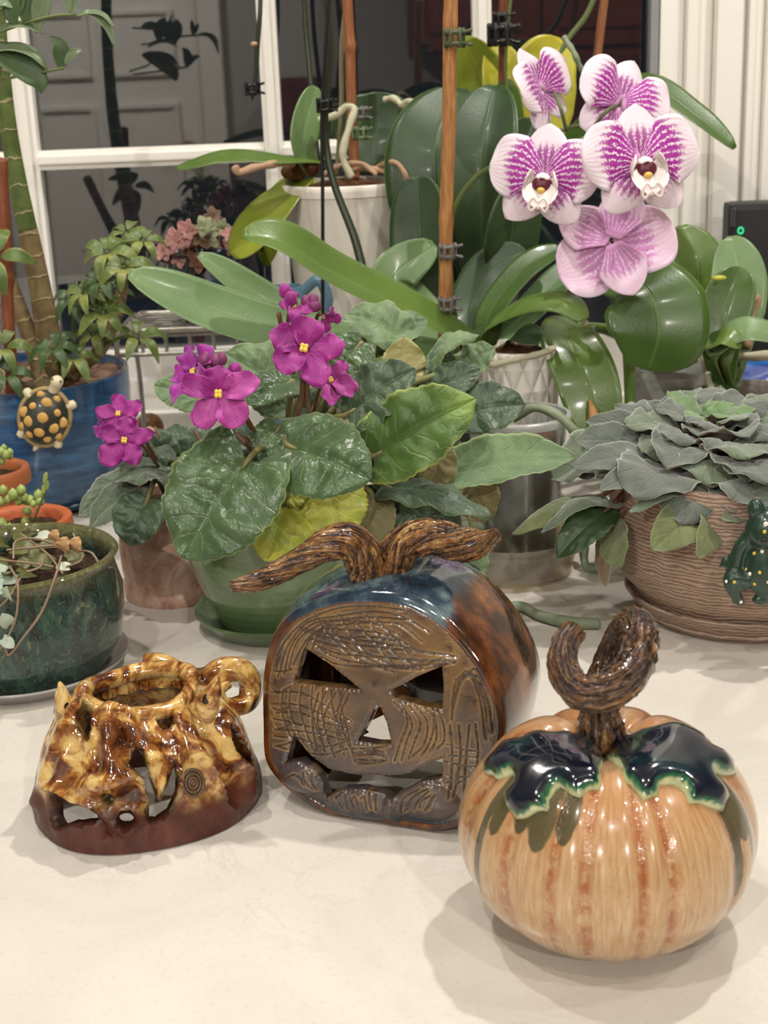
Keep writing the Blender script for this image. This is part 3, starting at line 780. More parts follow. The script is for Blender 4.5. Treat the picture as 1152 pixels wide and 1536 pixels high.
    def arm(pp, tw, seed):
        rg = random.Random(seed); p0, p1 = rg.uniform(0, 6), rg.uniform(0, 6)
        def sh(a, u):
            q = mnoise.fractal(Vector((math.cos(a) * 2.5, math.sin(a) * 2.5, u * 9 + p0)), 0.8, 2.0, 4)
            return 0.92 + 0.14 * math.cos(2 * a + p0) + 0.22 * abs(math.sin(5 * a + p1 + 2.0 * q)) ** 0.8 - 0.08 * abs(q)
        tube('stem', [at(x, y, Yc + d) for x, y, d, r in pp], [r * k for *_, r in pp], M_BARK, root, n=72, k=180, shape=sh, twist=tw)
    arm([(568, 892, .0, 22), (556, 868, .0, 25), (545, 836, -.003, 25), (522, 812, -.006, 24), (490, 818, -.008, 23), (455, 838, -.010, 20), (412, 861, -.014, 15), (375, 875, -.018, 11), (347, 880, -.021, 7)], 4.5, 1)
    arm([(560, 890, .004, 22), (574, 866, .004, 26), (590, 838, .002, 26), (614, 812, .0, 27), (650, 806, -.003, 28), (690, 816, -.006, 24), (722, 814, -.008, 17), (738, 806, -.010, 10), (747, 801, -.011, 9)], -4.5, 2)
make_jack()

# ---- horned creature lantern at the left
def mat_creature():
    t = NT('amber_creature_glaze'); o = t.obj(); v = t.attr('vv'); n = t.noise(o, 55, 5, 0.62, 1.4); n2 = t.noise(t.mapv(o, (1, 1, 0.5)), 130, 4, 0.65); rd = t.attr('ridge')
    gl = t.ramp(t.math('ADD', n, t.math('MULTIPLY', rd, 0.0)), [(0.30, '#150904'), (0.40, '#5c2e13'), (0.48, '#95602c'), (0.56, '#c9a45e'), (0.72, '#e0c98f')])
    gl = t.mix(t.math('MULTIPLY', t.smooth(n2, 0.53, 0.70), 0.75), gl, '#5a2a12')
    clay = t.ramp(n2, [(0.3, '#3a1a0f'), (0.6, '#54281a'), (0.8, '#6b3621')])
    gm = t.smooth(t.math('ADD', v, t.math('MULTIPLY', t.math('SUBTRACT', t.noise(o, 40, 3), 0.5), 0.32)), 0.24, 0.40)
    c = t.mix(gm, clay, gl)
    hl = t.math('MULTIPLY', t.attr('rim'), 0.8)
    c = t.mix(hl, c, '#1c0d07')
    rough = t.math('SUBTRACT', 0.42, t.math('MULTIPLY', gm, 0.28))
    return t.out(c, rough, 0.5, t.bump(n2, 0.35, 0.0014), t.math('MULTIPLY', gm, 0.7), 0.04)
def make_creature():
    c = np.array([-0.1165, 0.6005, 0.0]); az = math.radians(13); ax, ay, Hh = 0.0535, 0.0440, 0.0555
    E1 = np.array([math.cos(az), math.sin(az), 0]); E2 = np.array([-math.sin(az), math.cos(az), 0])
    root = empty('ceramic_creature_lantern', tuple(c), 'amber and brown ceramic horned face lantern with cutout eyes and coiled tail', 'lantern')
    def rho(v): return np.interp(v, [0, .06, .2, .4, .6, .78, .9, 1.0], [1.0, 1.0, .97, .91, .82, .70, .58, .44])
    def zz(v): return Hh * np.interp(v, [0, .2, .4, .6, .78, .9, 1.0], [0, .24, .47, .70, .88, .97, 1.0])
    def surf(u, v):
        r = rho(v) * (1 + 0.02 * np.sin(3 * u + 1) + 0.015 * np.sin(5 * u))
        z = zz(v) * (1 + 0.03 * np.sin(2 * u + 0.5)) + 0.0008
        return c + (r * ax * np.cos(u))[..., None] * E1 + (r * ay * np.sin(u))[..., None] * E2 + z[..., None] * np.array([0, 0, 1.0])
    us = np.linspace(-math.pi, 0.02, 500); vs = np.linspace(0, 1, 220); uu, vv = np.meshgrid(us, vs, indexing='ij')
    PX = proj(surf(uu, vv))
    K = 0.048                               # one unit of u in domain metres
    def inv(p):
        d = ((PX - np.array(p)) ** 2).sum(-1); i = np.unravel_index(np.argmin(d), d.shape)
        return (float(uu[i]) * K, float(vv[i]) * Hh * 1.25)
    cr = lambda L: [(30 + x / 2.954, 960 + y / 2.954) for x, y in L]
    def ell(x, y, a, b, r=0, n=14):
        return [(x + a * math.cos(q) * math.cos(r) - b * math.sin(q) * math.sin(r), y + a * math.cos(q) * math.sin(r) + b * math.sin(q) * math.cos(r)) for q in [2 * math.pi * i / n for i in range(n)]]
    holes_px = [cr([(265, 372), (296, 326), (325, 332), (322, 400), (305, 445), (275, 412)]), cr(ell(643, 353, 36, 42)), cr(ell(565, 286, 52, 20, -0.25)),
                cr([(516, 478), (545, 512), (568, 590), (598, 690), (616, 702), (650, 645), (684, 545), (694, 600), (690, 680), (655, 755), (604, 798), (572, 798), (568, 705), (546, 604), (502, 566), (478, 552), (500, 505)]),
                cr([(142, 664), (200, 692), (300, 742), (352, 762), (348, 800), (290, 806), (222, 812), (176, 826), (150, 790)]), cr(ell(470, 792, 34, 22)), cr(ell(395, 702, 20, 24)),
                cr([(905, 402), (940, 420), (985, 520), (1000, 580), (960, 530), (920, 450)])]
    holes = [dense([inv(p) for p in h_], 0.0013) for h_ in holes_px]
    u0, u1 = -math.pi * 1.5 * K, math.pi * 0.5 * K; vt = Hh * 1.25
    outline = dense([(u0, 0), (u1, 0), (u1, vt), (u0, vt)], 0.002)
    pt, tri = cdt(outline, holes, 0.00215, 0.15)
    U, Vv = pt[:, 0] / K, np.clip(pt[:, 1] / vt, 0, 1)
    P = surf(U, Vv); e = 1e-3
    N = nrm(np.cross(surf(U + e, Vv) - P, surf(U, np.clip(Vv + e, 0, 1.0 + e)) - P)); N[~np.isfinite(N).all(1)] = (0, 0, 1)
    out = P - c; s = np.sign((N * (out * [1, 1, .4])).sum(1)); s[s == 0] = 1; N *= s[:, None]
    px = proj(P); front = (N @ (-np.array(_f))) > -0.1
    def pdist(poly):
        poly = np.array(cr(poly)); d = np.full(len(px), 1e9)
        for a, b in zip(poly[:-1], poly[1:]):
            ab = b - a; t = np.clip(((px - a) @ ab) / (ab @ ab), 0, 1); d = np.minimum(d, np.linalg.norm(px - (a + t[:, None] * ab), axis=1))
        return d * 2.954
    bumps = [([(400, 350), (395, 450), (415, 560), (400, 610)], 62, .0085), ([(270, 650), (400, 625), (520, 585)], 46, .006), ([(545, 600), (562, 700), (535, 790), (470, 850), (430, 820)], 22, .0045),
             ([(500, 330), (590, 240), (690, 270)], 34, .0045), ([(715, 290), (785, 480), (875, 620), (955, 800)], 24, .0045), ([(870, 320), (960, 480), (1015, 700)], 30, .005), ([(770, 330), (860, 520), (930, 720)], 16, -.003),
             ([(285, 235), (180, 450), (85, 720)], 26, .0045), ([(330, 250), (240, 430), (170, 640)], 20, .0035), ([(590, 540), (612, 690)], 42, .004), ([(360, 790), (385, 860), (410, 940)], 9, -.0035), ([(585, 800), (585, 900)], 6, -.0025),
             ([(450, 330), (520, 420), (600, 520)], 30, .003), ([(340, 250), (305, 310)], 26, .004), ([(380, 640), (375, 780)], 10, -.003), ([(150, 640), (300, 720), (380, 780)], 22, .0035), ([(700, 500), (700, 640), (650, 780)], 18, .003),
             ([(440, 360), (480, 480), (470, 560)], 12, -.003), ([(350, 370), (340, 480), (350, 580)], 12, -.003)]
    disp = np.zeros(len(P)); rg = np.random.RandomState(4)
    for poly, r, h_ in bumps: disp += h_ * np.exp(-(pdist(poly) / r) ** 2) * front
    lowfade = np.clip(Vv * 8, 0, 1); disp *= lowfade
    disp += 0.0006 * np.sin(U * 17) * np.sin(Vv * 15) * lowfade
    dH = np.min([np.linalg.norm(pt - q, axis=1) for h_ in holes for q in h_], axis=0)
    disp += 0.0014 * np.exp(-((dH - 0.002) / 0.0016) ** 2) - 0.0006 * np.exp(-(dH / .0008) ** 2)
    P = P + N * disp[:, None]; P[:, 2] = np.maximum(P[:, 2], 0.0008)
    rim = np.exp(-(dH / 0.0012) ** 2)
    mc = mat_creature()
    VV, FF, UU = thicken(P, tri, -N * 0.0050, pt); VV[:, 2] = np.maximum(VV[:, 2], 0.0006)
    a2 = lambda a: np.concatenate([a, a])
    mobj('shell', VV, FF, mc, root, True, attrs={'vv': a2(Vv), 'ridge': a2(disp * 60), 'rim': a2(rim)}).data.set_sharp_from_angle(angle=math.radians(55))
    k = ppm(.61, .06)
    def ctube(name, L, n=20, kk=60, sh=None, tw=0.0, par=root):
        V, F, UV = tube_arrays([at(30 + x / 2.954, 960 + y / 2.954, Y) for x, y, Y, r in L], [r / 2.954 * k for *_, r in L], n, kk, sh, tw)
        return mobj(name, V, F, mc, par, True, attrs={'vv': np.full(len(V), 0.9), 'ridge': np.zeros(len(V)), 'rim': np.zeros(len(V))})
    rough = lambda a, u: 1 + .06 * math.sin(3 * a + 14 * u) + .05 * math.sin(5 * a - 25 * u)
    # top collar, tail with coil, horns
    th = np.linspace(-math.pi * 1.08, 0.2, 16); col = surf(th, np.full(16, 0.99)) + np.array([0, 0, 0.001])
    V, F, UV = tube_arrays([tuple(p) for p in col], [.0036] * 16, 14, 90, rough); mobj('collar', V, F, mc, root, True, attrs={'vv': np.full(len(V), .9), 'ridge': np.zeros(len(V)), 'rim': np.zeros(len(V))})
    th = np.linspace(0.1, math.pi * 0.95, 12); col = surf(th, np.full(12, 0.98)) + np.array([0, 0, 0.004])
    V, F, UV = tube_arrays([tuple(p) for p in col], [.0042] * 12, 14, 70, rough); mobj('collar', V, F, mc, root, True, attrs={'vv': np.full(len(V), .9), 'ridge': np.zeros(len(V)), 'rim': np.zeros(len(V))})
    ctube('tail', [(560, 92, .648, 36), (600, 95, .646, 44), (680, 130, .640, 48), (760, 175, .632, 52), (830, 170, .628, 56), (900, 135, .628, 58), (985, 140, .630, 56), (1025, 200, .630, 54), (1010, 270, .626, 50), (945, 300, .620, 44), (890, 275, .616, 34), (885, 225, .618, 26), (925, 195, .622, 20)], 24, 120, rough)
    for L in ([(200, 345, .597, 46), (194, 290, .594, 42), (186, 235, .593, 28), (176, 186, .593, 7)], [(812, 318, .580, 62), (836, 270, .578, 50), (860, 215, .577, 32), (879, 158, .577, 7)]):
        h_ = ctube('horn', L, 20, 40, rough)
        x, y, Y, r = L[1]
        cen = at(30 + (x - 4) / 2.954, 960 + (y + 2) / 2.954, Y - r / 2.954 * k * 0.86)
        V, F, _ = ellipsoid(cen + Vector((0, .0008, 0)), (.0026, .0012, .0034)); mobj('painted_horn_hole', V, F, plain('painted_hole_shade', '#140905', 0.3), h_)  # solid dark bead, its colour standing in for the shade inside a hole
    # small round stamp on the cheek
    q = at(30 + 772 / 2.954, 960 + 632 / 2.954, 0.572)
    arr = []
    i_ = np.argmin(np.linalg.norm(px - np.array(cr([(772, 632)])[0]), axis=1)); pc, nc = P[i_], N[i_]
    s1 = nrm(np.cross(nc, [0, 0, 1.0])); s2 = np.cross(s1, nc)
    for r_, zz_ in ((0.0052, 0.0008), (0.0037, 0.0009), (0.0021, 0.0010), (0.0008, 0.001)):
        L = [tuple(pc + nc * zz_ + s1 * r_ * math.cos(a) * 0.95 + s2 * r_ * math.sin(a) * 1.15) for a in np.linspace(0, 2 * math.pi, 12)]
        arr.append(tube_arrays(L, [.0008] * 12, 6, 30))
    joined('stamp', arr, plain('stamp_glaze', '#57402c', 0.35, coat=0.4, nscale=400, namt=0.5), root)
make_creature()
# ------------------------------------------------------------------ shared plant materials and pots
def leafmat(name, lo, hi, edge=None, vein=None, rough=0.42, veins=0.0, coat=0.0, sheen=0.0, edge_w=0.12, spots=None, nscale=55, bump=0.25, mid=0.03, vamt=0.5, tip=None, fine=0):
    t = NT(name); sp = t.sep(t.uv()); o = t.obj()
    s = t.math('ABSOLUTE', t.math('SUBTRACT', t.math('MULTIPLY', sp[0], 2.0), 1.0))
    n = t.noise(o, nscale, 4, 0.6)
    c = t.ramp(n, [(0.28, lo), (0.72, hi)])
    if tip: c = t.mix(t.smooth(t.math('ADD', sp[1], t.math('MULTIPLY', t.math('SUBTRACT', n, 0.5), 0.5)), 0.72, 1.15), c, tip)
    if spots: c = t.mix(t.math('MULTIPLY', t.smooth(t.noise(o, 38, 3), 0.5, 0.66), 0.7), c, spots)
    rib = t.math('SUBTRACT', 1.0, t.smooth(s, 0.0, mid)); hgt = rib
    if veins:
        ph = t.math('ADD', t.math('SUBTRACT', t.math('MULTIPLY', sp[1], veins), t.math('MULTIPLY', s, 1.5)), t.math('MULTIPLY', t.noise(o, 70, 2), 1.1))
        lv = t.math('SUBTRACT', 1.0, t.smooth(t.math('ABSOLUTE', t.math('SINE', t.math('MULTIPLY', ph, math.pi))), 0.0, 0.22))
        hgt = t.math('MAXIMUM', rib, lv)
    if vein: c = t.mix(t.math('MULTIPLY', hgt, vamt), c, vein)
    if edge: c = t.mix(t.math('MULTIPLY', t.smooth(s, 1.0 - edge_w, 1.0), 0.85), c, edge)
    fn = t.noise(o, 420, 2) if not fine else t.noise(o, fine, 3, 0.7)
    nb = t.bump(t.math('SUBTRACT', t.math('ADD', t.math('MULTIPLY', fn, 0.35), t.math('MULTIPLY', t.noise(o, 150, 3, 0.6), 1.6 if veins else 0.0)), hgt), bump, 0.0009)
    return t.out(c, rough, 0.45, nb, coat, 0.1, sheen=sheen)
V_TOP = leafmat('violet_leaf_green', '#374f2e', '#546e45', '#849656', '#728a54', 0.30, 6.0, edge_w=0.05, sheen=0.2, vamt=0.22, bump=0.45)
V_TOP2 = leafmat('violet_leaf_pale_green', '#4f6a47', '#71885c', '#95a86b', '#96ac74', 0.5, 6.0, edge_w=0.08, sheen=0.3, vamt=0.22, bump=0.45)
V_DARK = leafmat('violet_leaf_dark', '#2f4330', '#4a5f42', '#7d8a62', '#678a4c', 0.40, 6.0, edge_w=0.05, sheen=0.25, vamt=0.22, bump=0.45)
V_GRN2 = leafmat('violet_leaf_yellow_tip', '#35541f', '#567433', '#9aa450', '#87a04c', 0.42, 6.0, edge_w=0.1, sheen=0.2, vamt=0.22, bump=0.45, tip='#86a043')
V_YEL = leafmat('violet_leaf_yellow', '#8f9431', '#b4b64a', '#a9a758', '#c8cc6c', 0.45, 5.0, edge_w=0.08, vamt=0.5, spots='#7f9a34', bump=0.4)
V_BOT = leafmat('violet_leaf_underside', '#99955c', '#b9b27a', '#a6a868', '#d2caa0', 0.6, 6.0, vamt=0.6, bump=0.3)
V_BOTR = leafmat('violet_leaf_underside_olive', '#5d5c38', '#84794f', '#8f8f63', '#9c9570', 0.6, 6.0, vamt=0.5, bump=0.3)
G_TOP = leafmat('felt_leaf_grey', '#47524a', '#646c60', '#9aa092', '#4a554b', 0.8, 5.0, edge_w=0.07, sheen=0.6, vamt=0.5, bump=0.5, fine=700)
G_TOP2 = leafmat('felt_leaf_grey_green', '#4d5d49', '#6c7a60', '#9aa48a', '#55664f', 0.8, 5.0, edge_w=0.07, sheen=0.6, vamt=0.5, bump=0.5, fine=700)
G_NEW = leafmat('felt_leaf_new_green', '#4f6b44', '#6f8f54', '#9bb07a', '#5d7a4a', 0.75, 5.0, edge_w=0.08, sheen=0.5, vamt=0.5, bump=0.5)
G_OLD = leafmat('felt_leaf_old_green', '#4c5732', '#6d7546', '#8f9468', '#5b6a3a', 0.7, 5.0, edge_w=0.06, sheen=0.4, bump=0.4)
G_BOT = leafmat('felt_leaf_underside', '#75604a', '#8d7a60', '#a59a80', '#6a4038', 0.8, 5.0, sheen=0.4, vamt=0.5, bump=0.4)
O_GRN = leafmat('orchid_leaf_green', '#38521f', '#4a662a', '#6d8444', '#5e763a', 0.34, edge_w=0.03, coat=0.15, nscale=18, mid=0.05, bump=0.35)
O_LGT = leafmat('orchid_leaf_light_green', '#4d672a', '#647d38', '#839a54', '#748c48', 0.34, edge_w=0.03, coat=0.12, nscale=18, mid=0.05, bump=0.35)
O_GREY = leafmat('orchid_leaf_grey_green', '#5b774b', '#708a5a', '#8fa174', '#829b6a', 0.36, edge_w=0.03, coat=0.1, nscale=16, mid=0.06, bump=0.35)
O_DRK = leafmat('orchid_leaf_dark', '#23381b', '#324a26', '#6b8048', '#465f32', 0.42, edge_w=0.03, coat=0.04, nscale=16, mid=0.05, bump=0.35)
O_YEL = leafmat('orchid_leaf_yellow', '#9c9a24', '#c0b637', '#a9ab45', '#d2cb60', 0.36, edge_w=0.05, coat=0.15, nscale=20, mid=0.05, tip='#bdb53a')
O_YG = leafmat('orchid_leaf_yellow_green', '#6d7d24', '#8b9530', '#a0a850', '#9aa646', 0.34, edge_w=0.05, coat=0.2, nscale=20, mid=0.05)
O_BOT = leafmat('orchid_leaf_underside', '#4b5f31', '#647a42', None, '#7d9058', 0.45, nscale=18, mid=0.04)
M_STEMG = plain('green_stem', '#5d6b3a', 0.5, nscale=80, namt=0.25)
M_STEMD = plain('dark_spike_stem', '#2b3320', 0.35, nscale=80, namt=0.3)
M_STEMR = plain('reddish_petiole', '#6a4a34', 0.5, nscale=90, namt=0.3)
M_STEMV = plain('violet_petiole', '#7c7a4c', 0.5, nscale=90, namt=0.25)
M_ROOT = plain('silver_root', '#b9b69a', 0.65, nscale=120, namt=0.3, bump=0.001)
M_ROOTG = plain('grey_green_root', '#7f8a70', 0.65, nscale=120, namt=0.25, bump=0.001)
M_ROOTB = plain('tan_root', '#b08f72', 0.7, nscale=150, namt=0.35, bump=0.001)
def mat_soil(name, a, b, c, sc=260):
    t = NT(name); o = t.obj(); n = t.noise(o, sc, 4, 0.7); v = t.voro(o, sc * 0.6)
    return t.out(t.ramp(n, [(0.3, a), (0.55, b), (0.8, c)]), 0.85, 0.2, t.bump(v, 0.9, 0.003))
M_SOIL = mat_soil('dark_soil', '#1b130d', '#3a2a1d', '#6b543e')
M_BARKMIX = mat_soil('orchid_bark', '#2d1b10', '#5e3d25', '#9a7550', 160)
M_CLIP = plain('black_plastic', '#151617', 0.25)
M_CLIPC = plain('smoky_plastic', '#6d6a66', 0.2)
def mat_cane(name, a, b, c):
    t = NT(name); sp = t.sep(t.uv()); n = t.noise(t.comb(t.math('MULTIPLY', sp[0], 9), t.math('MULTIPLY', sp[1], 40), 0.0), 1.5, 4)
    return t.out(t.ramp(n, [(0.25, a), (0.5, b), (0.8, c)]), 0.45, 0.4)
M_CANE = mat_cane('bamboo_cane', '#8a5a30', '#ad7746', '#c39762')
M_CANER = mat_cane('red_cane', '#76482c', '#925b38', '#a8724c')
M_CANED = mat_cane('rust_cane', '#5a2e1c', '#7a4227', '#8f5433')

def potprof(rb, rt, h, wall=0.003, lip=0.0, liph=0.006, bulge=0.0, z0=0.0, foot=0.0, fill=0.75, n=10):
    """closed profile of a pot with real wall, optional lip, bulge and foot"""
    out = [(0.0005, z0 + foot * 0.5), (rb * 0.8, z0 + foot * 0.5), (rb * 0.86, z0), (rb * 0.97, z0), (rb, z0 + 0.0015)]
    for i in range(1, n):
        u = i / n; r = rb + (rt - rb) * u + bulge * math.sin(math.pi * u); out.append((r, z0 + h * u if not lip else z0 + (h - liph) * u))
    if lip: out += [(rt, z0 + h - liph), (rt + lip, z0 + h - liph + 0.0008), (rt + lip * 1.1, z0 + h - liph * 0.5)]
    top = rt + lip
    out += [(top, z0 + h - 0.0012), (top - wall * 0.35, z0 + h), (top - wall * 0.8 - lip * 0.6, z0 + h), (rt - wall, z0 + h - 0.0015)]
    for u in (0.9, 0.75, 0.5, 0.25, 0.1):
        out.append((max(0.001, rb + (rt - rb) * u + bulge * math.sin(math.pi * u) - wall), z0 + max(h * u, wall + foot)))
    out.append((0.0005, z0 + max(0.1 * h, wall + foot)))
    return out
def soil(c, r, mat_, parent, dome=0.004, amp=0.002, n=40, m_=14, seed=0, name='soil'):
    V = [tuple(c + Vector((0, 0, dome)))]; rg = random.Random(seed)
    for i in range(1, m_ + 1):
        q = r * i / m_
        for j in range(n):
            a = 2 * math.pi * j / n
            p = Vector((q * math.cos(a), q * math.sin(a), 0)); z = dome * (1 - (i / m_) ** 2) + amp * mnoise.noise(Vector((p.x * 160 + seed, p.y * 160, 0.3)))
            V.append((c.x + p.x, c.y + p.y, c.z + z))
    F = [(0, 1 + j, 1 + (j + 1) % n) for j in range(n)]
    for i in range(m_ - 1):
        for j in range(n):
            a = 1 + i * n + j; b = 1 + i * n + (j + 1) % n; F.append((a, a + n, b + n, b))
    return mobj(name, V, F, mat_, parent)
def saucer(name, c, r, h, mat_, label, wall=0.003):
    o = lathe(name, [(0.0005, 0.0), (r * 0.8, 0.0), (r * 0.84, 0.0006), (r, h - 0.001), (r - wall * 0.3, h), (r - wall, h - 0.001), (r * 0.80, wall), (0.0005, wall)], c, mat_, n=64)
    return tag(o, label, 'saucer')
def pebble(c, r, mat_, parent, seed, name='pebble', flat=0.6):
    V, F, U = ellipsoid((0, 0, 0), (r, r, r * flat), 10, 7); 
    for i in range(len(V)):
        V[i] *= 1 + 0.25 * mnoise.noise(Vector(V[i] / r * 0.9) + Vector((seed * 3.1, 0, 0)))
    a = seed * 2.4; R_ = np.array([[math.cos(a), math.sin(a), 0], [-math.sin(a), math.cos(a), 0], [0, 0, 1]])
    return mobj(name, V @ R_ + np.array(tuple(c)), F, mat_, parent)
UPN = np.array([0, -0.35, 1.0]); CAMN = (0, -1, 0.25)
def L3(pp): return [at(*p) for p in pp]
def bowed(b, t, bow, nor):
    b = Vector(b); t = Vector(t); d = (t - b); n = Vector(nor) - d * (Vector(nor).dot(d) / d.length_squared); n.normalize()
    mid = (b + t) / 2 + n * bow * d.length
    return [tuple(b), tuple(mid), tuple(t)]
# ------------------------------------------------------------------ African violets
M_VPET = None
def petal_mat(name, a, b, c, edge):
    t = NT(name); sp = t.sep(t.uv()); n = t.noise(t.comb(t.math('MULTIPLY', sp[0], 14), t.math('MULTIPLY', sp[1], 3), 0.0), 1.2, 3); o = t.obj()
    col = t.ramp(t.math('ADD', t.math('MULTIPLY', n, 0.5), t.math('MULTIPLY', t.noise(o, 90, 3), 0.5)), [(0.3, a), (0.5, b), (0.75, c)])
    return t.out(col, 0.45, 0.35, t.bump(n, 0.3, 0.0008), sheen=0.3)
M_VPET = petal_mat('magenta_violet_petal', '#6f0d66', '#92177c', '#b23a98', None)
M_VPET2 = petal_mat('purple_violet_petal', '#6d1270', '#94208c', '#ad3a9c', None)
M_VPET3 = petal_mat('pink_violet_petal', '#8c1d78', '#ab3a92', '#c668ac', None)
M_ANTH = plain('yellow_anther', '#e6c95a', 0.5)
M_BUD = plain('violet_bud', '#7c3564', 0.6, nscale=200, namt=0.3)
def frame_from(out, roll=0.0):
    o = Vector(out).normalized(); up = Vector((0, 0, 1)); r = up.cross(o)
    if r.length < 0.1: r = Vector((1, 0, 0))
    r.normalize(); u = o.cross(r)
    c, s = math.cos(roll), math.sin(roll)
    return r * c + u * s, u * c - r * s, o
def violet_flower(root, cpos, out, size, roll=0.0, mats=(None,), n=5, skip=(), cupa=0.25, seed=0, stem=None):
    fl = empty('flower', tuple(Vector(cpos) - parent_loc(root))); fl.parent = root
    R_, U_, O_ = frame_from(out, roll); c = Vector(cpos); rg = random.Random(seed)
    for i in range(n):
        if i in skip: continue
        a = 2 * math.pi * i / n + rg.uniform(-0.1, 0.1); d = R_ * math.cos(a) + U_ * math.sin(a)
        l = size / 2 * rg.uniform(0.84, 1.12) * (1.08 if U_.dot(d) < 0 else 0.90)
        cu = cupa + rg.uniform(-0.25, 0.25)
        p0 = c + d * size * 0.02; p1 = c + d * l * 0.55 + O_ * l * cu * 0.55; p2 = c + d * l + O_ * l * cu * rg.uniform(0.3, 1.0)
        leaf('petal', [p0, p1, p2], size * 0.40 * rg.uniform(.8, 1.15), mats[i % len(mats)], fl, nor=tuple(O_ - d * 0.2), prof=(w_sepal if rg.random() < .45 else w_petal), cup=rg.uniform(-.2, .45), ruffle=0.28, rk=rg.uniform(1.2, 2.6), nu=14, nv=10, thick=0.0004, seed=seed * 9 + i)
    for i in range(4):
        a = 2 * math.pi * i / 4 + 0.4; p = c + (R_ * math.cos(a) + U_ * math.sin(a)) * size * 0.035 + O_ * size * 0.06
        V, F, _ = ellipsoid(p, (size * .032, size * .028, size * .036), 8, 6); mobj('anther', V, F, M_ANTH, fl)
    if stem is not None:
        tube('flower_stem', [stem, (Vector(stem) + c) / 2 + Vector((0, 0, 0.006)), c - O_ * 0.002], 0.0011, M_STEMR, fl, n=8)
    return fl
def buds(root, pos, k=3, r=0.003, seed=1, mat_=None):
    rg = random.Random(seed)
    for i in range(k):
        p = Vector(pos) + Vector((rg.uniform(-1, 1), rg.uniform(-.4, .4), rg.uniform(-1, 1))) * r * 1.6
        V, F, _ = ellipsoid(p, (r * rg.uniform(.7, 1.1), r, r * rg.uniform(.9, 1.4)), 9, 7); mobj('bud', V, F, mat_ or M_BUD, root)
def vleaf(root, b, t, wpx, mats=None, nor=(0, -0.6, 1), bow=0.08, stem=None, hi=True, stem_mat=None, smr=0.0018, **kw):
    B_, T_ = at(*b), at(*t); Y = (b[2] + t[2]) / 2; w_ = wpx * ppm(Y, (B_.z + T_.z) / 2)
    d = dict(prof=w_violet, cup=0.10, ruffle=0.06, rk=3, quilt=0.10, veins=6, notch=0.10, serr=0.025, sk=11, thick=0.0009, nu=42 if hi else 24, nv=18 if hi else 10)
    d.update(kw)
    o = leaf('leaf', bowed(B_, T_, bow, nor), w_, mats or [V_TOP, V_BOT], root, nor=nor, seed=int(b[0] * 7 + t[1]), **d)
    if stem is not None:
        S0 = Vector(stem); d_ = (T_ - B_).normalized(); e = B_ + d_ * 0.006
        tube('petiole', [S0, S0.lerp(B_, 0.55) + Vector((0, 0, 0.012)), B_, e], [smr * 1.2, smr, smr * 0.9, smr * 0.5], stem_mat or M_STEMV, o, n=8)
    return o
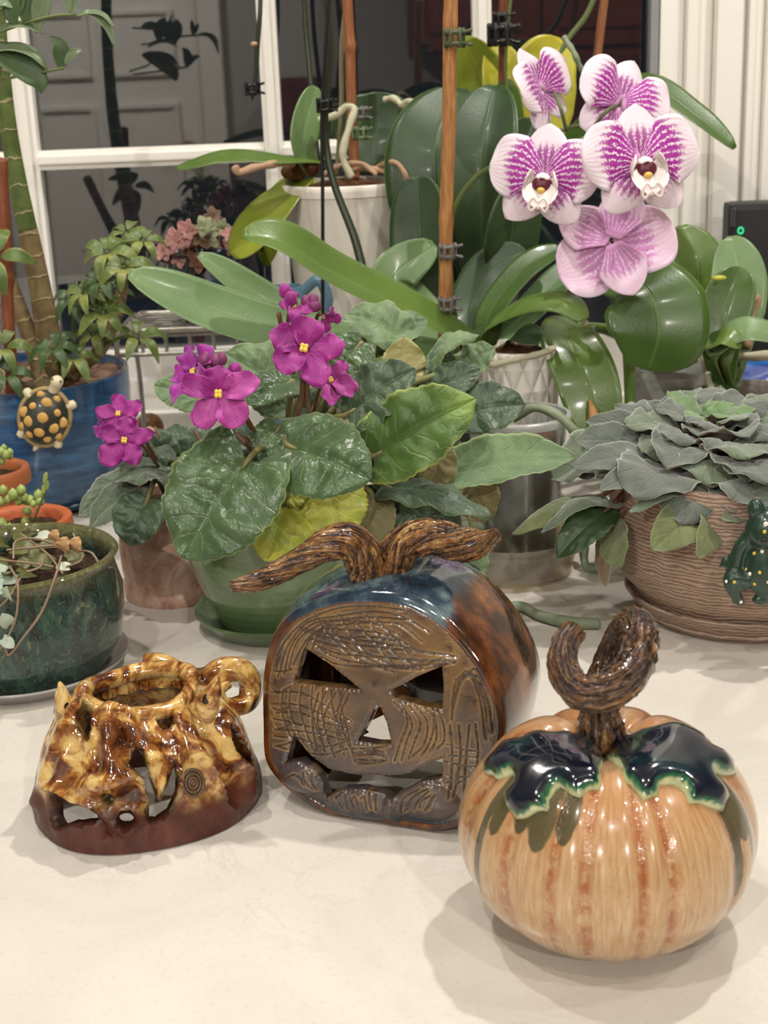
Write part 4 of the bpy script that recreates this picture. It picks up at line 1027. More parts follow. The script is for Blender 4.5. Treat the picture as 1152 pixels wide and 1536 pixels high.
def make_big_violet():
    cx = at(412, 900, .828).x; cy = .828
    sa = saucer('saucer', (cx, cy, 0), 0.0505, 0.012, plain('green_saucer_glaze', '#566b46', 0.22, coat=0.6, nscale=20, namt=0.1), 'green glazed saucer under the green pot behind the lanterns')
    root = empty('potted_african_violet', (cx, cy, 0.0032), 'large African violet with magenta flowers in a glossy green pot', 'potted plant', 'African violets')
    t = NT('green_pot_glaze'); o = t.obj(); n = t.noise(t.mapv(o, (1, 1, 3)), 14, 3)
    mp = t.out(t.ramp(n, [(0.3, '#5a6f4a'), (0.7, '#6e845a')]), 0.16, 0.5, t.bump(t.wave(o, 60, 1.0, 2, 1, 'Z'), 0.12, 0.001), 0.6, 0.04)
    lathe('pot', potprof(0.0345, 0.0575, 0.090, 0.004, bulge=0.0055, z0=0.0033, n=14), (cx, cy, 0), mp, root, n=72)
    soil(Vector((cx, cy, 0.082)), 0.054, M_SOIL, root)
    S = Vector((cx + 0.012, cy, 0.094))            # crown
    c2 = at(500, 690, .83)
    fr = (0, -0.75, 0.65); lf = (-0.35, -0.6, 0.7); rt = (0.35, -0.55, 0.75); up = (0, -0.35, 0.95)
    Y_ = [V_YEL, V_BOT]; D_ = [V_DARK, V_BOT]; P_ = [V_TOP2, V_BOT]; GY = [V_GRN2, V_BOT]
    vleaf(root, (372, 690, .762), (276, 838, .740), 178, nor=(-0.22, -0.95, 0.42), bow=0.06, stem=S, cup=0.06, notch=0.22, quilt=0.10)
    vleaf(root, (432, 668, .770), (556, 718, .748), 142, nor=(0.0, -0.80, 0.62), bow=0.10, stem=S, notch=0.30, cup=-0.10, quilt=0.12)
    vleaf(root, (560, 684, .790), (712, 598, .782), 128, GY, nor=(0.12, -0.80, 0.55), bow=0.08, stem=S, quilt=0.10, ruffle=0.12)
    vleaf(root, (520, 622, .805), (622, 552, .805), 98, D_, nor=(-0.15, -0.75, 0.6), bow=0.05, stem=S, ruffle=0.14, serr=0.05, sk=9)
    vleaf(root, (660, 715, .805), (862, 686, .790), 92, P_, nor=(0.05, -0.62, 0.8), bow=0.06, stem=S, quilt=0.05, cup=0.32, notch=0.03)
    vleaf(root, (574, 728, .790), (736, 774, .765), 66, [V_DARK, V_BOTR], nor=(0.0, -0.35, 0.95), bow=0.10, stem=S, cup=-0.25, ruffle=0.16, notch=0.05)
    vleaf(root, (688, 622, .83), (788, 606, .83), 84, D_, nor=(0.1, -0.75, 0.62), bow=0.10, stem=S, ruffle=0.1)
    vleaf(root, (612, 518, .865), (520, 470, .875), 86, P_, nor=(-0.1, -0.55, 0.85), bow=0.15, stem=S, quilt=0.12, ruffle=0.1)
    vleaf(root, (560, 520, .868), (640, 478, .885), 74, P_, nor=(0.1, -0.5, 0.85), bow=0.12, stem=S, quilt=0.12)
    vleaf(root, (545, 512, .850), (500, 560, .840), 66, [V_TOP, V_BOT], nor=(0, -0.8, 0.6), bow=0.1, stem=S)
    vleaf(root, (440, 600, .835), (340, 530, .850), 108, P_, nor=(-0.1, -0.72, 0.7), bow=0.12, stem=S, quilt=0.13, ruffle=0.10)
    vleaf(root, (470, 560, .85), (405, 505, .87), 92, P_, nor=(-0.1, -0.72, 0.7), bow=0.12, stem=S, quilt=0.13, ruffle=0.12)
    vleaf(root, (440, 572, .818), (372, 606, .800), 70, [V_TOP, V_BOT], nor=(0, -0.6, 0.8), bow=0.14, stem=S)
    vleaf(root, (300, 600, .830), (232, 578, .835), 62, P_, nor=(-0.1, -0.7, 0.7), bow=0.12, stem=S)
    # pale underside shown
    vleaf(root, (606, 574, .845), (606, 506, .850), 70, [V_BOT, V_TOP2], nor=(0.15, -0.95, 0.15), bow=-0.10, stem=S, quilt=0.04, cup=0.12, notch=0.02)
    vleaf(root, (640, 548, .850), (718, 502, .850), 58, [V_TOP2, V_BOT], nor=(0.1, -0.2, 1), bow=0.22, stem=S, edge_curl=0.3, notch=0.03)
    vleaf(root, (690, 560, .855), (742, 520, .855), 56, P_, nor=(0.2, -0.6, 0.8), bow=0.1, stem=S, ruffle=0.15)
    vleaf(root, (655, 560, .84), (668, 520, .86), 44, D_, nor=(0.3, -0.7, 0.5), bow=0.1, stem=S)
    vleaf(root, (640, 590, .835), (720, 555, .84), 60, D_, nor=(0.1, -0.75, 0.6), bow=0.1, stem=S)
    # yellow lower leaves over the pot rim
    vleaf(root, (432, 742, .778), (400, 842, .758), 112, Y_, nor=(-0.05, -0.98, 0.3), bow=0.10, stem=S, quilt=0.07, cup=-0.18)
    vleaf(root, (492, 722, .782), (508, 815, .765), 108, Y_, nor=(0.05, -0.95, 0.35), bow=0.10, stem=S, quilt=0.06, cup=-0.15)
    vleaf(root, (436, 716, .785), (412, 772, .775), 74, [V_YEL, V_BOT], nor=(-0.1, -0.95, 0.4), bow=0.1, stem=S)
    vleaf(root, (700, 715, .820), (732, 782, .815), 72, [V_BOTR, V_BOT], nor=(0.1, -0.95, 0.3), bow=0.1, stem=S)
    vleaf(root, (590, 735, .80), (650, 800, .79), 96, [V_DARK, V_BOTR], nor=(0.1, -0.9, 0.4), bow=0.1, stem=S)
    vleaf(root, (560, 745, .79), (545, 830, .78), 78, [V_BOTR, V_BOT], nor=(0.0, -0.95, 0.3), bow=0.1, stem=S)
    vleaf(root, (590, 800, .800), (640, 880, .790), 92, Y_, nor=(0.1, -0.9, 0.45), bow=0.1, stem=S)
    vleaf(root, (712, 826, .800), (716, 868, .795), 38, [V_TOP2, V_BOT], nor=(0.1, -0.95, 0.2), bow=0.1, stem=at(690, 770, .81), smr=0.0012)
    vleaf(root, (660, 676, .80), (640, 740, .795), 66, [V_BOTR, V_BOT], nor=(0.2, -0.95, 0.2), bow=0.1, stem=S)
    vleaf(root, (420, 640, .800), (388, 690, .785), 62, [V_TOP, V_BOT], nor=(0, -0.8, 0.6), bow=0.1, stem=S, hi=False)
    vleaf(root, (352, 770, .79), (305, 845, .775), 60, [V_TOP2, V_BOT], nor=(-0.3, -0.9, 0.3), bow=0.1, stem=S, hi=False)
    for b, t_, w_ in (((400, 690, .82), (330, 650, .825), 70), ((410, 700, .83), (350, 690, .82), 64), ((520, 700, .82), (480, 640, .83), 76), ((560, 720, .81), (600, 690, .82), 70), ((640, 690, .83), (690, 660, .84), 70), ((480, 640, .86), (430, 580, .875), 80), ((560, 640, .86), (570, 580, .88), 90), ((620, 640, .86), (660, 590, .875), 84), ((450, 730, .80), (470, 770, .79), 70), ((540, 750, .80), (600, 800, .795), 80), ((640, 760, .81), (690, 800, .81), 60)):
        vleaf(root, b, t_, w_, [V_DARK, V_BOTR], nor=(0, -0.7, 0.7), bow=0.1, stem=S, hi=False)
    for q in ((345, 640), (372, 655), (400, 640), (300, 660)): tube('petiole', [S, at(q[0] + 40, q[1] + 40, .81), at(*q, .815)], [.0024, .002, .0016], M_STEMR, root, n=8)
    # flowers
    k = ppm(.76, .16)
    A, B, C_ = [M_VPET, M_VPET3], [M_VPET2], [M_VPET]
    violet_flower(root, at(328, 592, .752), (0.02, -0.9, 0.42), 112 * k, 0.35, [M_VPET3, M_VPET, M_VPET, M_VPET3, M_VPET3], seed=1, cupa=0.22, stem=at(390, 660, .80))
    violet_flower(root, at(293, 560, .775), (-0.6, -0.55, 0.5), 100 * k, 0.9, B, seed=2, cupa=0.45, stem=at(390, 660, .80))
    buds(root, at(320, 548, .77), 5, .0032, 3); buds(root, at(356, 566, .775), 2, .0042, 4, M_VPET)
    violet_flower(root, at(456, 524, .775), (0.05, -0.85, 0.5), 118 * k, 0.1, C_, seed=3, cupa=0.2, stem=at(452, 610, .80))
    violet_flower(root, at(440, 460, .79), (0.3, -0.7, 0.5), 62 * k, 0.5, C_, seed=4, skip=(0,), cupa=0.7, stem=at(430, 505, .80))
    buds(root, at(424, 446, .79), 2, .0035, 5, M_VPET); buds(root, at(466, 460, .79), 4, .0035, 6)
    violet_flower(root, at(484, 474, .79), (0.5, -0.5, -0.4), 48 * k, 0.0, C_, seed=5, skip=(2, 3), cupa=0.7, stem=at(470, 505, .80))
    violet_flower(root, at(494, 570, .795), (0.4, -0.7, 0.3), 78 * k, 0.6, [M_VPET3], seed=6, skip=(1, 2), cupa=0.5, stem=at(470, 620, .81))
    for a, b, c in (((450, 548), (455, 590), (440, 640)), ((460, 550), (462, 600), (470, 660)), ((340, 630), (345, 665), (370, 690)), ((418, 470), (424, 500), (440, 560))):
        tube('flower_stem', [at(*a, .785), at(*b, .79), at(*c, .80)], 0.0014, M_STEMR, root, n=8)
make_big_violet()

def make_small_violet():
    cx = at(262, 860, .888).x; cy = .888
    root = empty('potted_african_violet', (cx, cy, 0), 'small African violet with two magenta flowers in a marbled pinkish brown pot', 'potted plant', 'African violets')
    t = NT('marbled_pink_clay'); o = t.obj(); n = t.noise(o, 40, 5, 0.6, 1.5); v = t.voro(t.mapv(o, (1, 1, 0.8)), 46, 'SMOOTH_F1')
    mp = t.out(t.ramp(n, [(0.3, '#97705e'), (0.5, '#c49e89'), (0.75, '#e0c9b8')]), 0.4, 0.4, t.bump(t.math('ADD', v, t.math('MULTIPLY', n, 0.4)), 1.0, 0.006), 0.2, 0.1)
    lathe('pot', [(0.0005, 0.002), (0.028, 0.002), (0.0295, 0.0), (0.0325, 0.0), (0.0335, 0.002), (0.0335, 0.010), (0.0325, 0.012), (0.034, 0.020), (0.0345, 0.035), (0.0335, 0.050), (0.031, 0.058), (0.032, 0.060), (0.0325, 0.066), (0.031, 0.067), (0.029, 0.066), (0.028, 0.050), (0.0275, 0.02), (0.027, 0.006), (0.0005, 0.006)], (cx, cy, 0), mp, root, n=64)
    soil(Vector((cx, cy, 0.060)), 0.0275, M_SOIL, root, dome=.002)
    S = Vector((cx, cy, 0.066))
    D_ = [G_TOP2, G_BOT]; E_ = [V_DARK, V_BOTR]
    vleaf(root, (262, 712, .868), (168, 722, .850), 62, [G_TOP2, G_BOT], nor=(-0.1, -0.5, 0.9), bow=0.14, stem=S, ruffle=0.2, rk=2.5, quilt=0.12, stem_mat=M_STEMR)
    vleaf(root, (216, 716, .872), (118, 772, .868), 66, D_, nor=(-0.3, -0.6, 0.7), bow=0.10, stem=S, stem_mat=M_STEMR)
    vleaf(root, (214, 728, .862), (134, 790, .856), 58, D_, nor=(-0.3, -0.7, 0.6), bow=0.12, stem=S, stem_mat=M_STEMR)
    vleaf(root, (222, 748, .850), (192, 818, .838), 84, E_, nor=(-0.25, -0.92, 0.35), bow=0.10, stem=S, cup=0.1)
    vleaf(root, (256, 690, .875), (210, 648, .885), 56, E_, nor=(-0.2, -0.6, 0.7), bow=0.1, stem=S, hi=False)
    vleaf(root, (272, 690, .885), (262, 636, .905), 52, E_, nor=(0, -0.8, 0.6), bow=0.1, stem=S, hi=False)
    vleaf(root, (282, 695, .885), (312, 640, .90), 56, E_, nor=(0.2, -0.8, 0.6), bow=0.1, stem=S, hi=False)
    vleaf(root, (270, 708, .862), (232, 676, .85), 48, E_, nor=(-0.1, -0.4, 0.9), bow=0.2, stem=S, hi=False)
    vleaf(root, (275, 712, .866), (320, 700, .86), 56, E_, nor=(0.2, -0.5, 0.9), bow=0.15, stem=S, hi=False)
    for q in ((232, 640), (250, 655), (292, 645), (224, 660)): tube('young_stem', [S, at(q[0] + 8, q[1] + 20, .88), at(*q, .885)], [.0016, .0013, .001], M_STEMR, root, n=7)
    k = ppm(.86, .12)
    violet_flower(root, at(178, 622, .862), (-0.05, -0.8, 0.6), 72 * k, 0.35, [M_VPET], seed=11, cupa=0.1, stem=at(235, 690, .87))
    violet_flower(root, at(187, 661, .848), (0.05, -0.9, 0.4), 82 * k, 0.2, [M_VPET], seed=12, cupa=0.1, stem=at(238, 700, .865))
    violet_flower(root, at(155, 640, .866), (-0.7, -0.6, 0.1), 44 * k, 0.2, [M_VPET2], seed=13, cupa=0.4, skip=(2,), stem=at(235, 690, .87))
    buds(root, at(228, 641, .87), 3, .0026, 8, plain('pale_bud', '#b28a80', 0.6))
make_small_violet()

def make_felt_violet():
    cx = at(1112, 850, .822).x; cy = .822
    mp = None
    t = NT('ribbed_brown_ceramic'); o = t.obj(); sp = t.sep(o); n = t.noise(t.mapv(o, (0.35, 0.35, 9)), 26, 3, 0.7)
    w_ = t.wave(t.mapv(o, (0.5, 0.5, 1)), 130, 7.0, 4, 1.4, 'Z')
    hh = t.math('ADD', t.math('MULTIPLY', w_, 0.6), t.math('MULTIPLY', n, 0.6))
    mp = t.out(t.ramp(hh, [(0.25, '#77604f'), (0.55, '#937c6b'), (0.85, '#ab9482')]), 0.55, 0.35, t.bump(hh, 0.45, 0.0010))
    sa = saucer('saucer', (cx, cy, 0), 0.071, 0.0165, mp, 'ribbed brown saucer under the pot of felt grey leaves', 0.004)
    root = empty('potted_african_violet', (cx, cy, 0.0042), 'African violet with felt grey leaves in a ribbed brown pot', 'potted plant', 'African violets')
    lathe('pot', [(0.0005, 0.006), (0.058, 0.006), (0.061, 0.0042), (0.064, 0.0042), (0.066, 0.019), (0.074, 0.027), (0.0795, 0.040), (0.081, 0.055), (0.0805, 0.082), (0.0795, 0.094), (0.079, 0.0955), (0.0755, 0.0955), (0.0745, 0.094), (0.075, 0.06), (0.070, 0.035), (0.060, 0.012), (0.0005, 0.010)], (cx, cy, 0), mp, root, n=96)
    soil(Vector((cx, cy, 0.084)), 0.0735, M_SOIL, root)
    C = Vector((at(1068, 690, .83).x, .835, 0.088)); rg = random.Random(21)
    N_ = 84
    for i in range(N_):
        u = i / (N_ - 1); a = i * 2.39996 + 0.4
        rr = 0.004 + 0.074 * u ** 0.75
        el = math.radians(26 - 36 * u + rg.uniform(-13, 13)); a += rg.uniform(-.25, .25)
        ln = 0.016 + 0.027 * u ** 0.6 + rg.uniform(-.004, .004)
        dh = Vector((math.cos(a), math.sin(a), 0))
        b = C + dh * rr * 0.72 + Vector((0, 0, 0.029 - 0.020 * u ** 1.3 + rg.uniform(-.003, .003))); d = dh * math.cos(el) + Vector((0, 0, math.sin(el)))
        tip = b + d * ln + Vector((0, 0, -0.004 * u))
        nor = Vector((0, 0, 1)) * math.cos(el) - dh * math.sin(el) * 0.9 + Vector((rg.uniform(-.25, .25), -0.45, 0.3))
        mats = [G_NEW, G_BOT] if u < 0.09 else ([G_TOP, G_BOT] if rg.random() < 0.65 else [G_TOP2, G_BOT])
        o = leaf('leaf', bowed(b, tip, 0.14, nor), ln * rg.uniform(0.85, 1.08), mats, root, nor=tuple(nor), prof=w_violet, cup=rg.uniform(-.3, .3), ruffle=0.10, rk=2.5, quilt=0.06, veins=5, notch=0.06, serr=0.03, sk=8, thick=0.0011, nu=20, nv=10, seed=i)
        tube('petiole', [C + dh * 0.006 + Vector((0, 0, -.002)), (C + b) / 2 + Vector((0, 0, 0.004)), b, b + d * 0.003], [.0016, .0015, .0014, .0008], M_STEMR, o, n=6)
    S = C
    kw = dict(stem=S, stem_mat=M_STEMR, ruffle=0.06, quilt=0.04, notch=0.03)
    vleaf(root, (905, 742, .815), (768, 800, .800), 58, [G_OLD, G_BOT], nor=(-0.2, -0.15, 0.95), bow=0.12, cup=-.4, **kw)
    vleaf(root, (930, 752, .800), (812, 798, .785), 40, [G_TOP2, G_BOT], nor=(-0.3, -0.2, 0.95), bow=0.2, cup=-.2, **kw)
    vleaf(root, (915, 760, .795), (836, 836, .780), 62, [O_DRK, G_BOT], nor=(-0.5, -0.75, 0.4), bow=0.08, **kw)
    vleaf(root, (920, 788, .790), (932, 850, .765), 60, [G_OLD, G_BOT], nor=(-0.6, -0.7, 0.1), bow=0.05, **kw)
    vleaf(root, (910, 795, .800), (908, 880, .790), 36, [G_BOT, G_BOT], nor=(-0.8, -0.6, 0.1), bow=0.05, **kw)
    vleaf(root, (1048, 770, .765), (978, 824, .738), 72, [G_OLD, G_BOT], nor=(-0.25, -0.85, 0.45), bow=0.14, **kw)
    vleaf(root, (1068, 762, .768), (1046, 836, .735), 54, [G_OLD, G_BOT], nor=(0.45, -0.8, 0.4), bow=0.12, **kw)
    vleaf(root, (1035, 738, .775), (945, 768, .752), 44, [G_TOP2, G_BOT], nor=(-0.1, -0.1, 1), bow=0.16, cup=-.3, **kw)
    vleaf(root, (1000, 705, .79), (900, 735, .765), 56, [G_TOP, G_BOT], nor=(-0.15, -0.5, 0.9), bow=0.10, **kw)
    vleaf(root, (985, 690, .80), (858, 700, .785), 60, [G_TOP, G_BOT], nor=(-0.2, -0.55, 0.85), bow=0.10, **kw)
    vleaf(root, (965, 672, .82), (862, 660, .82), 66, [G_TOP, G_BOT], nor=(-0.2, -0.6, 0.8), bow=0.10, **kw)
    vleaf(root, (980, 655, .84), (880, 632, .85), 52, [G_TOP, G_BOT], nor=(-0.1, -0.6, 0.8), bow=0.12, **kw)
    vleaf(root, (1010, 640, .85), (940, 615, .87), 56, [G_TOP, G_BOT], nor=(-0.1, -0.7, 0.7), bow=0.10, **kw)
    vleaf(root, (1045, 640, .86), (1012, 598, .88), 60, [G_TOP, G_BOT], nor=(-0.1, -0.75, 0.7), bow=0.10, **kw)
    vleaf(root, (1085, 735, .77), (1100, 768, .745), 60, [G_TOP, G_BOT], nor=(0.1, -0.6, 0.8), bow=0.12, **kw)
    vleaf(root, (1100, 715, .775), (1152, 745, .748), 62, [G_TOP2, G_BOT], nor=(0.2, -0.6, 0.8), bow=0.12, **kw)
    vleaf(root, (1110, 690, .79), (1190, 690, .77), 64, [G_TOP, G_BOT], nor=(0.3, -0.6, 0.8), bow=0.12, **kw)
    vleaf(root, (1120, 770, .760), (1085, 780, .742), 40, [G_TOP2, G_BOT], nor=(0.1, -0.6, 0.8), bow=0.12, **kw)
    return cx, cy
FVX, FVY = make_felt_violet()
# ------------------------------------------------------------------ orchids
def orchid_petal_mat(name, base, base2, spot, amount, lo=0.05, hi=0.72, N=30.0):
    t = NT(name); sp = t.sep(t.uv()); o = t.obj()
    s = t.math('SUBTRACT', t.math('MULTIPLY', sp[0], 2.0), 1.0)
    n1 = t.noise(t.comb(t.math('MULTIPLY', s, 3.0), t.math('MULTIPLY', sp[1], 9.0), t.attr('seed')), 1.3, 3, 0.6)
    st = t.math('SINE', t.math('ADD', t.math('MULTIPLY', s, N), t.math('MULTIPLY', n1, 5.0)))
    brk = t.noise(t.comb(t.math('MULTIPLY', s, 16.0), t.math('MULTIPLY', sp[1], 30.0), t.attr('seed')), 1.0, 2, 0.6)
    val = t.math('ADD', t.math('MULTIPLY', st, 0.42), t.math('MULTIPLY', t.math('SUBTRACT', brk, 0.5), 3.0))
    ab = t.math('ABSOLUTE', s)
    near = t.math('MULTIPLY', t.smooth(sp[1], -0.02, 0.10), t.math('SUBTRACT', 1.0, t.smooth(t.math('ADD', sp[1], t.math('MULTIPLY', t.math('POWER', ab, 2.0), 0.25)), hi - 0.25, hi + 0.12)))
    thr = t.math('SUBTRACT', t.math('MULTIPLY', near, 1.35), 1.0)       # more colour near the middle
    m_ = t.math('MULTIPLY', t.smooth(t.math('ADD', val, thr), -0.12, 0.18), near)
    c0 = t.mix(t.noise(o, 60, 3), base, base2)
    c = t.mix(t.math('MULTIPLY', m_, amount, clamp=True), c0, spot)
    cen = t.math('SUBTRACT', 1.0, t.smooth(sp[1], 0.0, 0.16))
    c = t.mix(t.math('MULTIPLY', cen, 0.55), c, '#c25cb4')
    vn = t.math('SINE', t.math('MULTIPLY', s, 40.0))
    return t.out(c, 0.5, 0.35, t.bump(vn, 0.12, 0.0006), sheen=0.2, sss=0.12)
OP = orchid_petal_mat('orchid_petal', '#f1e3ea', '#ead3e0', '#a01f96', 1.0, hi=0.82)
OS = orchid_petal_mat('orchid_sepal', '#f0e2ea', '#e6cbdb', '#a02a96', 0.9, hi=0.72, N=22.0)
OB = orchid_petal_mat('orchid_petal_back', '#e6cbdc', '#dbb7cf', '#b25aa6', 0.75, hi=0.75, N=26.0)
M_LIPW = plain('orchid_lip_white', '#f2e6e2', 0.4, nscale=120, namt=0.06)
M_LIPM = plain('orchid_lip_maroon', '#5a0f28', 0.4, nscale=150, namt=0.3)
M_LIPY = plain('orchid_lip_yellow', '#d9b85a', 0.45, nscale=200, namt=0.2)
def pleaf(fl, name, pts, width, mats, pseed, **kw):
    V, F, UV, M = leaf_arrays(pts, width, **kw)
    return mobj(name, V, F, mats, fl, True, uv=UV, fmat=M, attrs={'seed': np.full(len(V), float(pseed))})
def orchid_flower(root, cpos, out, size, roll=0.0, seed=0, lip=True, back=False, fold=0.0, pet=(1, 1)):
    c = Vector(cpos); fl = empty('flower', tuple(c - parent_loc(root))); fl.parent = root
    R_, U_, O_ = frame_from(out, roll); rg = random.Random(seed); h = size / 2
    P = lambda x, y, z: c + R_ * x * h + U_ * y * h + O_ * z * h
    for sx, on_ in ((-1, pet[0]), (1, pet[1])):
        if not on_: continue
        pleaf(fl, 'petal', [P(0.02 * sx, 0.02, 0.02), P(0.5 * sx, 0.16, 0.10 + fold), P(0.98 * sx, 0.16, 0.02 + 1.6 * fold)], size * 0.56, [OP, OB], seed * 7 + sx + 3, nor=tuple(O_ - R_ * sx * fold), prof=w_petal, cup=-0.12, ruffle=0.09, rk=1.6, thick=0.0006, nu=22, nv=18, seed=seed + sx)
    for (x, y, w_) in ((0.0, 0.95, 0.40), (-0.62, -0.72, 0.38), (0.62, -0.72, 0.38)):
        pleaf(fl, 'sepal', [P(x * .05, y * .05, -0.03), P(x * 0.5, y * 0.5, 0.02), P(x, y, -0.06)], size * w_, [OS, OB], seed * 5 + x * 3 + y, nor=tuple(O_), prof=w_sepal, cup=-0.15, ruffle=0.07, rk=1.2, thick=0.0006, nu=18, nv=14, seed=seed + 3)
    if lip:
        lp = empty('lip', (0, 0, 0)); lp.parent = fl; P0 = P; P = lambda x, y, z: P0(x * 1.3, y * 1.3 + 0.02, z * 1.2); size = size * 1.3
        for sx in (-1, 1):
            leaf('side_lobe', [P(0.04 * sx, -0.10, 0.08), P(0.20 * sx, -0.10, 0.20), P(0.15 * sx, 0.06, 0.32)], size * 0.15, M_LIPW, lp, nor=tuple(-R_ * sx + O_ * 0.4), prof=w_petal, cup=0.2, nu=10, nv=8, thick=0.0006)
            tube('tendril', [P(0.02 * sx, -0.40, 0.30), P(0.10 * sx, -0.47, 0.32), P(0.13 * sx, -0.38, 0.34), P(0.06 * sx, -0.30, 0.36), P(0.01 * sx, -0.36, 0.37)], size * 0.010, M_LIPW, lp, n=6, k=26)
        leaf('mid_lobe', [P(0, -0.08, 0.10), P(0, -0.28, 0.26), P(0, -0.44, 0.30)], size * 0.24, M_LIPW, lp, nor=tuple(O_ + U_ * 0.5), prof=w_sepal, cup=0.35, nu=12, nv=8, thick=0.0008)
        V, F, _ = ellipsoid(P(0, -0.12, 0.14), (size * .075, size * .055, size * .065), 14, 10); mobj('throat', V, F, M_LIPM, lp)
        V, F, _ = ellipsoid(P(0, -0.19, 0.24), (size * .028, size * .024, size * .020), 12, 8); mobj('callus', V, F, M_LIPY, lp)
        leaf('column', [P(0, 0.04, 0.05), P(0, 0.05, 0.16), P(0, -0.02, 0.27)], size * 0.12, M_LIPW, lp, nor=tuple(U_), prof=w_petal, cup=-0.6, nu=8, nv=8, thick=0.0012)
    return fl
def oleaf(root, pp, wpx, mats, nor=(0, -0.5, 1), **kw):
    pts = L3(pp); Ym = sum(p[2] for p in pp) / len(pp); w_ = wpx * ppm(Ym, sum(p.z for p in pts) / len(pts))
    d = dict(prof=w_orchid, cup=0.04, fold=0.06, thick=0.0016, nu=30, nv=12); d.update(kw)
    if not isinstance(mats, (list, tuple)): mats = [mats, O_BOT]
    return leaf('leaf', pts, w_, mats, root, nor=nor, **d)
def clip(root, p, r, mat_):
    """small claw clip: ring with two rows of teeth"""
    arr = []
    p = Vector(p)
    for dz in (-0.6, 0.6):
        arr.append(tube_arrays([p + Vector((r * math.cos(a), r * math.sin(a), r * dz)) for a in np.linspace(0, 5.6, 9)], r * 0.28, 6, 26))
    for a in np.linspace(0.4, 5.2, 6):
        b = p + Vector((r * 1.05 * math.cos(a), r * 1.05 * math.sin(a), 0)); arr.append(tube_arrays([b + Vector((0, 0, -r)), b + Vector((0, 0, r))], r * 0.26, 5, 4))
    for sx in (-1, 1): arr.append(tube_arrays([p + Vector((r * .9, 0, sx * r * .5)), p + Vector((r * 1.9, -r * .3, sx * r * .8))], r * 0.22, 5, 5))
    return joined('clip', arr, mat_, root)
def cane(root, a, b, r, mat_, nodes=(0.35, 0.72)):
    A = Vector(a); B = Vector(b); n = 26
    pts = [A.lerp(B, i / n) + Vector((0.0003 * math.sin(i * 0.5), 0, 0)) for i in range(n + 1)]
    rad = [r * (1 + 0.28 * max(math.exp(-((i / n - q) / 0.012) ** 2) for q in nodes)) for i in range(n + 1)]
    return tube('stake', pts, rad, mat_, root, n=10, k=90)
def root_tube(root, pp, r, mat_=None, name='aerial_root', seed=0):
    rg = random.Random(seed); ph = rg.uniform(0, 6)
    sh = lambda a, u: 1 + 0.12 * math.sin(23 * u + ph) + 0.06 * math.sin(3 * a + 9 * u)
    return tube(name, L3(pp) if not isinstance(pp[0], Vector) else pp, r, mat_ or M_ROOT, root, n=9, k=9 * len(pp), shape=sh)

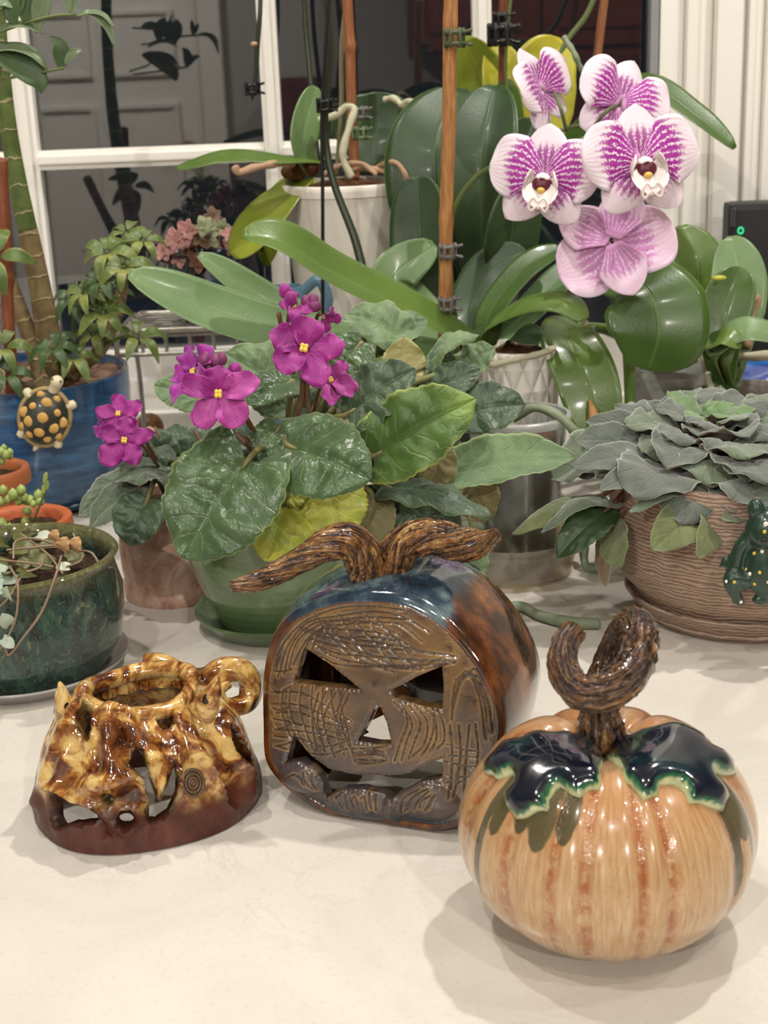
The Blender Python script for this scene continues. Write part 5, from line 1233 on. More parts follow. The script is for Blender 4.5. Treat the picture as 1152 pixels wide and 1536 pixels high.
# --- orchid in the white diamond pot: bloom spike, bamboo stake, long leaves reaching left
def make_bloom_orchid():
    cx, cy = at(778, 560, 1.035).x, 1.035
    root = empty('potted_orchid', (cx, cy, 0), 'orchid with magenta striped white blooms in a white quilted pot', 'potted plant', 'potted orchids')
    t = NT('white_quilted_ceramic'); o = t.obj(); sp = t.sep(o)
    ang = t.math('ARCTAN2', sp[1], sp[0])
    d1 = t.math('ABSOLUTE', t.math('SINE', t.math('ADD', t.math('MULTIPLY', ang, 7.0), t.math('MULTIPLY', sp[2], 95.0))))
    d2 = t.math('ABSOLUTE', t.math('SINE', t.math('SUBTRACT', t.math('MULTIPLY', ang, 7.0), t.math('MULTIPLY', sp[2], 95.0))))
    hh = t.math('MINIMUM', d1, d2)
    mp = t.out(t.ramp(hh, [(0.0, '#d9d4c8'), (0.4, '#ece8de')]), 0.2, 0.5, t.bump(hh, 0.7, 0.004), 0.5, 0.05)
    lathe('pot', potprof(0.024, 0.0315, 0.128, 0.003, lip=0.001), (cx, cy, 0), mp, root, n=56)
    soil(Vector((cx, cy, 0.122)), 0.0285, M_BARKMIX, root, dome=.006)
    dn = (0, -0.55, 0.85)
    oleaf(root, [(716, 540, 1.03), (520, 520, 1.00), (330, 470, .975), (193, 412, .96)], 92, O_GREY, nor=(-0.12, -0.62, 0.78), prof=w_strap, cup=0.10, fold=0.10)
    oleaf(root, [(720, 525, 1.03), (640, 478, 1.01), (500, 410, .98), (420, 362, .965), (364, 352, .96)], 84, O_LGT, nor=(0.10, -0.55, 0.85), prof=w_strap, cup=0.05, fold=0.22)
    oleaf(root, [(706, 538, 1.06), (560, 520, 1.08), (430, 470, 1.085), (298, 382, 1.08)], 62, O_GREY, nor=(-0.25, -0.55, 0.85), prof=w_strap, cup=0.1, fold=0.14)
    oleaf(root, [(690, 530, 1.05), (640, 480, 1.09), (590, 420, 1.10), (652, 366, 1.11)], 74, O_GREY, nor=(0.2, -0.8, 0.4), prof=w_strap)
    oleaf(root, [(730, 520, 1.04), (740, 476, 1.02), (800, 448, 1.00), (850, 450, .985), (880, 478, .975)], 58, O_LGT, nor=(-0.15, -0.35, 0.95), prof=w_strap, cup=-.1, fold=-0.12)
    oleaf(root, [(725, 515, 1.06), (735, 470, 1.07), (790, 400, 1.08), (842, 372, 1.08)], 54, O_GRN, nor=(-0.5, -0.6, 0.7), prof=w_strap)
    oleaf(root, [(745, 520, 1.06), (790, 470, 1.09), (850, 410, 1.10), (880, 392, 1.10)], 56, O_GREY, nor=(-0.3, -0.6, 0.75), prof=w_strap)
    oleaf(root, [(700, 505, 1.07), (705, 455, 1.09), (735, 405, 1.10), (790, 378, 1.10)], 70, O_DRK, nor=(-0.4, -0.8, 0.4), prof=w_strap)
    oleaf(root, [(756, 520, 1.05), (782, 500, 1.02), (806, 515, 1.00)], 50, O_DRK, nor=(0, -0.7, 0.7))
    # spike and blooms
    tube('flower_spike', [at(690, 530, 1.03), at(678, 440, 1.04), at(674, 360, 1.04), at(682, 312, 1.03), at(712, 268, 1.02), at(756, 240, 1.01), at(820, 205, 1.02), at(875, 190, 1.02), at(918, 240, 1.01), at(926, 330, 1.00)], [.0022, .0022, .0021, .002, .0019, .0018, .0016, .0015, .0014, .0012], M_STEMG, root, n=9, k=90)
    cane(root, at(666, 520, 1.03), at(678, -60, 1.035), 0.0049, M_CANE, nodes=(0.335, 0.86))
    clip(root, at(682, 57, 1.03), .0062, plain('mossy_clip', '#4d5638', 0.5)); clip(root, at(672, 377, 1.028), .0055, M_CLIPC); clip(root, at(671, 456, 1.026), .0055, M_CLIPC)
    k = ppm(.98, .25)
    orchid_flower(root, at(816, 268, .985), (-0.22, -0.95, 0.18), 172 * k, -0.10, 1)
    orchid_flower(root, at(962, 245, .965), (0.12, -0.96, 0.20), 182 * k, 0.06, 2)
    orchid_flower(root, at(930, 156, 1.02), (0.25, -0.85, 0.30), 158 * k, -0.45, 3, lip=False, fold=0.10)
    orchid_flower(root, at(812, 134, 1.03), (0.66, -0.60, 0.30), 146 * k, 0.30, 4, lip=False, fold=0.10)
    orchid_flower(root, at(918, 362, .99), (0.15, 0.90, -0.35), 192 * k, 2.75, 5, lip=False)
    for a, b in (((905, 190), (813, 258)), ((918, 240), (962, 238)), ((890, 190), (930, 156)), ((850, 197), (832, 140)), ((924, 300), (919, 362))):
        tube('pedicel', [at(*a, 1.012), at((a[0] + b[0]) / 2, (a[1] + b[1]) / 2 - 6, 1.005), at(*b, .992 if b[1] > 200 else 1.03)], .0013, M_STEMG, root, n=7)
    # dark second spike on a black rod
    tube('dark_spike', [at(600, 520, 1.06), at(556, 440, 1.07), at(531, 355, 1.085), at(500, 272, 1.095), at(489, 215, 1.10), at(488, 160, 1.10), at(496, 90, 1.10), at(494, 40, 1.10), at(484, -60, 1.10)], [.0034, .0034, .0032, .0029, .0028, .0027, .0026, .0025, .0022], M_STEMD, root, n=10, k=80)
    tube('rod', [at(484, 500, 1.085), at(484, 300, 1.09), at(483, 170, 1.092), at(490, 60, 1.09), at(497, -60, 1.09)], .0014, M_CLIP, root, n=8)
    clip(root, at(487, 158, 1.094), .0050, M_CLIP)
    root_tube(root, [(735, 548, 1.008), (770, 540, 1.004), (810, 530, 1.003), (832, 522, 1.01)], .0022, M_ROOT, seed=2)
    root_tube(root, [(838, 455, 1.02), (868, 474, 1.0), (880, 486, .99)], .0022, M_ROOT, seed=3)
make_bloom_orchid()

# --- tall white tapered pot
def make_white_pot():
    cx, cy = at(523, 400, 1.2).x, 1.205
    root = empty('potted_orchid', (cx, cy, 0), 'orchid with pale aerial roots in the tall white tapered pot by the window', 'potted plant', 'potted orchids')
    hp = at(520, 272, 1.205).z
    mp = plain('matte_white_pot', '#e2dcd0', 0.4, 0.4, nscale=25, namt=0.03)
    lathe('pot', potprof(0.030, 0.0535, hp, 0.003, lip=0.0012, liph=0.010), (cx, cy, 0), mp, root, n=64)
    soil(Vector((cx, cy, hp - 0.010)), 0.0495, M_BARKMIX, root, dome=.012)
    Y = 1.2
    oleaf(root, [(478, 240, 1.19), (420, 236, 1.16), (340, 232, 1.15), (262, 252, 1.15)], 48, O_LGT, nor=(0, -0.35, 1), prof=w_strap, cup=-0.1, fold=0.05)
    oleaf(root, [(470, 258, 1.19), (455, 215, 1.18), (474, 130, 1.20)], 52, O_GREY, nor=(0.6, -0.7, 0.2), prof=w_strap)
    oleaf(root, [(560, 262, 1.23), (560, 200, 1.245), (550, 140, 1.25)], 128, [O_DRK, O_BOT], nor=(0.05, -0.97, 0.15), prof=w_orchid, fold=0.15)
    oleaf(root, [(462, 260, 1.20), (420, 300, 1.17), (385, 340, 1.155), (350, 385, 1.15)], 74, O_YG, nor=(-0.5, -0.75, 0.35), prof=w_strap)
    oleaf(root, [(470, 262, 1.22), (425, 300, 1.23), (400, 350, 1.235), (392, 400, 1.235)], 60, O_YG, nor=(-0.4, -0.85, 0.3), prof=w_strap)
    cane(root, at(532, 268, 1.205), at(519, -60, 1.205), 0.0042, M_CANER, nodes=(0.62, 0.64))
    tube('old_spike', [at(505, 262, 1.21), at(512, 160, 1.215), at(513, 60, 1.215), at(530, -60, 1.215)], .0020, plain('dry_spike', '#7d7257', 0.6), root, n=8)
    root_tube(root, [(527, 266, 1.165), (514, 235, 1.165), (524, 190, 1.17), (531, 163, 1.175), (520, 160, 1.178), (505, 172, 1.18), (478, 180, 1.18)], .0030, seed=4)
    root_tube(root, [(440, 245, 1.17), (410, 246, 1.15), (380, 252, 1.14), (357, 258, 1.138), (352, 250, 1.138)], .0030, M_ROOTB, seed=5)
    root_tube(root, [(560, 258, 1.19), (575, 246, 1.165), (595, 245, 1.15), (608, 262, 1.145), (612, 282, 1.148), (616, 298, 1.155), (610, 312, 1.15)], .0022, M_ROOTB, seed=6)
    root_tube(root, [(485, 262, 1.18), (505, 250, 1.175), (540, 245, 1.17), (565, 262, 1.165)], .0020, M_ROOTB, seed=7)
    root_tube(root, [(520, 262, 1.19), (545, 252, 1.175), (580, 258, 1.165)], .0022, M_ROOTB, seed=17)
    for i, (x, y) in enumerate(((440, 258), (450, 250), (462, 252))): pebble(at(x, y, 1.19), .011, M_BARKMIX, root, i + 3, 'bark_chip')
    clip(root, at(540, 170, 1.19), .0052, M_CLIPC); clip(root, at(540, 200, 1.19), .0052, plain('green_clip', '#6d7f5a', 0.3))
    # old spike that arches over and hangs down in front of the glass
    pts = [at(478, 255, 1.22), at(460, 60, 1.25), at(440, -120, 1.25), at(410, -150, 1.24), at(392, -40, 1.235), at(390, 20, 1.23), at(386, 70, 1.23), at(384, 110, 1.23), at(378, 150, 1.23)]
    tube('hanging_spike', pts, [.0024, .0022, .0021, .0020, .0020, .0020, .0022, .0020, .0012], M_STEMD, root, n=8, k=70)
    clip(root, at(379, 133, 1.23), .0052, M_CLIP)
    V, F, _ = ellipsoid(at(381, 66, 1.226), (.003, .002, .002), 8, 6); mobj('node', V, F, M_ROOTB, root)
make_white_pot()

# --- big dark-leaved orchid in the middle, against the window
def make_dark_orchid():
    cx, cy = at(705, 480, 1.19).x, 1.195
    root = empty('potted_orchid', (cx, cy, 0), 'orchid with broad dark upright leaves and yellowing leaves behind the bamboo stake', 'potted plant', 'potted orchids')
    lathe('pot', potprof(0.030, 0.040, 0.145, 0.003, lip=0.001), (cx, cy, 0), plain('dark_grey_pot', '#3b3d3c', 0.45), root, n=48)
    soil(Vector((cx, cy, 0.138)), 0.036, M_BARKMIX, root, dome=.006)
    oleaf(root, [(706, 455, 1.17), (672, 360, 1.145), (652, 230, 1.15), (690, 132, 1.19)], 150, O_DRK, nor=(-0.25, -0.95, 0.12), prof=w_orchid, fold=0.06)
    oleaf(root, [(730, 455, 1.16), (722, 360, 1.125), (722, 240, 1.125), (742, 128, 1.16)], 118, O_DRK, nor=(-0.30, -0.93, 0.1), fold=0.2, cup=0.1)
    oleaf(root, [(725, 450, 1.19), (755, 340, 1.19), (752, 220, 1.20), (762, 118, 1.215)], 84, O_GRN, nor=(0.45, -0.85, 0.1))
    oleaf(root, [(735, 440, 1.18), (770, 330, 1.16), (782, 240, 1.17), (800, 180, 1.19)], 96, O_DRK, nor=(0.3, -0.9, 0.2))
    oleaf(root, [(690, 470, 1.15), (640, 420, 1.12), (630, 330, 1.125), (628, 262, 1.13)], 96, O_DRK, nor=(-0.3, -0.92, 0.2))
    oleaf(root, [(745, 450, 1.15), (760, 400, 1.11), (772, 330, 1.11), (790, 270, 1.12)], 82, O_DRK, nor=(0.2, -0.92, 0.2))
    oleaf(root, [(745, 330, 1.25), (742, 220, 1.26), (722, 120, 1.265), (696, 56, 1.26)], 84, [O_YG, O_BOT], nor=(-0.2, -0.95, 0.1))
    oleaf(root, [(768, 320, 1.25), (775, 220, 1.255), (760, 130, 1.26), (742, 62, 1.265)], 78, O_YEL, nor=(0.1, -0.95, 0.1))
    oleaf(root, [(790, 300, 1.24), (800, 200, 1.245), (815, 110, 1.25), (846, 62, 1.255)], 110, O_YEL, nor=(0.1, -0.97, 0.1), fold=0.15)
    oleaf(root, [(800, 300, 1.20), (880, 190, 1.17), (960, 125, 1.14), (1040, 170, 1.11), (1102, 222, 1.09)], 52, O_GRN, nor=(0.25, -0.65, 0.8), prof=w_strap, cup=.05, fold=.12)
    cane(root, at(748, 420, 1.215), at(757, -60, 1.215), .0037, M_CANED, nodes=(0.4, 0.8))
    tube('thin_spike', [at(765, 330, 1.20), at(762, 160, 1.205), at(758, 90, 1.205), at(770, -40, 1.205)], .0015, M_STEMG, root, n=7)
    clip(root, at(752, 30, 1.205), .0058, M_CLIP); clip(root, at(750, 52, 1.202), .0085, M_CLIP)
    cane(root, at(862, 330, 1.26), at(915, -60, 1.265), .0036, M_CANER, nodes=(0.5,))
    tube('thin_spike', [at(800, 160, 1.25), at(850, 62, 1.255), at(880, 22, 1.255), at(905, -40, 1.255)], .0024, M_STEMG, root, n=8)
    root_tube(root, [(846, 56, 1.22), (860, 78, 1.21), (870, 100, 1.21), (878, 112, 1.215)], .0024, M_ROOTG, seed=8)
    root_tube(root, [(632, 162, 1.19), (612, 152, 1.20), (604, 158, 1.205), (590, 148, 1.21), (577, 150, 1.215)], .0028, seed=9)
    root_tube(root, [(612, 192, 1.17), (608, 215, 1.165), (613, 245, 1.16), (614, 270, 1.16)], .0034, seed=10)
make_dark_orchid()

# --- right-hand orchids in clear pots
def mat_clear(name, tint='#e9efee', rough=0.12, a=0.35):
    t = NT(name)
    t.n.remove(t.b); gl = t.new('ShaderNodeBsdfGlossy'); gl.inputs['Roughness'].default_value = rough
    tr = t.new('ShaderNodeBsdfTransparent'); tr.inputs[0].default_value = lin(tint)
    df = t.new('ShaderNodeBsdfDiffuse'); df.inputs[0].default_value = lin('#d9dad4')
    fr = t.new('ShaderNodeLayerWeight'); fr.inputs[0].default_value = 0.35
    m1 = t.new('ShaderNodeMixShader'); t.put(m1.inputs[0], a); t.t.links.new(tr.outputs[0], m1.inputs[1]); t.t.links.new(df.outputs[0], m1.inputs[2])
    m2 = t.new('ShaderNodeMixShader'); t.put(m2.inputs[0], t.math('ADD', t.math('MULTIPLY', fr.outputs['Facing'], 0.35), 0.04)); t.t.links.new(m1.outputs[0], m2.inputs[1]); t.t.links.new(gl.outputs[0], m2.inputs[2])
    o = [n for n in t.n if n.type == 'OUTPUT_MATERIAL'][0]; t.t.links.new(m2.outputs[0], o.inputs[0])
    return t.m
M_CLEAR = mat_clear('clear_plastic', a=0.10); M_FROST = mat_clear('frosted_plastic', a=0.45, rough=0.25); M_CLEAR2 = mat_clear('clear_tray_plastic', '#f0e6d2', a=0.20)
def make_right_orchid():
    cx, cy = at(1003, 570, 1.115).x, 1.115
    root = empty('potted_orchid', (cx, cy, 0), 'orchid with round glossy green leaves in a short clear plastic pot', 'potted plant', 'potted orchids')
    hp = at(1003, 548, 1.115).z
    lathe('pot', potprof(0.026, 0.0335, hp, 0.0015, lip=0.0015), (cx, cy, 0), M_FROST, root, n=48)
    lathe('root_ball', [(0.0005, 0.003), (0.0235, 0.003), (0.0315, hp - 0.012), (0.0005, hp - 0.008)], (cx, cy, 0), mat_soil('purple_bark', '#4a3c40', '#7d6d6c', '#aa9c94', 120), root, n=40)
    oleaf(root, [(975, 520, 1.08), (922, 470, 1.045), (912, 420, 1.03), (970, 432, 1.00), (988, 500, .985), (972, 556, .985)][2:], 158, O_GRN, nor=[(0.0, -0.5, 0.9), (0.05, -0.85, 0.5), (0.08, -0.98, 0.2), (0.08, -0.98, 0.1)], prof=w_orchid, cup=-0.02, fold=0.06)
    tube('leaf_base', [at(985, 545, 1.10), at(950, 480, 1.07), at(920, 432, 1.04)], [.007, .006, .004], O_GRN, root, n=10)
    oleaf(root, [(1000, 540, 1.11), (1034, 480, 1.10), (1046, 400, 1.11), (1022, 338, 1.13)], 92, [O_LGT, O_BOT], nor=(0.25, -0.95, 0.15), prof=w_orchid, fold=0.1)
    oleaf(root, [(985, 540, 1.12), (985, 450, 1.15), (990, 400, 1.16), (1000, 350, 1.17)], 70, O_GRN, nor=(0.1, -0.95, 0.1))
    oleaf(root, [(960, 540, 1.10), (870, 486, 1.06), (850, 500, 1.03), (880, 570, 1.00), (905, 665, .985)][1:], 92, O_LGT, nor=[(0.1, -0.3, 1), (-0.1, -0.6, 0.8), (-0.15, -0.95, 0.3), (-0.1, -0.98, 0.2)], prof=w_strap, cup=.05, fold=0.14)
    tube('leaf_base', [at(980, 548, 1.11), at(925, 500, 1.09), at(866, 488, 1.06)], [.006, .005, .003], O_LGT, root, n=10)
    tube('spike', [at(945, 640, 1.06), at(944, 580, 1.075), at(940, 500, 1.08)], .0042, plain('fresh_spike', '#6c8a3e', 0.4), root, n=9)
    oleaf(root, [(945, 460, 1.06), (935, 430, 1.05), (925, 404, 1.04)], 36, [O_YG, O_BOT], nor=(-0.3, -0.9, 0.3))
    root_tube(root, [(1020, 505, 1.09), (1045, 525, 1.065), (1055, 530, 1.05), (1095, 534, 1.035), (1140, 534, 1.03), (1200, 528, 1.03)], .0034, seed=11)
    root_tube(root, [(1052, 530, 1.05), (1060, 555, 1.03), (1066, 580, 1.005), (1082, 604, .975), (1100, 628, .962), (1122, 648, .955)], .0026, seed=12)
    root_tube(root, [(950, 552, 1.085), (985, 546, 1.08), (1020, 548, 1.078), (1045, 540, 1.08)], .0030, seed=13)
    root_tube(root, [(988, 525, 1.085), (1000, 540, 1.08), (1018, 548, 1.08)], .0030, M_ROOTB, seed=14)
    tube('dry_tip', [at(884, 600, .990), at(890, 618, .985), at(892, 640, .982)], [.0008, .0035, .004], plain('tan_sheath', '#b98a58', 0.6), root, n=6)
make_right_orchid()
def make_felt_pot_orchid():
    cx, cy = at(1134, 600, 1.015).x, 1.02
    root = empty('potted_orchid', (cx, cy, 0), 'small orchid with thick leaves in a rough grey stone pot', 'potted plant', 'potted orchids')
    hp = at(1134, 588, 1.02).z
    mp = plain('rough_grey_stone', '#837d74', 0.95, 0.1, nscale=300, namt=0.45, bump=0.004)
    lathe('pot', potprof(0.040, 0.0455, hp, 0.006), (cx, cy, 0), mp, root, n=56)
    soil(Vector((cx, cy, hp - 0.014)), 0.038, M_BARKMIX, root)
    B = (1090, 520, 1.04)
    oleaf(root, [(1090, 585, 1.03), (1098, 500, 1.05), (1108, 420, 1.07), (1098, 354, 1.09)], 86, [O_GREY, O_BOT], nor=(-0.1, -0.96, 0.2), fold=0.08)
    oleaf(root, [(1085, 585, 1.02), (1082, 500, 1.03), (1096, 445, 1.04), (1112, 402, 1.05)], 78, [O_GRN, O_BOT], nor=(-0.25, -0.92, 0.2), fold=0.2)
    oleaf(root, [(1090, 575, 1.025), (1080, 520, 1.00), (1115, 495, .99), (1200, 512, .985)], 56, O_GREY, nor=(0, -0.5, 0.9), prof=w_strap)
    oleaf(root, [(1100, 575, 1.03), (1070, 515, 1.03), (1045, 488, 1.03), (1028, 480, 1.035)], 44, O_LGT, nor=(0, -0.7, 0.7), prof=w_strap)
    oleaf(root, [(1085, 570, 1.02), (1070, 515, .995), (1090, 505, .985), (1112, 520, .98)], 40, O_LGT, nor=(0, -0.6, 0.8), prof=w_strap)
    root_tube(root, [(1120, 520, 1.04), (1128, 470, 1.05), (1136, 448, 1.05), (1124, 452, 1.045), (1118, 462, 1.045)], .0030, M_ROOTB, seed=15)
    V, F, _ = ellipsoid(at(1078, 417, 1.03), (.006, .003, .002), 9, 6); mobj('yellow_tip', V, F, plain('yellow_tip', '#b9b43c', 0.4), root)
make_felt_pot_orchid()
def make_clear_pot():
    tx, ty = at(770, 850, .905).x, .905
    tr = lathe('clear_dish', potprof(0.0385, 0.0435, 0.027, 0.0013, lip=0.0006), (tx, ty, 0), M_CLEAR2, n=64)
    tag(tr, 'round clear plastic dish under the clear orchid pot', 'dish')
    cx, cy = tx + 0.004, ty + 0.002
    root = empty('potted_orchid', (cx, cy, 0.0016), 'clear plastic orchid pot of dark bark with trailing green roots', 'potted plant', 'potted orchids')
    hp = at(808, 622, .91).z
    lathe('pot', potprof(0.0255, 0.0325, hp, 0.0012, z0=0.0017), (cx, cy, 0), M_CLEAR, root, n=64)
    lathe('rim', [(0.0326, hp - 0.003), (0.0350, hp - 0.0028), (0.0354, hp + 0.001), (0.0340, hp + 0.0026), (0.0322, hp + 0.0026), (0.0320, hp + 0.0017), (0.0326, hp - 0.003)], (cx, cy, 0), M_FROST, root, n=64)
    lathe('bark_mix', [(0.0005, 0.0045), (0.0232, 0.0045), (0.029, hp * 0.86), (0.0005, hp * 0.90)], (cx, cy, 0), mat_soil('dark_bark_mix', '#26201c', '#4f453d', '#85786a', 90), root, n=48)
    rg = random.Random(4)
    for i in range(14):
        a = rg.uniform(0, 6.28); r = rg.uniform(0.004, 0.024)
        pebble(Vector((cx + r * math.cos(a), cy + r * math.sin(a), hp * 0.885)), rg.uniform(.004, .008), plain('red_bark_chip', '#7d4a35', 0.8, nscale=150, namt=0.4) if i == 0 else bpy.data.materials['red_bark_chip'], root, i, 'bark_chip', 0.7)
    root_tube(root, [(770, 628, .905), (800, 612, .895), (835, 622, .885), (860, 645, .880), (872, 668, .885), (868, 700, .895)], .0031, M_ROOTG, seed=20)
    root_tube(root, [(756, 618, .90), (766, 640, .89), (792, 662, .88), (800, 690, .88)], .0031, M_ROOTG, seed=21)
    g = [on(668, 858, 0.004), on(700, 888, 0.0036), on(732, 913, 0.0036), on(782, 910, 0.0036), on(808, 923, 0.0036), on(853, 934, 0.0036), on(898, 936, 0.0036)]
    root_tube(root, [Vector((cx - 0.024, cy - 0.01, 0.034)), Vector((cx - 0.040, cy - 0.012, 0.0345))] + g, .0034, M_ROOTG, seed=22)
    g2 = [Vector((cx + 0.027, cy, 0.05)), Vector((cx + 0.044, cy + 0.008, 0.034)), on(880, 850, 0.0034), on(905, 852, 0.0034)]
    root_tube(root, g2, .0032, M_ROOTG, seed=23)
make_clear_pot()
# ------------------------------------------------------------------ left side pots, ornaments, odds and ends
def make_dark_green_pot():
    cx, cy = at(36, 960, .768).x, .768
    sa = saucer('saucer', (cx, cy, 0), 0.060, 0.010, plain('grey_white_saucer', '#8f8a84', 0.3, coat=0.4, nscale=70, namt=0.45), 'grey white glazed saucer under the dark green pot', 0.003)
    t = NT('dark_green_drip_glaze'); o = t.obj(); n = t.noise(t.mapv(o, (1.6, 1.6, 0.7)), 42, 5, 0.65, 1.5); n2 = t.noise(t.mapv(o, (1.5, 1.5, 1)), 100, 4, 0.65, 2.0); sp = t.sep(o)
    c = t.ramp(n, [(0.30, '#0a1214'), (0.44, '#14302c'), (0.56, '#24473c'), (0.68, '#3d5c48'), (0.82, '#6d7c55')])
    c = t.mix(t.math('MULTIPLY', t.smooth(n2, 0.56, 0.68), 0.6), c, '#7a8058')
    c = t.mix(t.smooth(sp[2], 0.055, 0.068), c, t.mix(n2, '#2c3319', '#8a8752'))
    mp = t.out(c, 0.12, 0.5, t.bump(n2, 1.0, 0.004), 0.9, 0.02)
    root = empty('potted_string_of_hearts', (cx, cy, 0.0032), 'string of hearts vine in a squat dark green glazed pot', 'potted plant')
    lathe('pot', [(0.0005, 0.005), (0.040, 0.005), (0.043, 0.0033), (0.047, 0.0033), (0.051, 0.009), (0.0565, 0.020), (0.0595, 0.034), (0.0590, 0.048), (0.0565, 0.060), (0.0555, 0.064), (0.0575, 0.068), (0.0590, 0.0700), (0.0577, 0.0715), (0.0555, 0.0715), (0.0535, 0.069), (0.0520, 0.064), (0.0530, 0.050), (0.0530, 0.034), (0.049, 0.018), (0.042, 0.010), (0.0005, 0.010)], (cx, cy, 0), mp, root, n=96,
          wob=lambda a, z: 1 + 0.012 * math.sin(9 * a + z * 120) * (0.01 < z < 0.062))
    soil(Vector((cx, cy, 0.056)), 0.052, M_SOIL, root, amp=0.004)
    rg = random.Random(8)
    mo = [leafmat('heart_leaf_olive', '#4a4c26', '#666a38', None, '#80865a', 0.4, mid=0.05), O_BOT]
    mg = [leafmat('heart_leaf_silver', '#8fa08c', '#b4c0ac', '#7c8f78', '#cfd6c6', 0.5, mid=0.04, veins=4), O_BOT]
    mpale = [plain('pale_leaf', '#bcc2b0', 0.5), O_BOT]
    spots = [(20, 822, 34, mo), (55, 838, 30, mo), (78, 846, 32, mo), (60, 806, 26, mo), (35, 800, 30, mo), (100, 838, 26, mo), (12, 845, 28, mo), (48, 860, 30, mo), (85, 815, 24, mo), (110, 852, 18, mpale), (20, 862, 26, mo), (62, 796, 26, mpale), (8, 815, 30, mo),
             (8, 858, 30, mg), (24, 868, 26, mg), (4, 880, 34, mg), (12, 898, 22, mg), (15, 938, 24, mg), (4, 958, 20, mg), (30, 850, 24, mo), (96, 860, 22, mo)]
    for i, (x, y, s, mm) in enumerate(spots):
        Y = .735 + 0.055 * (870 - min(y, 870)) / 70 if y < 872 else .706
        p = at(x, y, Y) if y >= 872 else on(x, y, 0.064 + rg.uniform(0, .008))
        if y < 872:
            q = Vector((p.x - cx, p.y - cy)); p = Vector((cx, cy, p.z)) + Vector((q.x, q.y, 0)) * min(1, .046 / max(q.length, 1e-6))
        a = rg.uniform(0, 6.28); d = Vector((math.cos(a), math.sin(a) * 0.7, rg.uniform(-.1, .35))).normalized(); ln = s * ppm(Y) * 1.15
        if y >= 872: d = Vector((math.cos(a), -0.2, math.sin(a) * 0.4)).normalized()
        nor = (rg.uniform(-.3, .3), -0.5 if y < 872 else -0.8, 0.85)
        leaf('leaf', bowed(p, p + d * ln, 0.1, nor), ln * 0.85, mm, root, nor=nor, prof=w_violet, notch=0.14, nu=12, nv=8, cup=0.1, thick=0.0012)
    mv = plain('vine_stem', '#8c7660', 0.6)
    for pp in ([(92, 834, .745), (84, 862, .71), (64, 915, .7045), (36, 955, .7055), (12, 983, .708), (9, 975, .7075), (3, 968, .708)], [(15, 850, .74), (27, 880, .708), (24, 925, .7055), (6, 965, .708), (-10, 985, .71)], [(30, 868, .72), (14, 895, .706), (-6, 915, .707)], [(118, 826, .765), (138, 830, .755), (150, 848, .75)],
               [(10, 825, .76), (60, 820, .765), (112, 812, .77), (110, 800, .775)], [(20, 838, .745), (24, 812, .76), (52, 808, .77), (90, 818, .77)], [(40, 858, .73), (58, 852, .735), (66, 838, .75)], [(100, 850, .74), (120, 842, .75), (125, 830, .76)], [(0, 840, .75), (40, 844, .745), (80, 850, .74)], [(30, 800, .78), (70, 830, .76), (94, 860, .735)]):
        tube('vine', L3(pp), .0007, mv, root, n=6, k=30)
    dry = [plain('dry_leaf', '#c39a6c', 0.7, nscale=200, namt=0.3), plain('dry_leaf_pink', '#b08c78', 0.7)]
    for x, y, s in ((92, 826, 24), (110, 826, 24), (80, 810, 18)):
        p = at(x, y, .755); leaf('dry_leaf', bowed(p, p + Vector((0.003, -0.002, 0.006)) * (s / 16), 0.2, CAMN), s * ppm(.75), dry, root, nor=CAMN, prof=w_violet, ruffle=0.3, nu=10, nv=8)
make_dark_green_pot()

def mat_pearl():
    t = NT('pearl_green'); n = t.noise(t.obj(), 120, 2)
    return t.out(t.ramp(n, [(0.3, '#7f9648'), (0.7, '#a9b86c')]), 0.35, 0.5, sss=0.1)
M_PEARL = mat_pearl(); M_TERRA = plain('terracotta_plastic', '#b9623c', 0.45, 0.4, nscale=60, namt=0.12)
M_TERRA2 = plain('terracotta_plastic_dull', '#a35f38', 0.5, 0.4, nscale=60, namt=0.12)
def make_terra(px, py, Y, rpx, label, mat_, pearls, seed):
    c = at(px, py, Y); r = rpx * ppm(Y, c.z); h = c.z
    root = empty('potted_string_of_pearls', (c.x, c.y, 0), label, 'potted plant', 'string of pearls pots')
    lathe('pot', potprof(r * 0.62, r * 0.86, h, 0.0022, lip=r * 0.14, liph=0.012), (c.x, c.y, 0), mat_, root, n=56)
    soil(Vector((c.x, c.y, h - 0.008)), r * 0.83, M_SOIL, root, dome=.002)
    rg = random.Random(seed)
    for x, y, d in pearls:
        V, F, _ = ellipsoid((0, 0, 0), (d * .5, d * .5, d * .52), 12, 8); V[-12:] *= 1.25
        mobj('pearl', V + np.array(tuple(at(x, y, Y - rg.uniform(0.0, 0.012)))), F, M_PEARL, root)
    return root
rt = make_terra(34, 776, .905, 73, 'terracotta pot of string of pearls just behind the dark green pot', M_TERRA,
           [(5, 735, .0062), (20, 742, .0075), (32, 735, .0065), (14, 748, .006), (37, 746, .0058), (46, 750, .006), (58, 742, .0066), (60, 752, .006), (41, 766, .0062), (4, 785, .007), (10, 793, .0065), (22, 793, .006), (38, 783, .006), (2, 752, .006), (28, 752, .0055), (36, 794, .0055), (0, 798, .006), (50, 756, .0045), (15, 790, .005)], 1)
for pp in ([(30, 795, .90), (45, 788, .895), (58, 762, .89), (68, 735, .89), (69, 722, .89)], [(20, 748, .905), (40, 756, .90), (58, 752, .895)], [(44, 786, .897), (48, 780, .892), (41, 768, .89)]): tube('vine', L3(pp), .0009, M_STEMG, rt, n=6, k=20)
for x, y in ((68, 728), (71, 735), (66, 740), (69, 722)):
    p = at(x, y, .888); leaf('young_leaf', [p, p + Vector((0, 0, 0.003)), p + Vector((0.001, 0, 0.006))], .003, M_PEARL, rt, nor=CAMN, nu=6, nv=4)
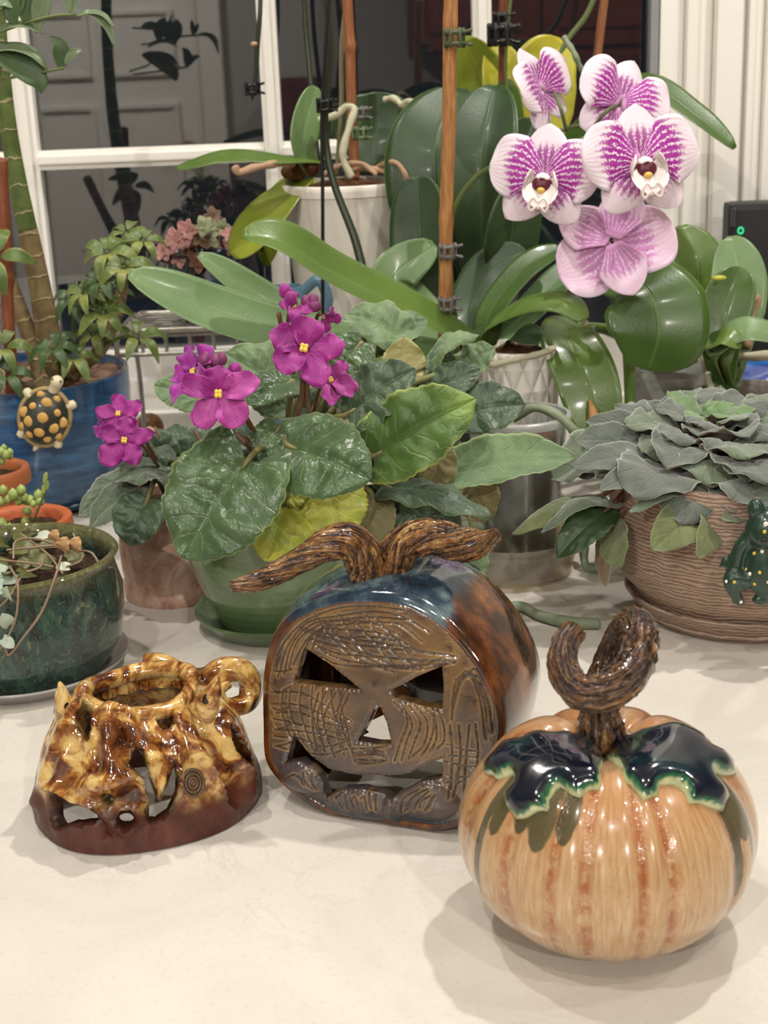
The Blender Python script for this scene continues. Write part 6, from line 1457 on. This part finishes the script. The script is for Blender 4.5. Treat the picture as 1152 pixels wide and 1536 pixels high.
make_terra(-18, 702, .985, 61, 'dull terracotta pot of string of pearls touching the blue pot', M_TERRA2, [(2, 678, .006), (9, 682, .006), (14, 684, .0055), (6, 672, .005), (-4, 675, .006), (3, 692, .005), (15, 678, .005)], 2)

def make_blue_pot():
    cx, cy = at(38, 640, 1.128).x, 1.128; hp = at(38, 592, 1.040).z
    t = NT('blue_brushed_glaze'); o = t.obj(); n = t.noise(t.mapv(o, (0.6, 0.6, 5)), 30, 4, 0.65); n2 = t.noise(o, 24, 4); sp = t.sep(o)
    c = t.ramp(n, [(0.28, '#16304f'), (0.5, '#27517c'), (0.72, '#3f719c'), (0.88, '#7b98ae')])
    c = t.mix(t.math('MULTIPLY', t.smooth(n2, 0.55, 0.75), 0.3), c, '#6b86a0')
    c = t.mix(t.smooth(sp[2], hp - 0.0045, hp - 0.002), c, '#80603f')
    mp = t.out(c, 0.22, 0.5, t.bump(n, 0.3, 0.001), 0.5, 0.05)
    sau = saucer('saucer', (cx, cy, 0), 0.0800, 0.010, plain('dusk_blue_glaze', '#42586b', 0.3, coat=0.4), 'slate blue saucer under the blue pot')
    root = empty('potted_umbrella_tree', (cx, cy, 0.0032), 'umbrella tree with ringed trunks in a wide blue glazed pot', 'potted plant')
    lathe('pot', [(0.0005, 0.006), (0.066, 0.006), (0.069, 0.0033), (0.073, 0.0033), (0.077, 0.008), (0.083, 0.030), (0.086, 0.060), (0.087, hp - 0.003), (0.0865, hp), (0.083, hp), (0.0825, hp - 0.003), (0.081, 0.06), (0.077, 0.03), (0.070, 0.012), (0.0005, 0.012)], (cx, cy, 0), mp, root, n=96)
    soil(Vector((cx, cy, hp - 0.012)), 0.082, M_SOIL, root)
    rg = random.Random(12)
    mpeb = [plain('brown_pebble', '#7a5b44', 0.6, nscale=70, namt=0.35), plain('tan_pebble', '#96765a', 0.6, nscale=70, namt=0.35), plain('dark_pebble', '#56402f', 0.6, nscale=70, namt=0.3)]
    for i in range(60):
        a = rg.uniform(0, 6.28); r = 0.078 * math.sqrt(rg.random())
        pebble(Vector((cx + r * math.cos(a), cy + r * math.sin(a), hp - 0.010)), rg.uniform(.006, .011), mpeb[i % 3], root, i, 'pebble', 0.55)
    # trunks
    mt = NT('ringed_trunk'); o = mt.obj(); sp = mt.sep(mt.uv()); n = mt.noise(o, 70, 4)
    ring = mt.math('SUBTRACT', 1.0, mt.smooth(mt.math('ABSOLUTE', mt.math('SINE', mt.math('ADD', mt.math('MULTIPLY', sp[1], 190.0), mt.math('MULTIPLY', n, 2.0)))), 0.0, 0.25))
    MT = mt.out(mt.mix(mt.math('MULTIPLY', ring, 0.6), mt.ramp(n, [(0.3, '#6b5a3c'), (0.7, '#8f7d58')]), '#b9a57c'), 0.6, 0.3, mt.bump(ring, 0.6, 0.0015))
    mg = NT('green_trunk'); o = mg.obj(); sp = mg.sep(mg.uv()); n = mg.noise(o, 70, 4)
    ring = mg.math('SUBTRACT', 1.0, mg.smooth(mg.math('ABSOLUTE', mg.math('SINE', mg.math('ADD', mg.math('MULTIPLY', sp[1], 150.0), mg.math('MULTIPLY', n, 2.0)))), 0.0, 0.2))
    MG = mg.out(mg.mix(mg.math('MULTIPLY', ring, 0.7), mg.ramp(n, [(0.3, '#46582c'), (0.7, '#69783f')]), '#b5a57a'), 0.5, 0.35, mg.bump(ring, 0.6, 0.0015))
    Yt = 1.12
    tube('trunk', [at(82, 590, Yt), at(72, 500, Yt), at(58, 420, Yt), at(42, 345, Yt)], [.012, .010, .0085, .0078], MT, root, n=14, k=50)
    tube('trunk', [at(42, 347, Yt), at(28, 280, Yt), at(14, 200, Yt), at(6, 130, Yt), at(-2, 40, Yt), at(-6, -60, Yt)], [.0078, .0072, .0066, .006, .0058, .0055], MG, root, n=14, k=60)
    tube('trunk', [at(70, 590, Yt - .01), at(50, 520, Yt), at(28, 460, Yt), at(6, 400, Yt + .01), at(-30, 330, Yt + .01)], [.008, .0068, .006, .005, .005], MT, root, n=12, k=50)
    tube('branch', [at(92, 585, Yt), at(120, 552, 1.10), at(150, 525, 1.09), at(168, 490, 1.09), at(182, 440, 1.09), at(186, 400, 1.09)], [.0062, .0055, .0052, .005, .0045, .0035], MT, root, n=12, k=50)
    cane(root, at(18, 592, 1.06), at(2, 240, 1.075), .0048, M_CANED, nodes=(0.5,))
    vt = leafmat('umbrella_leaflet', '#4c6030', '#657a3e', '#a8a55c', '#88965a', 0.4, mid=0.05, edge_w=0.15, spots='#90944a')
    vd = leafmat('umbrella_leaflet_dark', '#33492a', '#4a6238', '#6e7d4e', '#5f744a', 0.4, mid=0.05, edge_w=0.12)
    vb = leafmat('umbrella_underside', '#5d6c45', '#76845a', None, '#8e9870', 0.5, mid=0.05)
    def cluster(px, py, Y, n, lpx, start, out, seed, mats=None, sweep=6.28, a0=0.0, droop=0.25, w_=0.42):
        rr = random.Random(seed); c = at(px, py, Y)
        cl = empty('leaf_cluster', tuple(c - parent_loc(root))); cl.parent = root
        R_, U_, O_ = frame_from(out)
        if start: tube('leaf_stalk', [at(*start), at(*start).lerp(c, .5) + Vector((0, 0, .004)), c], [.0018, .0014, .0011], M_STEMG, cl, n=7)
        for i in range(n):
            a = a0 + sweep * i / n + rr.uniform(-.15, .15); d = R_ * math.cos(a) + U_ * math.sin(a); l = lpx * ppm(Y) * rr.uniform(.8, 1.15)
            b = c + d * l * 0.12
            leaf('leaflet', [b, b + d * l * .5 + O_ * l * .12, b + d * l - O_ * l * droop + Vector((0, 0, -l * droop * .6))], l * w_, mats or [vt, vb], cl, nor=tuple(O_ + d * .1), prof=w_lance, nu=10, nv=6, cup=.12, thick=.0008)
    k = 0
    for q in [(160, 378, 1.06, 7, 42, (180, 420, 1.09), (-.1, -.6, .8)), (186, 400, 1.05, 7, 38, (186, 420, 1.09), (.1, -.7, .7)), (150, 420, 1.05, 7, 34, (175, 460, 1.09), (-.2, -.6, .8)), (128, 438, 1.05, 6, 38, (160, 500, 1.09), (-.3, -.5, .8)),
              (155, 468, 1.05, 7, 40, (150, 525, 1.09), (.1, -.6, .7)), (112, 445, 1.07, 6, 36, (110, 520, 1.09), (-.2, -.6, .7)), (215, 360, 1.08, 6, 36, (188, 410, 1.09), (.2, -.6, .8)), (205, 505, 1.06, 5, 44, (150, 525, 1.09), (.3, -.4, .8)),
              (80, 520, 1.05, 7, 38, (95, 575, 1.11), (-.1, -.6, .8)), (110, 535, 1.05, 6, 36, (95, 575, 1.11), (.1, -.5, .8)), (5, 520, 1.05, 6, 40, None, (.1, -.7, .7)), (10, 560, 1.04, 6, 36, None, (.1, -.7, .7)), (190, 348, 1.10, 5, 34, (186, 400, 1.09), (0, -.4, .9)), (140, 500, 1.08, 6, 30, (150, 525, 1.09), (-.1, -.6, .7)), (170, 440, 1.10, 6, 34, None, (0, -.7, .6)), (-6, 385, 1.04, 5, 52, None, (.1, -.8, .4))]:
        k += 1; cluster(*q, seed=k, mats=[vt if k % 3 else vd, vb])
    # large leaflets at the top of the tall trunk
    big = [vd, vb]; bg2 = [leafmat('umbrella_leaflet_grey', '#5c7050', '#7a8c6a', '#9aa57e', '#90a07a', 0.35, mid=0.04, edge_w=0.06), vb]
    Yb = 1.0
    def bl(pp, w_, mm, nor=(0, -0.7, 0.7)): leaf('leaflet', L3(pp), w_ * ppm(Yb, .3), mm, root, nor=nor, prof=w_lance, nu=16, nv=8, cup=.1, thick=.0009)
    bl([(-25, 70, Yb), (20, 88, Yb), (58, 122, Yb), (62, 140, Yb)][0:4], 46, big, (0.3, -0.9, 0.4))
    bl([(-20, 78, Yb), (20, 70, Yb), (50, 80, Yb), (72, 104, Yb)], 26, bg2, (0, -0.5, 0.9))
    bl([(-12, 52, Yb), (15, 38, Yb), (40, 38, Yb), (66, 50, Yb)], 24, bg2, (0, -0.4, 0.9))
    bl([(30, -25, Yb), (22, 0, Yb), (18, 20, Yb), (24, 40, Yb)], 34, big, (-.2, -0.95, 0.1)); bl([(46, -20, Yb), (42, 5, Yb), (40, 20, Yb), (38, 40, Yb)], 30, big, (.2, -0.95, 0.1)); bl([(58, -20, Yb), (64, 0, Yb), (60, 20, Yb), (54, 50, Yb)], 28, bg2, (.2, -0.95, 0.1))
    bl([(112, 22, Yb), (140, 20, Yb), (160, 38, Yb), (172, 70, Yb)], 17, bg2, (0.3, -0.6, 0.7)); bl([(112, 24, Yb), (135, 18, Yb), (155, 22, Yb), (172, 42, Yb)], 15, bg2, (0.2, -0.4, 0.9))
    bl([(90, 104, Yb), (92, 84, Yb), (88, 66, Yb), (76, 54, Yb)], 26, big, (0.3, -0.9, 0.2)); bl([(98, 98, Yb), (106, 82, Yb), (116, 76, Yb), (124, 76, Yb)], 14, bg2, (0, -0.8, 0.6)); bl([(105, 20, Yb), (112, 5, Yb), (118, -10, Yb)], 12, bg2); bl([(104, 20, Yb), (102, 0, Yb), (100, -20, Yb)], 12, bg2)
    bl([(-30, 0, Yb), (-5, -2, Yb), (10, 2, Yb), (20, 12, Yb)], 30, bg2)
    for pp in ([(0, 48, Yb + .03), (40, 34, Yb), (80, 24, Yb), (112, 22, Yb)], [(0, 120, Yb + .05), (40, 112, Yb + .01), (75, 106, Yb), (95, 102, Yb)], [(-5, 10, Yb + .05), (30, 0, Yb), (50, -30, Yb)], [(0, 112, Yb + .06), (-5, 90, Yb), (-25, 72, Yb)]): tube('leaf_stalk', L3(pp), .0011, M_STEMG, root, n=7)
    return cx, cy, hp
BPX, BPY, BPH = make_blue_pot()

def make_turtle():
    c = at(67, 626, 1.030); root = empty('turtle_figurine', tuple(c), 'small ceramic turtle with yellow patched shell clinging to the blue pot', 'figurine')
    k = ppm(1.03, .09); dn = Vector((0.03, -1, 0.10)).normalized()
    ax = (Vector((0.32, 0, 0.95)) - dn * Vector((0.32, 0, 0.95)).dot(dn)).normalized(); sd = ax.cross(dn)      # head axis, side
    P = lambda s, a, o: c + sd * (s * k) + ax * (a * k) + dn * (o * k)
    A = [tuple(sd), tuple(dn), tuple(ax)]
    ms = plain('turtle_shell_dark', '#2c3026', 0.4, coat=0.3, nscale=200, namt=0.3); mk = plain('turtle_cream', '#d9cfae', 0.5, nscale=150, namt=0.12); my = plain('turtle_yellow', '#c99f55', 0.5, nscale=300, namt=0.3); me_ = plain('turtle_rim', '#a08a5c', 0.5, nscale=200, namt=0.2)
    def ell(name, p, r, mat_, par=root, **kw):
        V, F, _ = ellipsoid(p, tuple(q * k for q in r), 18, 12, A); return mobj(name, V, F, mat_, par)
    sh = ell('shell', P(0, 0, 2), (36, 17, 42), ms)
    rim = [P(37 * math.cos(a), 43 * math.sin(a), -1) for a in np.linspace(0, 2 * math.pi, 18)]
    tube('shell_rim', rim, 4.2 * k, me_, sh, n=8, k=60)
    for (s, a) in [(0, 24), (0, 2), (0, -20), (-18, 14), (18, 14), (-18, -9), (18, -9), (-13, -28), (13, -28), (-28, 2), (28, 2), (-12, 33), (12, 33), (-27, -20), (27, -20)]:
        h = 17 * math.sqrt(max(0, 1 - (s / 36) ** 2 - (a / 42) ** 2)) + 2
        q = 1.0 if abs(s) + abs(a) < 32 else 0.72
        ell('scute', P(s, a, h - 1.4), (8.6 * q, 2.6, 8.2 * q), my, sh)
    ell('belly', P(0, 0, -4), (33, 6, 39), mk)
    tube('neck', [P(2, 36, -2), P(4, 48, 2), P(6, 56, 6)], [8 * k, 8 * k, 9 * k], mk, root, n=12)
    ell('head', P(6, 58, 7), (9.5, 10, 10), mk)
    for sx in (-1, 1):
        ell('eye', P(6 + 6 * sx, 61, 14), (1.8, 1.8, 1.8), ms)
        tube('leg', [P(26 * sx, 24, -4), P(34 * sx, 29, -4), P(37 * sx, 32, -3)], [8 * k, 7 * k, 6 * k], mk, root, n=10)
        tube('leg', [P(24 * sx, -28, -4), P(28 * sx, -35, -4), P(29 * sx, -39, -3)], [8 * k, 7 * k, 6 * k], mk, root, n=10)
    tube('tail', [P(0, -40, -4), P(-2, -48, -3), P(-4, -54, -3)], [5 * k, 4 * k, 2 * k], mk, root, n=8)
make_turtle()

def make_frog():
    Yf = FVY - 0.0875; c = at(1152, 835, Yf); k = ppm(Yf, .07)
    root = empty('frog_figurine', tuple(c), 'dark green ceramic frog with white and yellow dots on the ribbed brown pot', 'figurine')
    dn = Vector((-0.12, -1, 0.1)).normalized(); ax = Vector((0, 0, 1)); ax = (ax - dn * ax.dot(dn)).normalized(); sd = Vector(ax.cross(dn)) * -1.0
    if sd.x < 0: sd = -sd
    P = lambda x, y, o: c + sd * ((x - 1152) * k) - ax * ((y - 835) * k) + dn * (o * k)
    A = [tuple(sd), tuple(dn), tuple(ax)]
    arr = []
    def E(x, y, o, r): arr.append(ellipsoid(P(x, y, o), tuple(q * k for q in r), 20, 14, A))
    def T(pp, rr): arr.append(tube_arrays([P(*p) for p in pp], [q * k for q in rr], 12, 24))
    E(1152, 845, 6, (38, 22, 52)); E(1152, 790, 14, (38, 26, 32)); E(1152, 800, 24, (30, 16, 16))
    for s in (-1, 1):
        X = lambda x: 1152 + s * (1152 - x)
        E(X(1130), 758, 16, (13, 13, 16))
        T([(X(1124), 800, 8), (X(1108), 820, 10), (X(1100), 850, 8), (X(1092), 842, 6)], [12, 10, 9, 8])
        for fx, fy in ((1083, 838), (1088, 832), (1096, 830), (1080, 848)): T([(X(1094), 846, 6), (X(fx), fy, 6)], [4.5, 3.5])
        T([(X(1122), 870, 6), (X(1098), 866, 12), (X(1104), 892, 12), (X(1112), 900, 8)], [17, 14, 9, 7])
        for fx, fy in ((1100, 904), (1108, 908), (1118, 908)): T([(X(1112), 898, 8), (X(fx), fy, 8)], [5, 3.5])
        E(X(1142), 900, 8, (14, 8, 8))
    mf = plain('dark_green_frog_glaze', '#1d382c', 0.3, coat=0.4, nscale=90, namt=0.35, bump=0.001)
    body = joined('body', arr, mf, root)
    rm = body.modifiers.new('remesh', 'REMESH'); rm.mode = 'VOXEL'; rm.voxel_size = 0.0011; rm.use_smooth_shade = True
    sm = body.modifiers.new('smooth', 'SMOOTH'); sm.iterations = 4
    V = np.vstack([a[0] for a in arr]); F = []; off = 0
    for a in arr: F += [tuple(i + off for i in f) for f in a[1]]; off += len(a[0])
    bv = BVHTree.FromPolygons([Vector(v) for v in V], F)
    mw_ = plain('white_dot', '#e9e6d8', 0.4); my = plain('yellow_dot', '#d9b93c', 0.4)
    dots = [(1142, 777, 0, 4), (1140, 788, 1, 3), (1120, 806, 0, 3), (1140, 821, 0, 3.4), (1129, 825, 1, 3), (1114, 840, 0, 3), (1119, 851, 1, 3), (1124, 857, 0, 3.6), (1137, 853, 1, 3), (1131, 872, 1, 3), (1100, 868, 1, 2.8), (1089, 868, 0, 2.6), (1114, 886, 0, 3), (1112, 902, 0, 2.6), (1150, 868, 0, 3), (1163, 800, 0, 3.4), (1172, 830, 1, 3), (1180, 860, 0, 3), (1165, 780, 1, 3), (1190, 880, 1, 3)]
    for x, y, w_, r in dots:
        o = P(x, y, 80); h = bv.ray_cast(o, -dn)
        if h[0] is None: continue
        VV, FF, _ = ellipsoid(h[0] - dn * 0.0001, (r * k, r * k * .4, r * k), 10, 6, A); mobj('dot', VV, FF, my if w_ else mw_, root)
    for s in (-1, 1):
        h = bv.ray_cast(P(1152 + s * 12, 802, 80), -dn)
        if h[0] is not None:
            VV, FF, _ = ellipsoid(h[0], (5 * k, 2 * k, 5 * k), 12, 8, A); mobj('eye', VV, FF, plain('frog_eye', '#0c1512', 0.15, coat=0.6), root)
make_frog()

def make_stand_and_succulents():
    mm = plain('galvanised_wire', '#a9a59b', 0.35, metal=0.7, nscale=120, namt=0.15)
    x0, x1, y0, y1 = at(196, 470, 1.25).x, at(400, 470, 1.25).x, 1.178, 1.268; zt = at(240, 474, 1.25).z
    root = empty('wire_plant_stand', ((x0 + x1) / 2, (y0 + y1) / 2, 0), 'pale wire plant stand holding the dark blue succulent pot', 'plant stand')
    for x in (x0, x1):
        for y in (y0, y1): tube('leg', [(x, y, 0.002), (x, y, zt * .5), (x, y, zt - .004), (x + (0.006 if x == x0 else -0.006), y, zt)], .0022, mm, root, n=8, k=24)
    for y in (y0, y1):
        tube('top_rail', [(x0 + .005, y, zt), ((x0 + x1) / 2, y, zt), (x1 - .005, y, zt)], .0024, mm, root, n=8); tube('lower_rail', [(x0, y, zt - .020), ((x0 + x1) / 2, y, zt - .020), (x1, y, zt - .020)], .002, mm, root, n=8)
    for x in (x0, x1): tube('side_rail', [(x, y0, zt - .001), (x, (y0 + y1) / 2, zt - .001), (x, y1, zt - .001)], .0022, mm, root, n=8)
    for i in range(7):
        y = y0 + (y1 - y0) * (i + .5) / 7; box('slat', (x0 + .002, y - .004, zt - .003), (x1 - .002, y + .004, zt + .0005), mm, root, .0008)
    for i in range(5):
        x = x0 + (x1 - x0) * (i + 1) / 6; tube('upright', [(x, y0, zt - .020), (x, y0, zt)], .0015, mm, root, n=6)
    # blue succulent pot on the stand
    cx, cy = at(322, 400, 1.225).x, 1.223; rimz = at(322, 366, 1.223).z
    t = NT('midnight_blue_glaze'); o = t.obj(); n = t.noise(o, 40, 4, 0.6, 1.0)
    mp = t.out(t.ramp(n, [(0.3, '#10141d'), (0.5, '#24303f'), (0.65, '#4f6177'), (0.8, '#8b9db0')]), 0.1, 0.5, t.bump(n, 0.4, 0.002), 0.9, 0.02)
    sr = empty('potted_succulent', (cx, cy, zt + .0006), 'bronze leaved succulents in a dark blue glazed pot by the window', 'potted plant')
    hh = rimz - zt
    lathe('pot', potprof(.030, .040, hh, .0035, lip=.0015, bulge=.007, z0=zt + .0007), (cx, cy, 0), mp, sr, n=56)
    soil(Vector((cx, cy, rimz - .006)), .037, M_SOIL, sr)
    mr = [leafmat('succulent_bronze', '#6a4636', '#8e6250', '#a88370', None, 0.5), leafmat('succulent_pink', '#96605a', '#b0807a', '#c9a49c', None, 0.5), leafmat('succulent_green', '#77805a', '#9aa07c', '#b0a890', None, 0.5), leafmat('succulent_brown', '#55402f', '#74583f', '#8f7a62', None, 0.5)]
    rg = random.Random(31)
    for i, (x, y, s) in enumerate([(262, 362, 40), (282, 348, 40), (300, 356, 40), (272, 385, 38), (256, 390, 34), (290, 378, 36), (320, 326, 30), (308, 340, 34), (312, 360, 34), (334, 344, 32), (345, 352, 28), (330, 368, 32), (266, 372, 36), (296, 392, 34), (244, 378, 30), (350, 372, 26), (278, 366, 34), (318, 384, 30)]):
        c = at(x, y, rg.uniform(1.17, 1.215)); ro = empty('rosette', tuple(c - parent_loc(sr))); ro.parent = sr; l = s * ppm(1.2) * .62
        R_, U_, O_ = frame_from((rg.uniform(-.5, .5), -.8, rg.uniform(.3, .9)), rg.uniform(0, 6)); mm_ = mr[1] if i in (0, 1, 3) else (mr[2] if i in (7, 8, 9) else mr[rg.randrange(4)])
        for j in range(9):
            a = j * 2.4; d = R_ * math.cos(a) + U_ * math.sin(a); q = l * (0.5 + .06 * j); e = 0.9 - .09 * j
            leaf('leaf', [c, c + d * q * .5 + O_ * q * e * .3, c + d * q + O_ * q * e * .5], q * .62, mm_, ro, nor=tuple(O_ - d * e), prof=w_sepal, nu=8, nv=6, cup=.2, thick=.0015)
        tube('stem', [c - O_ * .001, c.lerp(Vector((cx, cy, rimz - .006)), .5) + Vector((0, 0, .004)), Vector((cx + (c.x - cx) * .5, cy, rimz - .005))], .0013, M_STEMR, ro, n=6)
make_stand_and_succulents()

def make_jug():
    cx, cy = at(432, 470, 1.13).x, 1.128; h = at(432, 428, 1.13).z
    root = empty('ceramic_jug', (cx, cy, 0), 'pale blue ceramic jug with curved handles behind the long orchid leaf', 'jug')
    mp = plain('pale_blue_glaze', '#587789', 0.18, coat=0.6, nscale=40, namt=0.2)
    lathe('body', potprof(.014, .0135, h, .002, bulge=.006), (cx, cy, 0), mp, root, n=40)
    for s, (px, py) in ((-1, (396, 396)), (1, (458, 425))):
        tube('handle', [Vector((cx + s * .012, cy, h - .006)), Vector((cx + s * .026, cy - .002, h + .004)), Vector((cx + s * .032, cy - .003, h - .014)), Vector((cx + s * .020, cy, h - .034))], [.004, .0046, .0046, .004], mp, root, n=12, k=40)
make_jug()
bl = on(223, 648, 0.0); V, F, _ = ellipsoid((at(223, 626, 1.292).x, 1.292, 0.0140), (.0135, .0135, .0140), 28, 18)
tag(mobj('wooden_ball', V, F, plain('brown_wood', '#7c5128', 0.45, nscale=70, namt=0.3)), 'round brown wooden ball by the window rail beside the blue pot', 'ball')

def make_right_things():
    x0 = at(1093, 380, 1.25).x; zt = at(1093, 306, 1.25).z
    root = empty('black_device', (x0 + .06, 1.26, 0), 'upright black electronic device with a green light at the right edge', 'device')
    mb = plain('black_matte_plastic', '#1b1b1d', 0.5, nscale=300, namt=0.2)
    box('case', (x0, 1.25, 0.0), (x0 + .12, 1.28, zt), mb, root, .006)
    p = at(1111, 346, 1.2485)
    t = NT('green_led'); led = t.out('#2fbf86', 0.3, emit='#35d08f', emit_s=0.5)
    tube('led_ring', [p + Vector((.0022 * math.cos(a), 0, .0026 * math.sin(a))) for a in np.linspace(0, 2 * math.pi, 10)], .0008, led, root, n=6, k=24)
    q = at(1100, 326, 1.249); box('button', (q.x - .002, 1.247, q.z - .008), (q.x + .002, 1.2505, q.z + .008), plain('button_grey', '#3a3b3d', 0.3), root, .001)
    # blue snack packet lying on a black box
    c = at(1165, 585, 1.13); zb = at(1140, 578, 1.12).z
    br = empty('storage_box', (c.x, 1.14, 0), 'black box behind the rough grey stone pot', 'box')
    bx0 = at(1112, 590, 1.12).x
    box('body', (bx0, 1.11, 0), (bx0 + .11, 1.18, zb - .012), mb, br, .004); box('lid', (bx0 - .002, 1.108, zb - .0118), (bx0 + .112, 1.182, zb - .002), mb, br, .003)
    kx0, kx1 = at(1090, 560, 1.12).x, at(1090, 560, 1.12).x + .10; V = []; F = []; UV = []
    nx, ny = 28, 16
    for s in (1, -1):
        for i in range(nx + 1):
            for j in range(ny + 1):
                u, v = i / nx, j / ny; pf = (math.sin(math.pi * u) ** .5) * (math.sin(math.pi * v) ** .5)
                V.append((kx0 + (kx1 - kx0) * u, 1.085 + .075 * v, zb + .011 + s * .0115 * pf + .001 * math.sin(u * 25 + v * 9) * pf)); UV.append((u, v))
    m0 = (nx + 1) * (ny + 1)
    for i in range(nx):
        for j in range(ny):
            a = i * (ny + 1) + j; F.append((a, a + ny + 1, a + ny + 2, a + 1)); F.append((a + m0, a + 1 + m0, a + ny + 2 + m0, a + ny + 1 + m0))
    t = NT('blue_foil_packet'); sp = t.sep(t.uv()); n = t.noise(t.obj(), 60, 3)
    wm = t.smooth(t.math('ADD', t.math('ADD', sp[1], t.math('MULTIPLY', sp[0], 0.9)), t.math('MULTIPLY', t.math('SUBTRACT', n, .5), .25)), 0.80, 0.84)
    c_ = t.mix(t.smooth(sp[1], 0.2, 0.5), '#1b3f8f', '#2f7fd6'); c_ = t.mix(wm, c_, '#eceff2')
    tag(mobj('snack_packet', V, F, t.out(c_, 0.22, 0.5, t.bump(n, 0.4, 0.002), 0.4), uv=UV), 'shiny blue and white plastic packet lying on the black box', 'packet')
make_right_things()
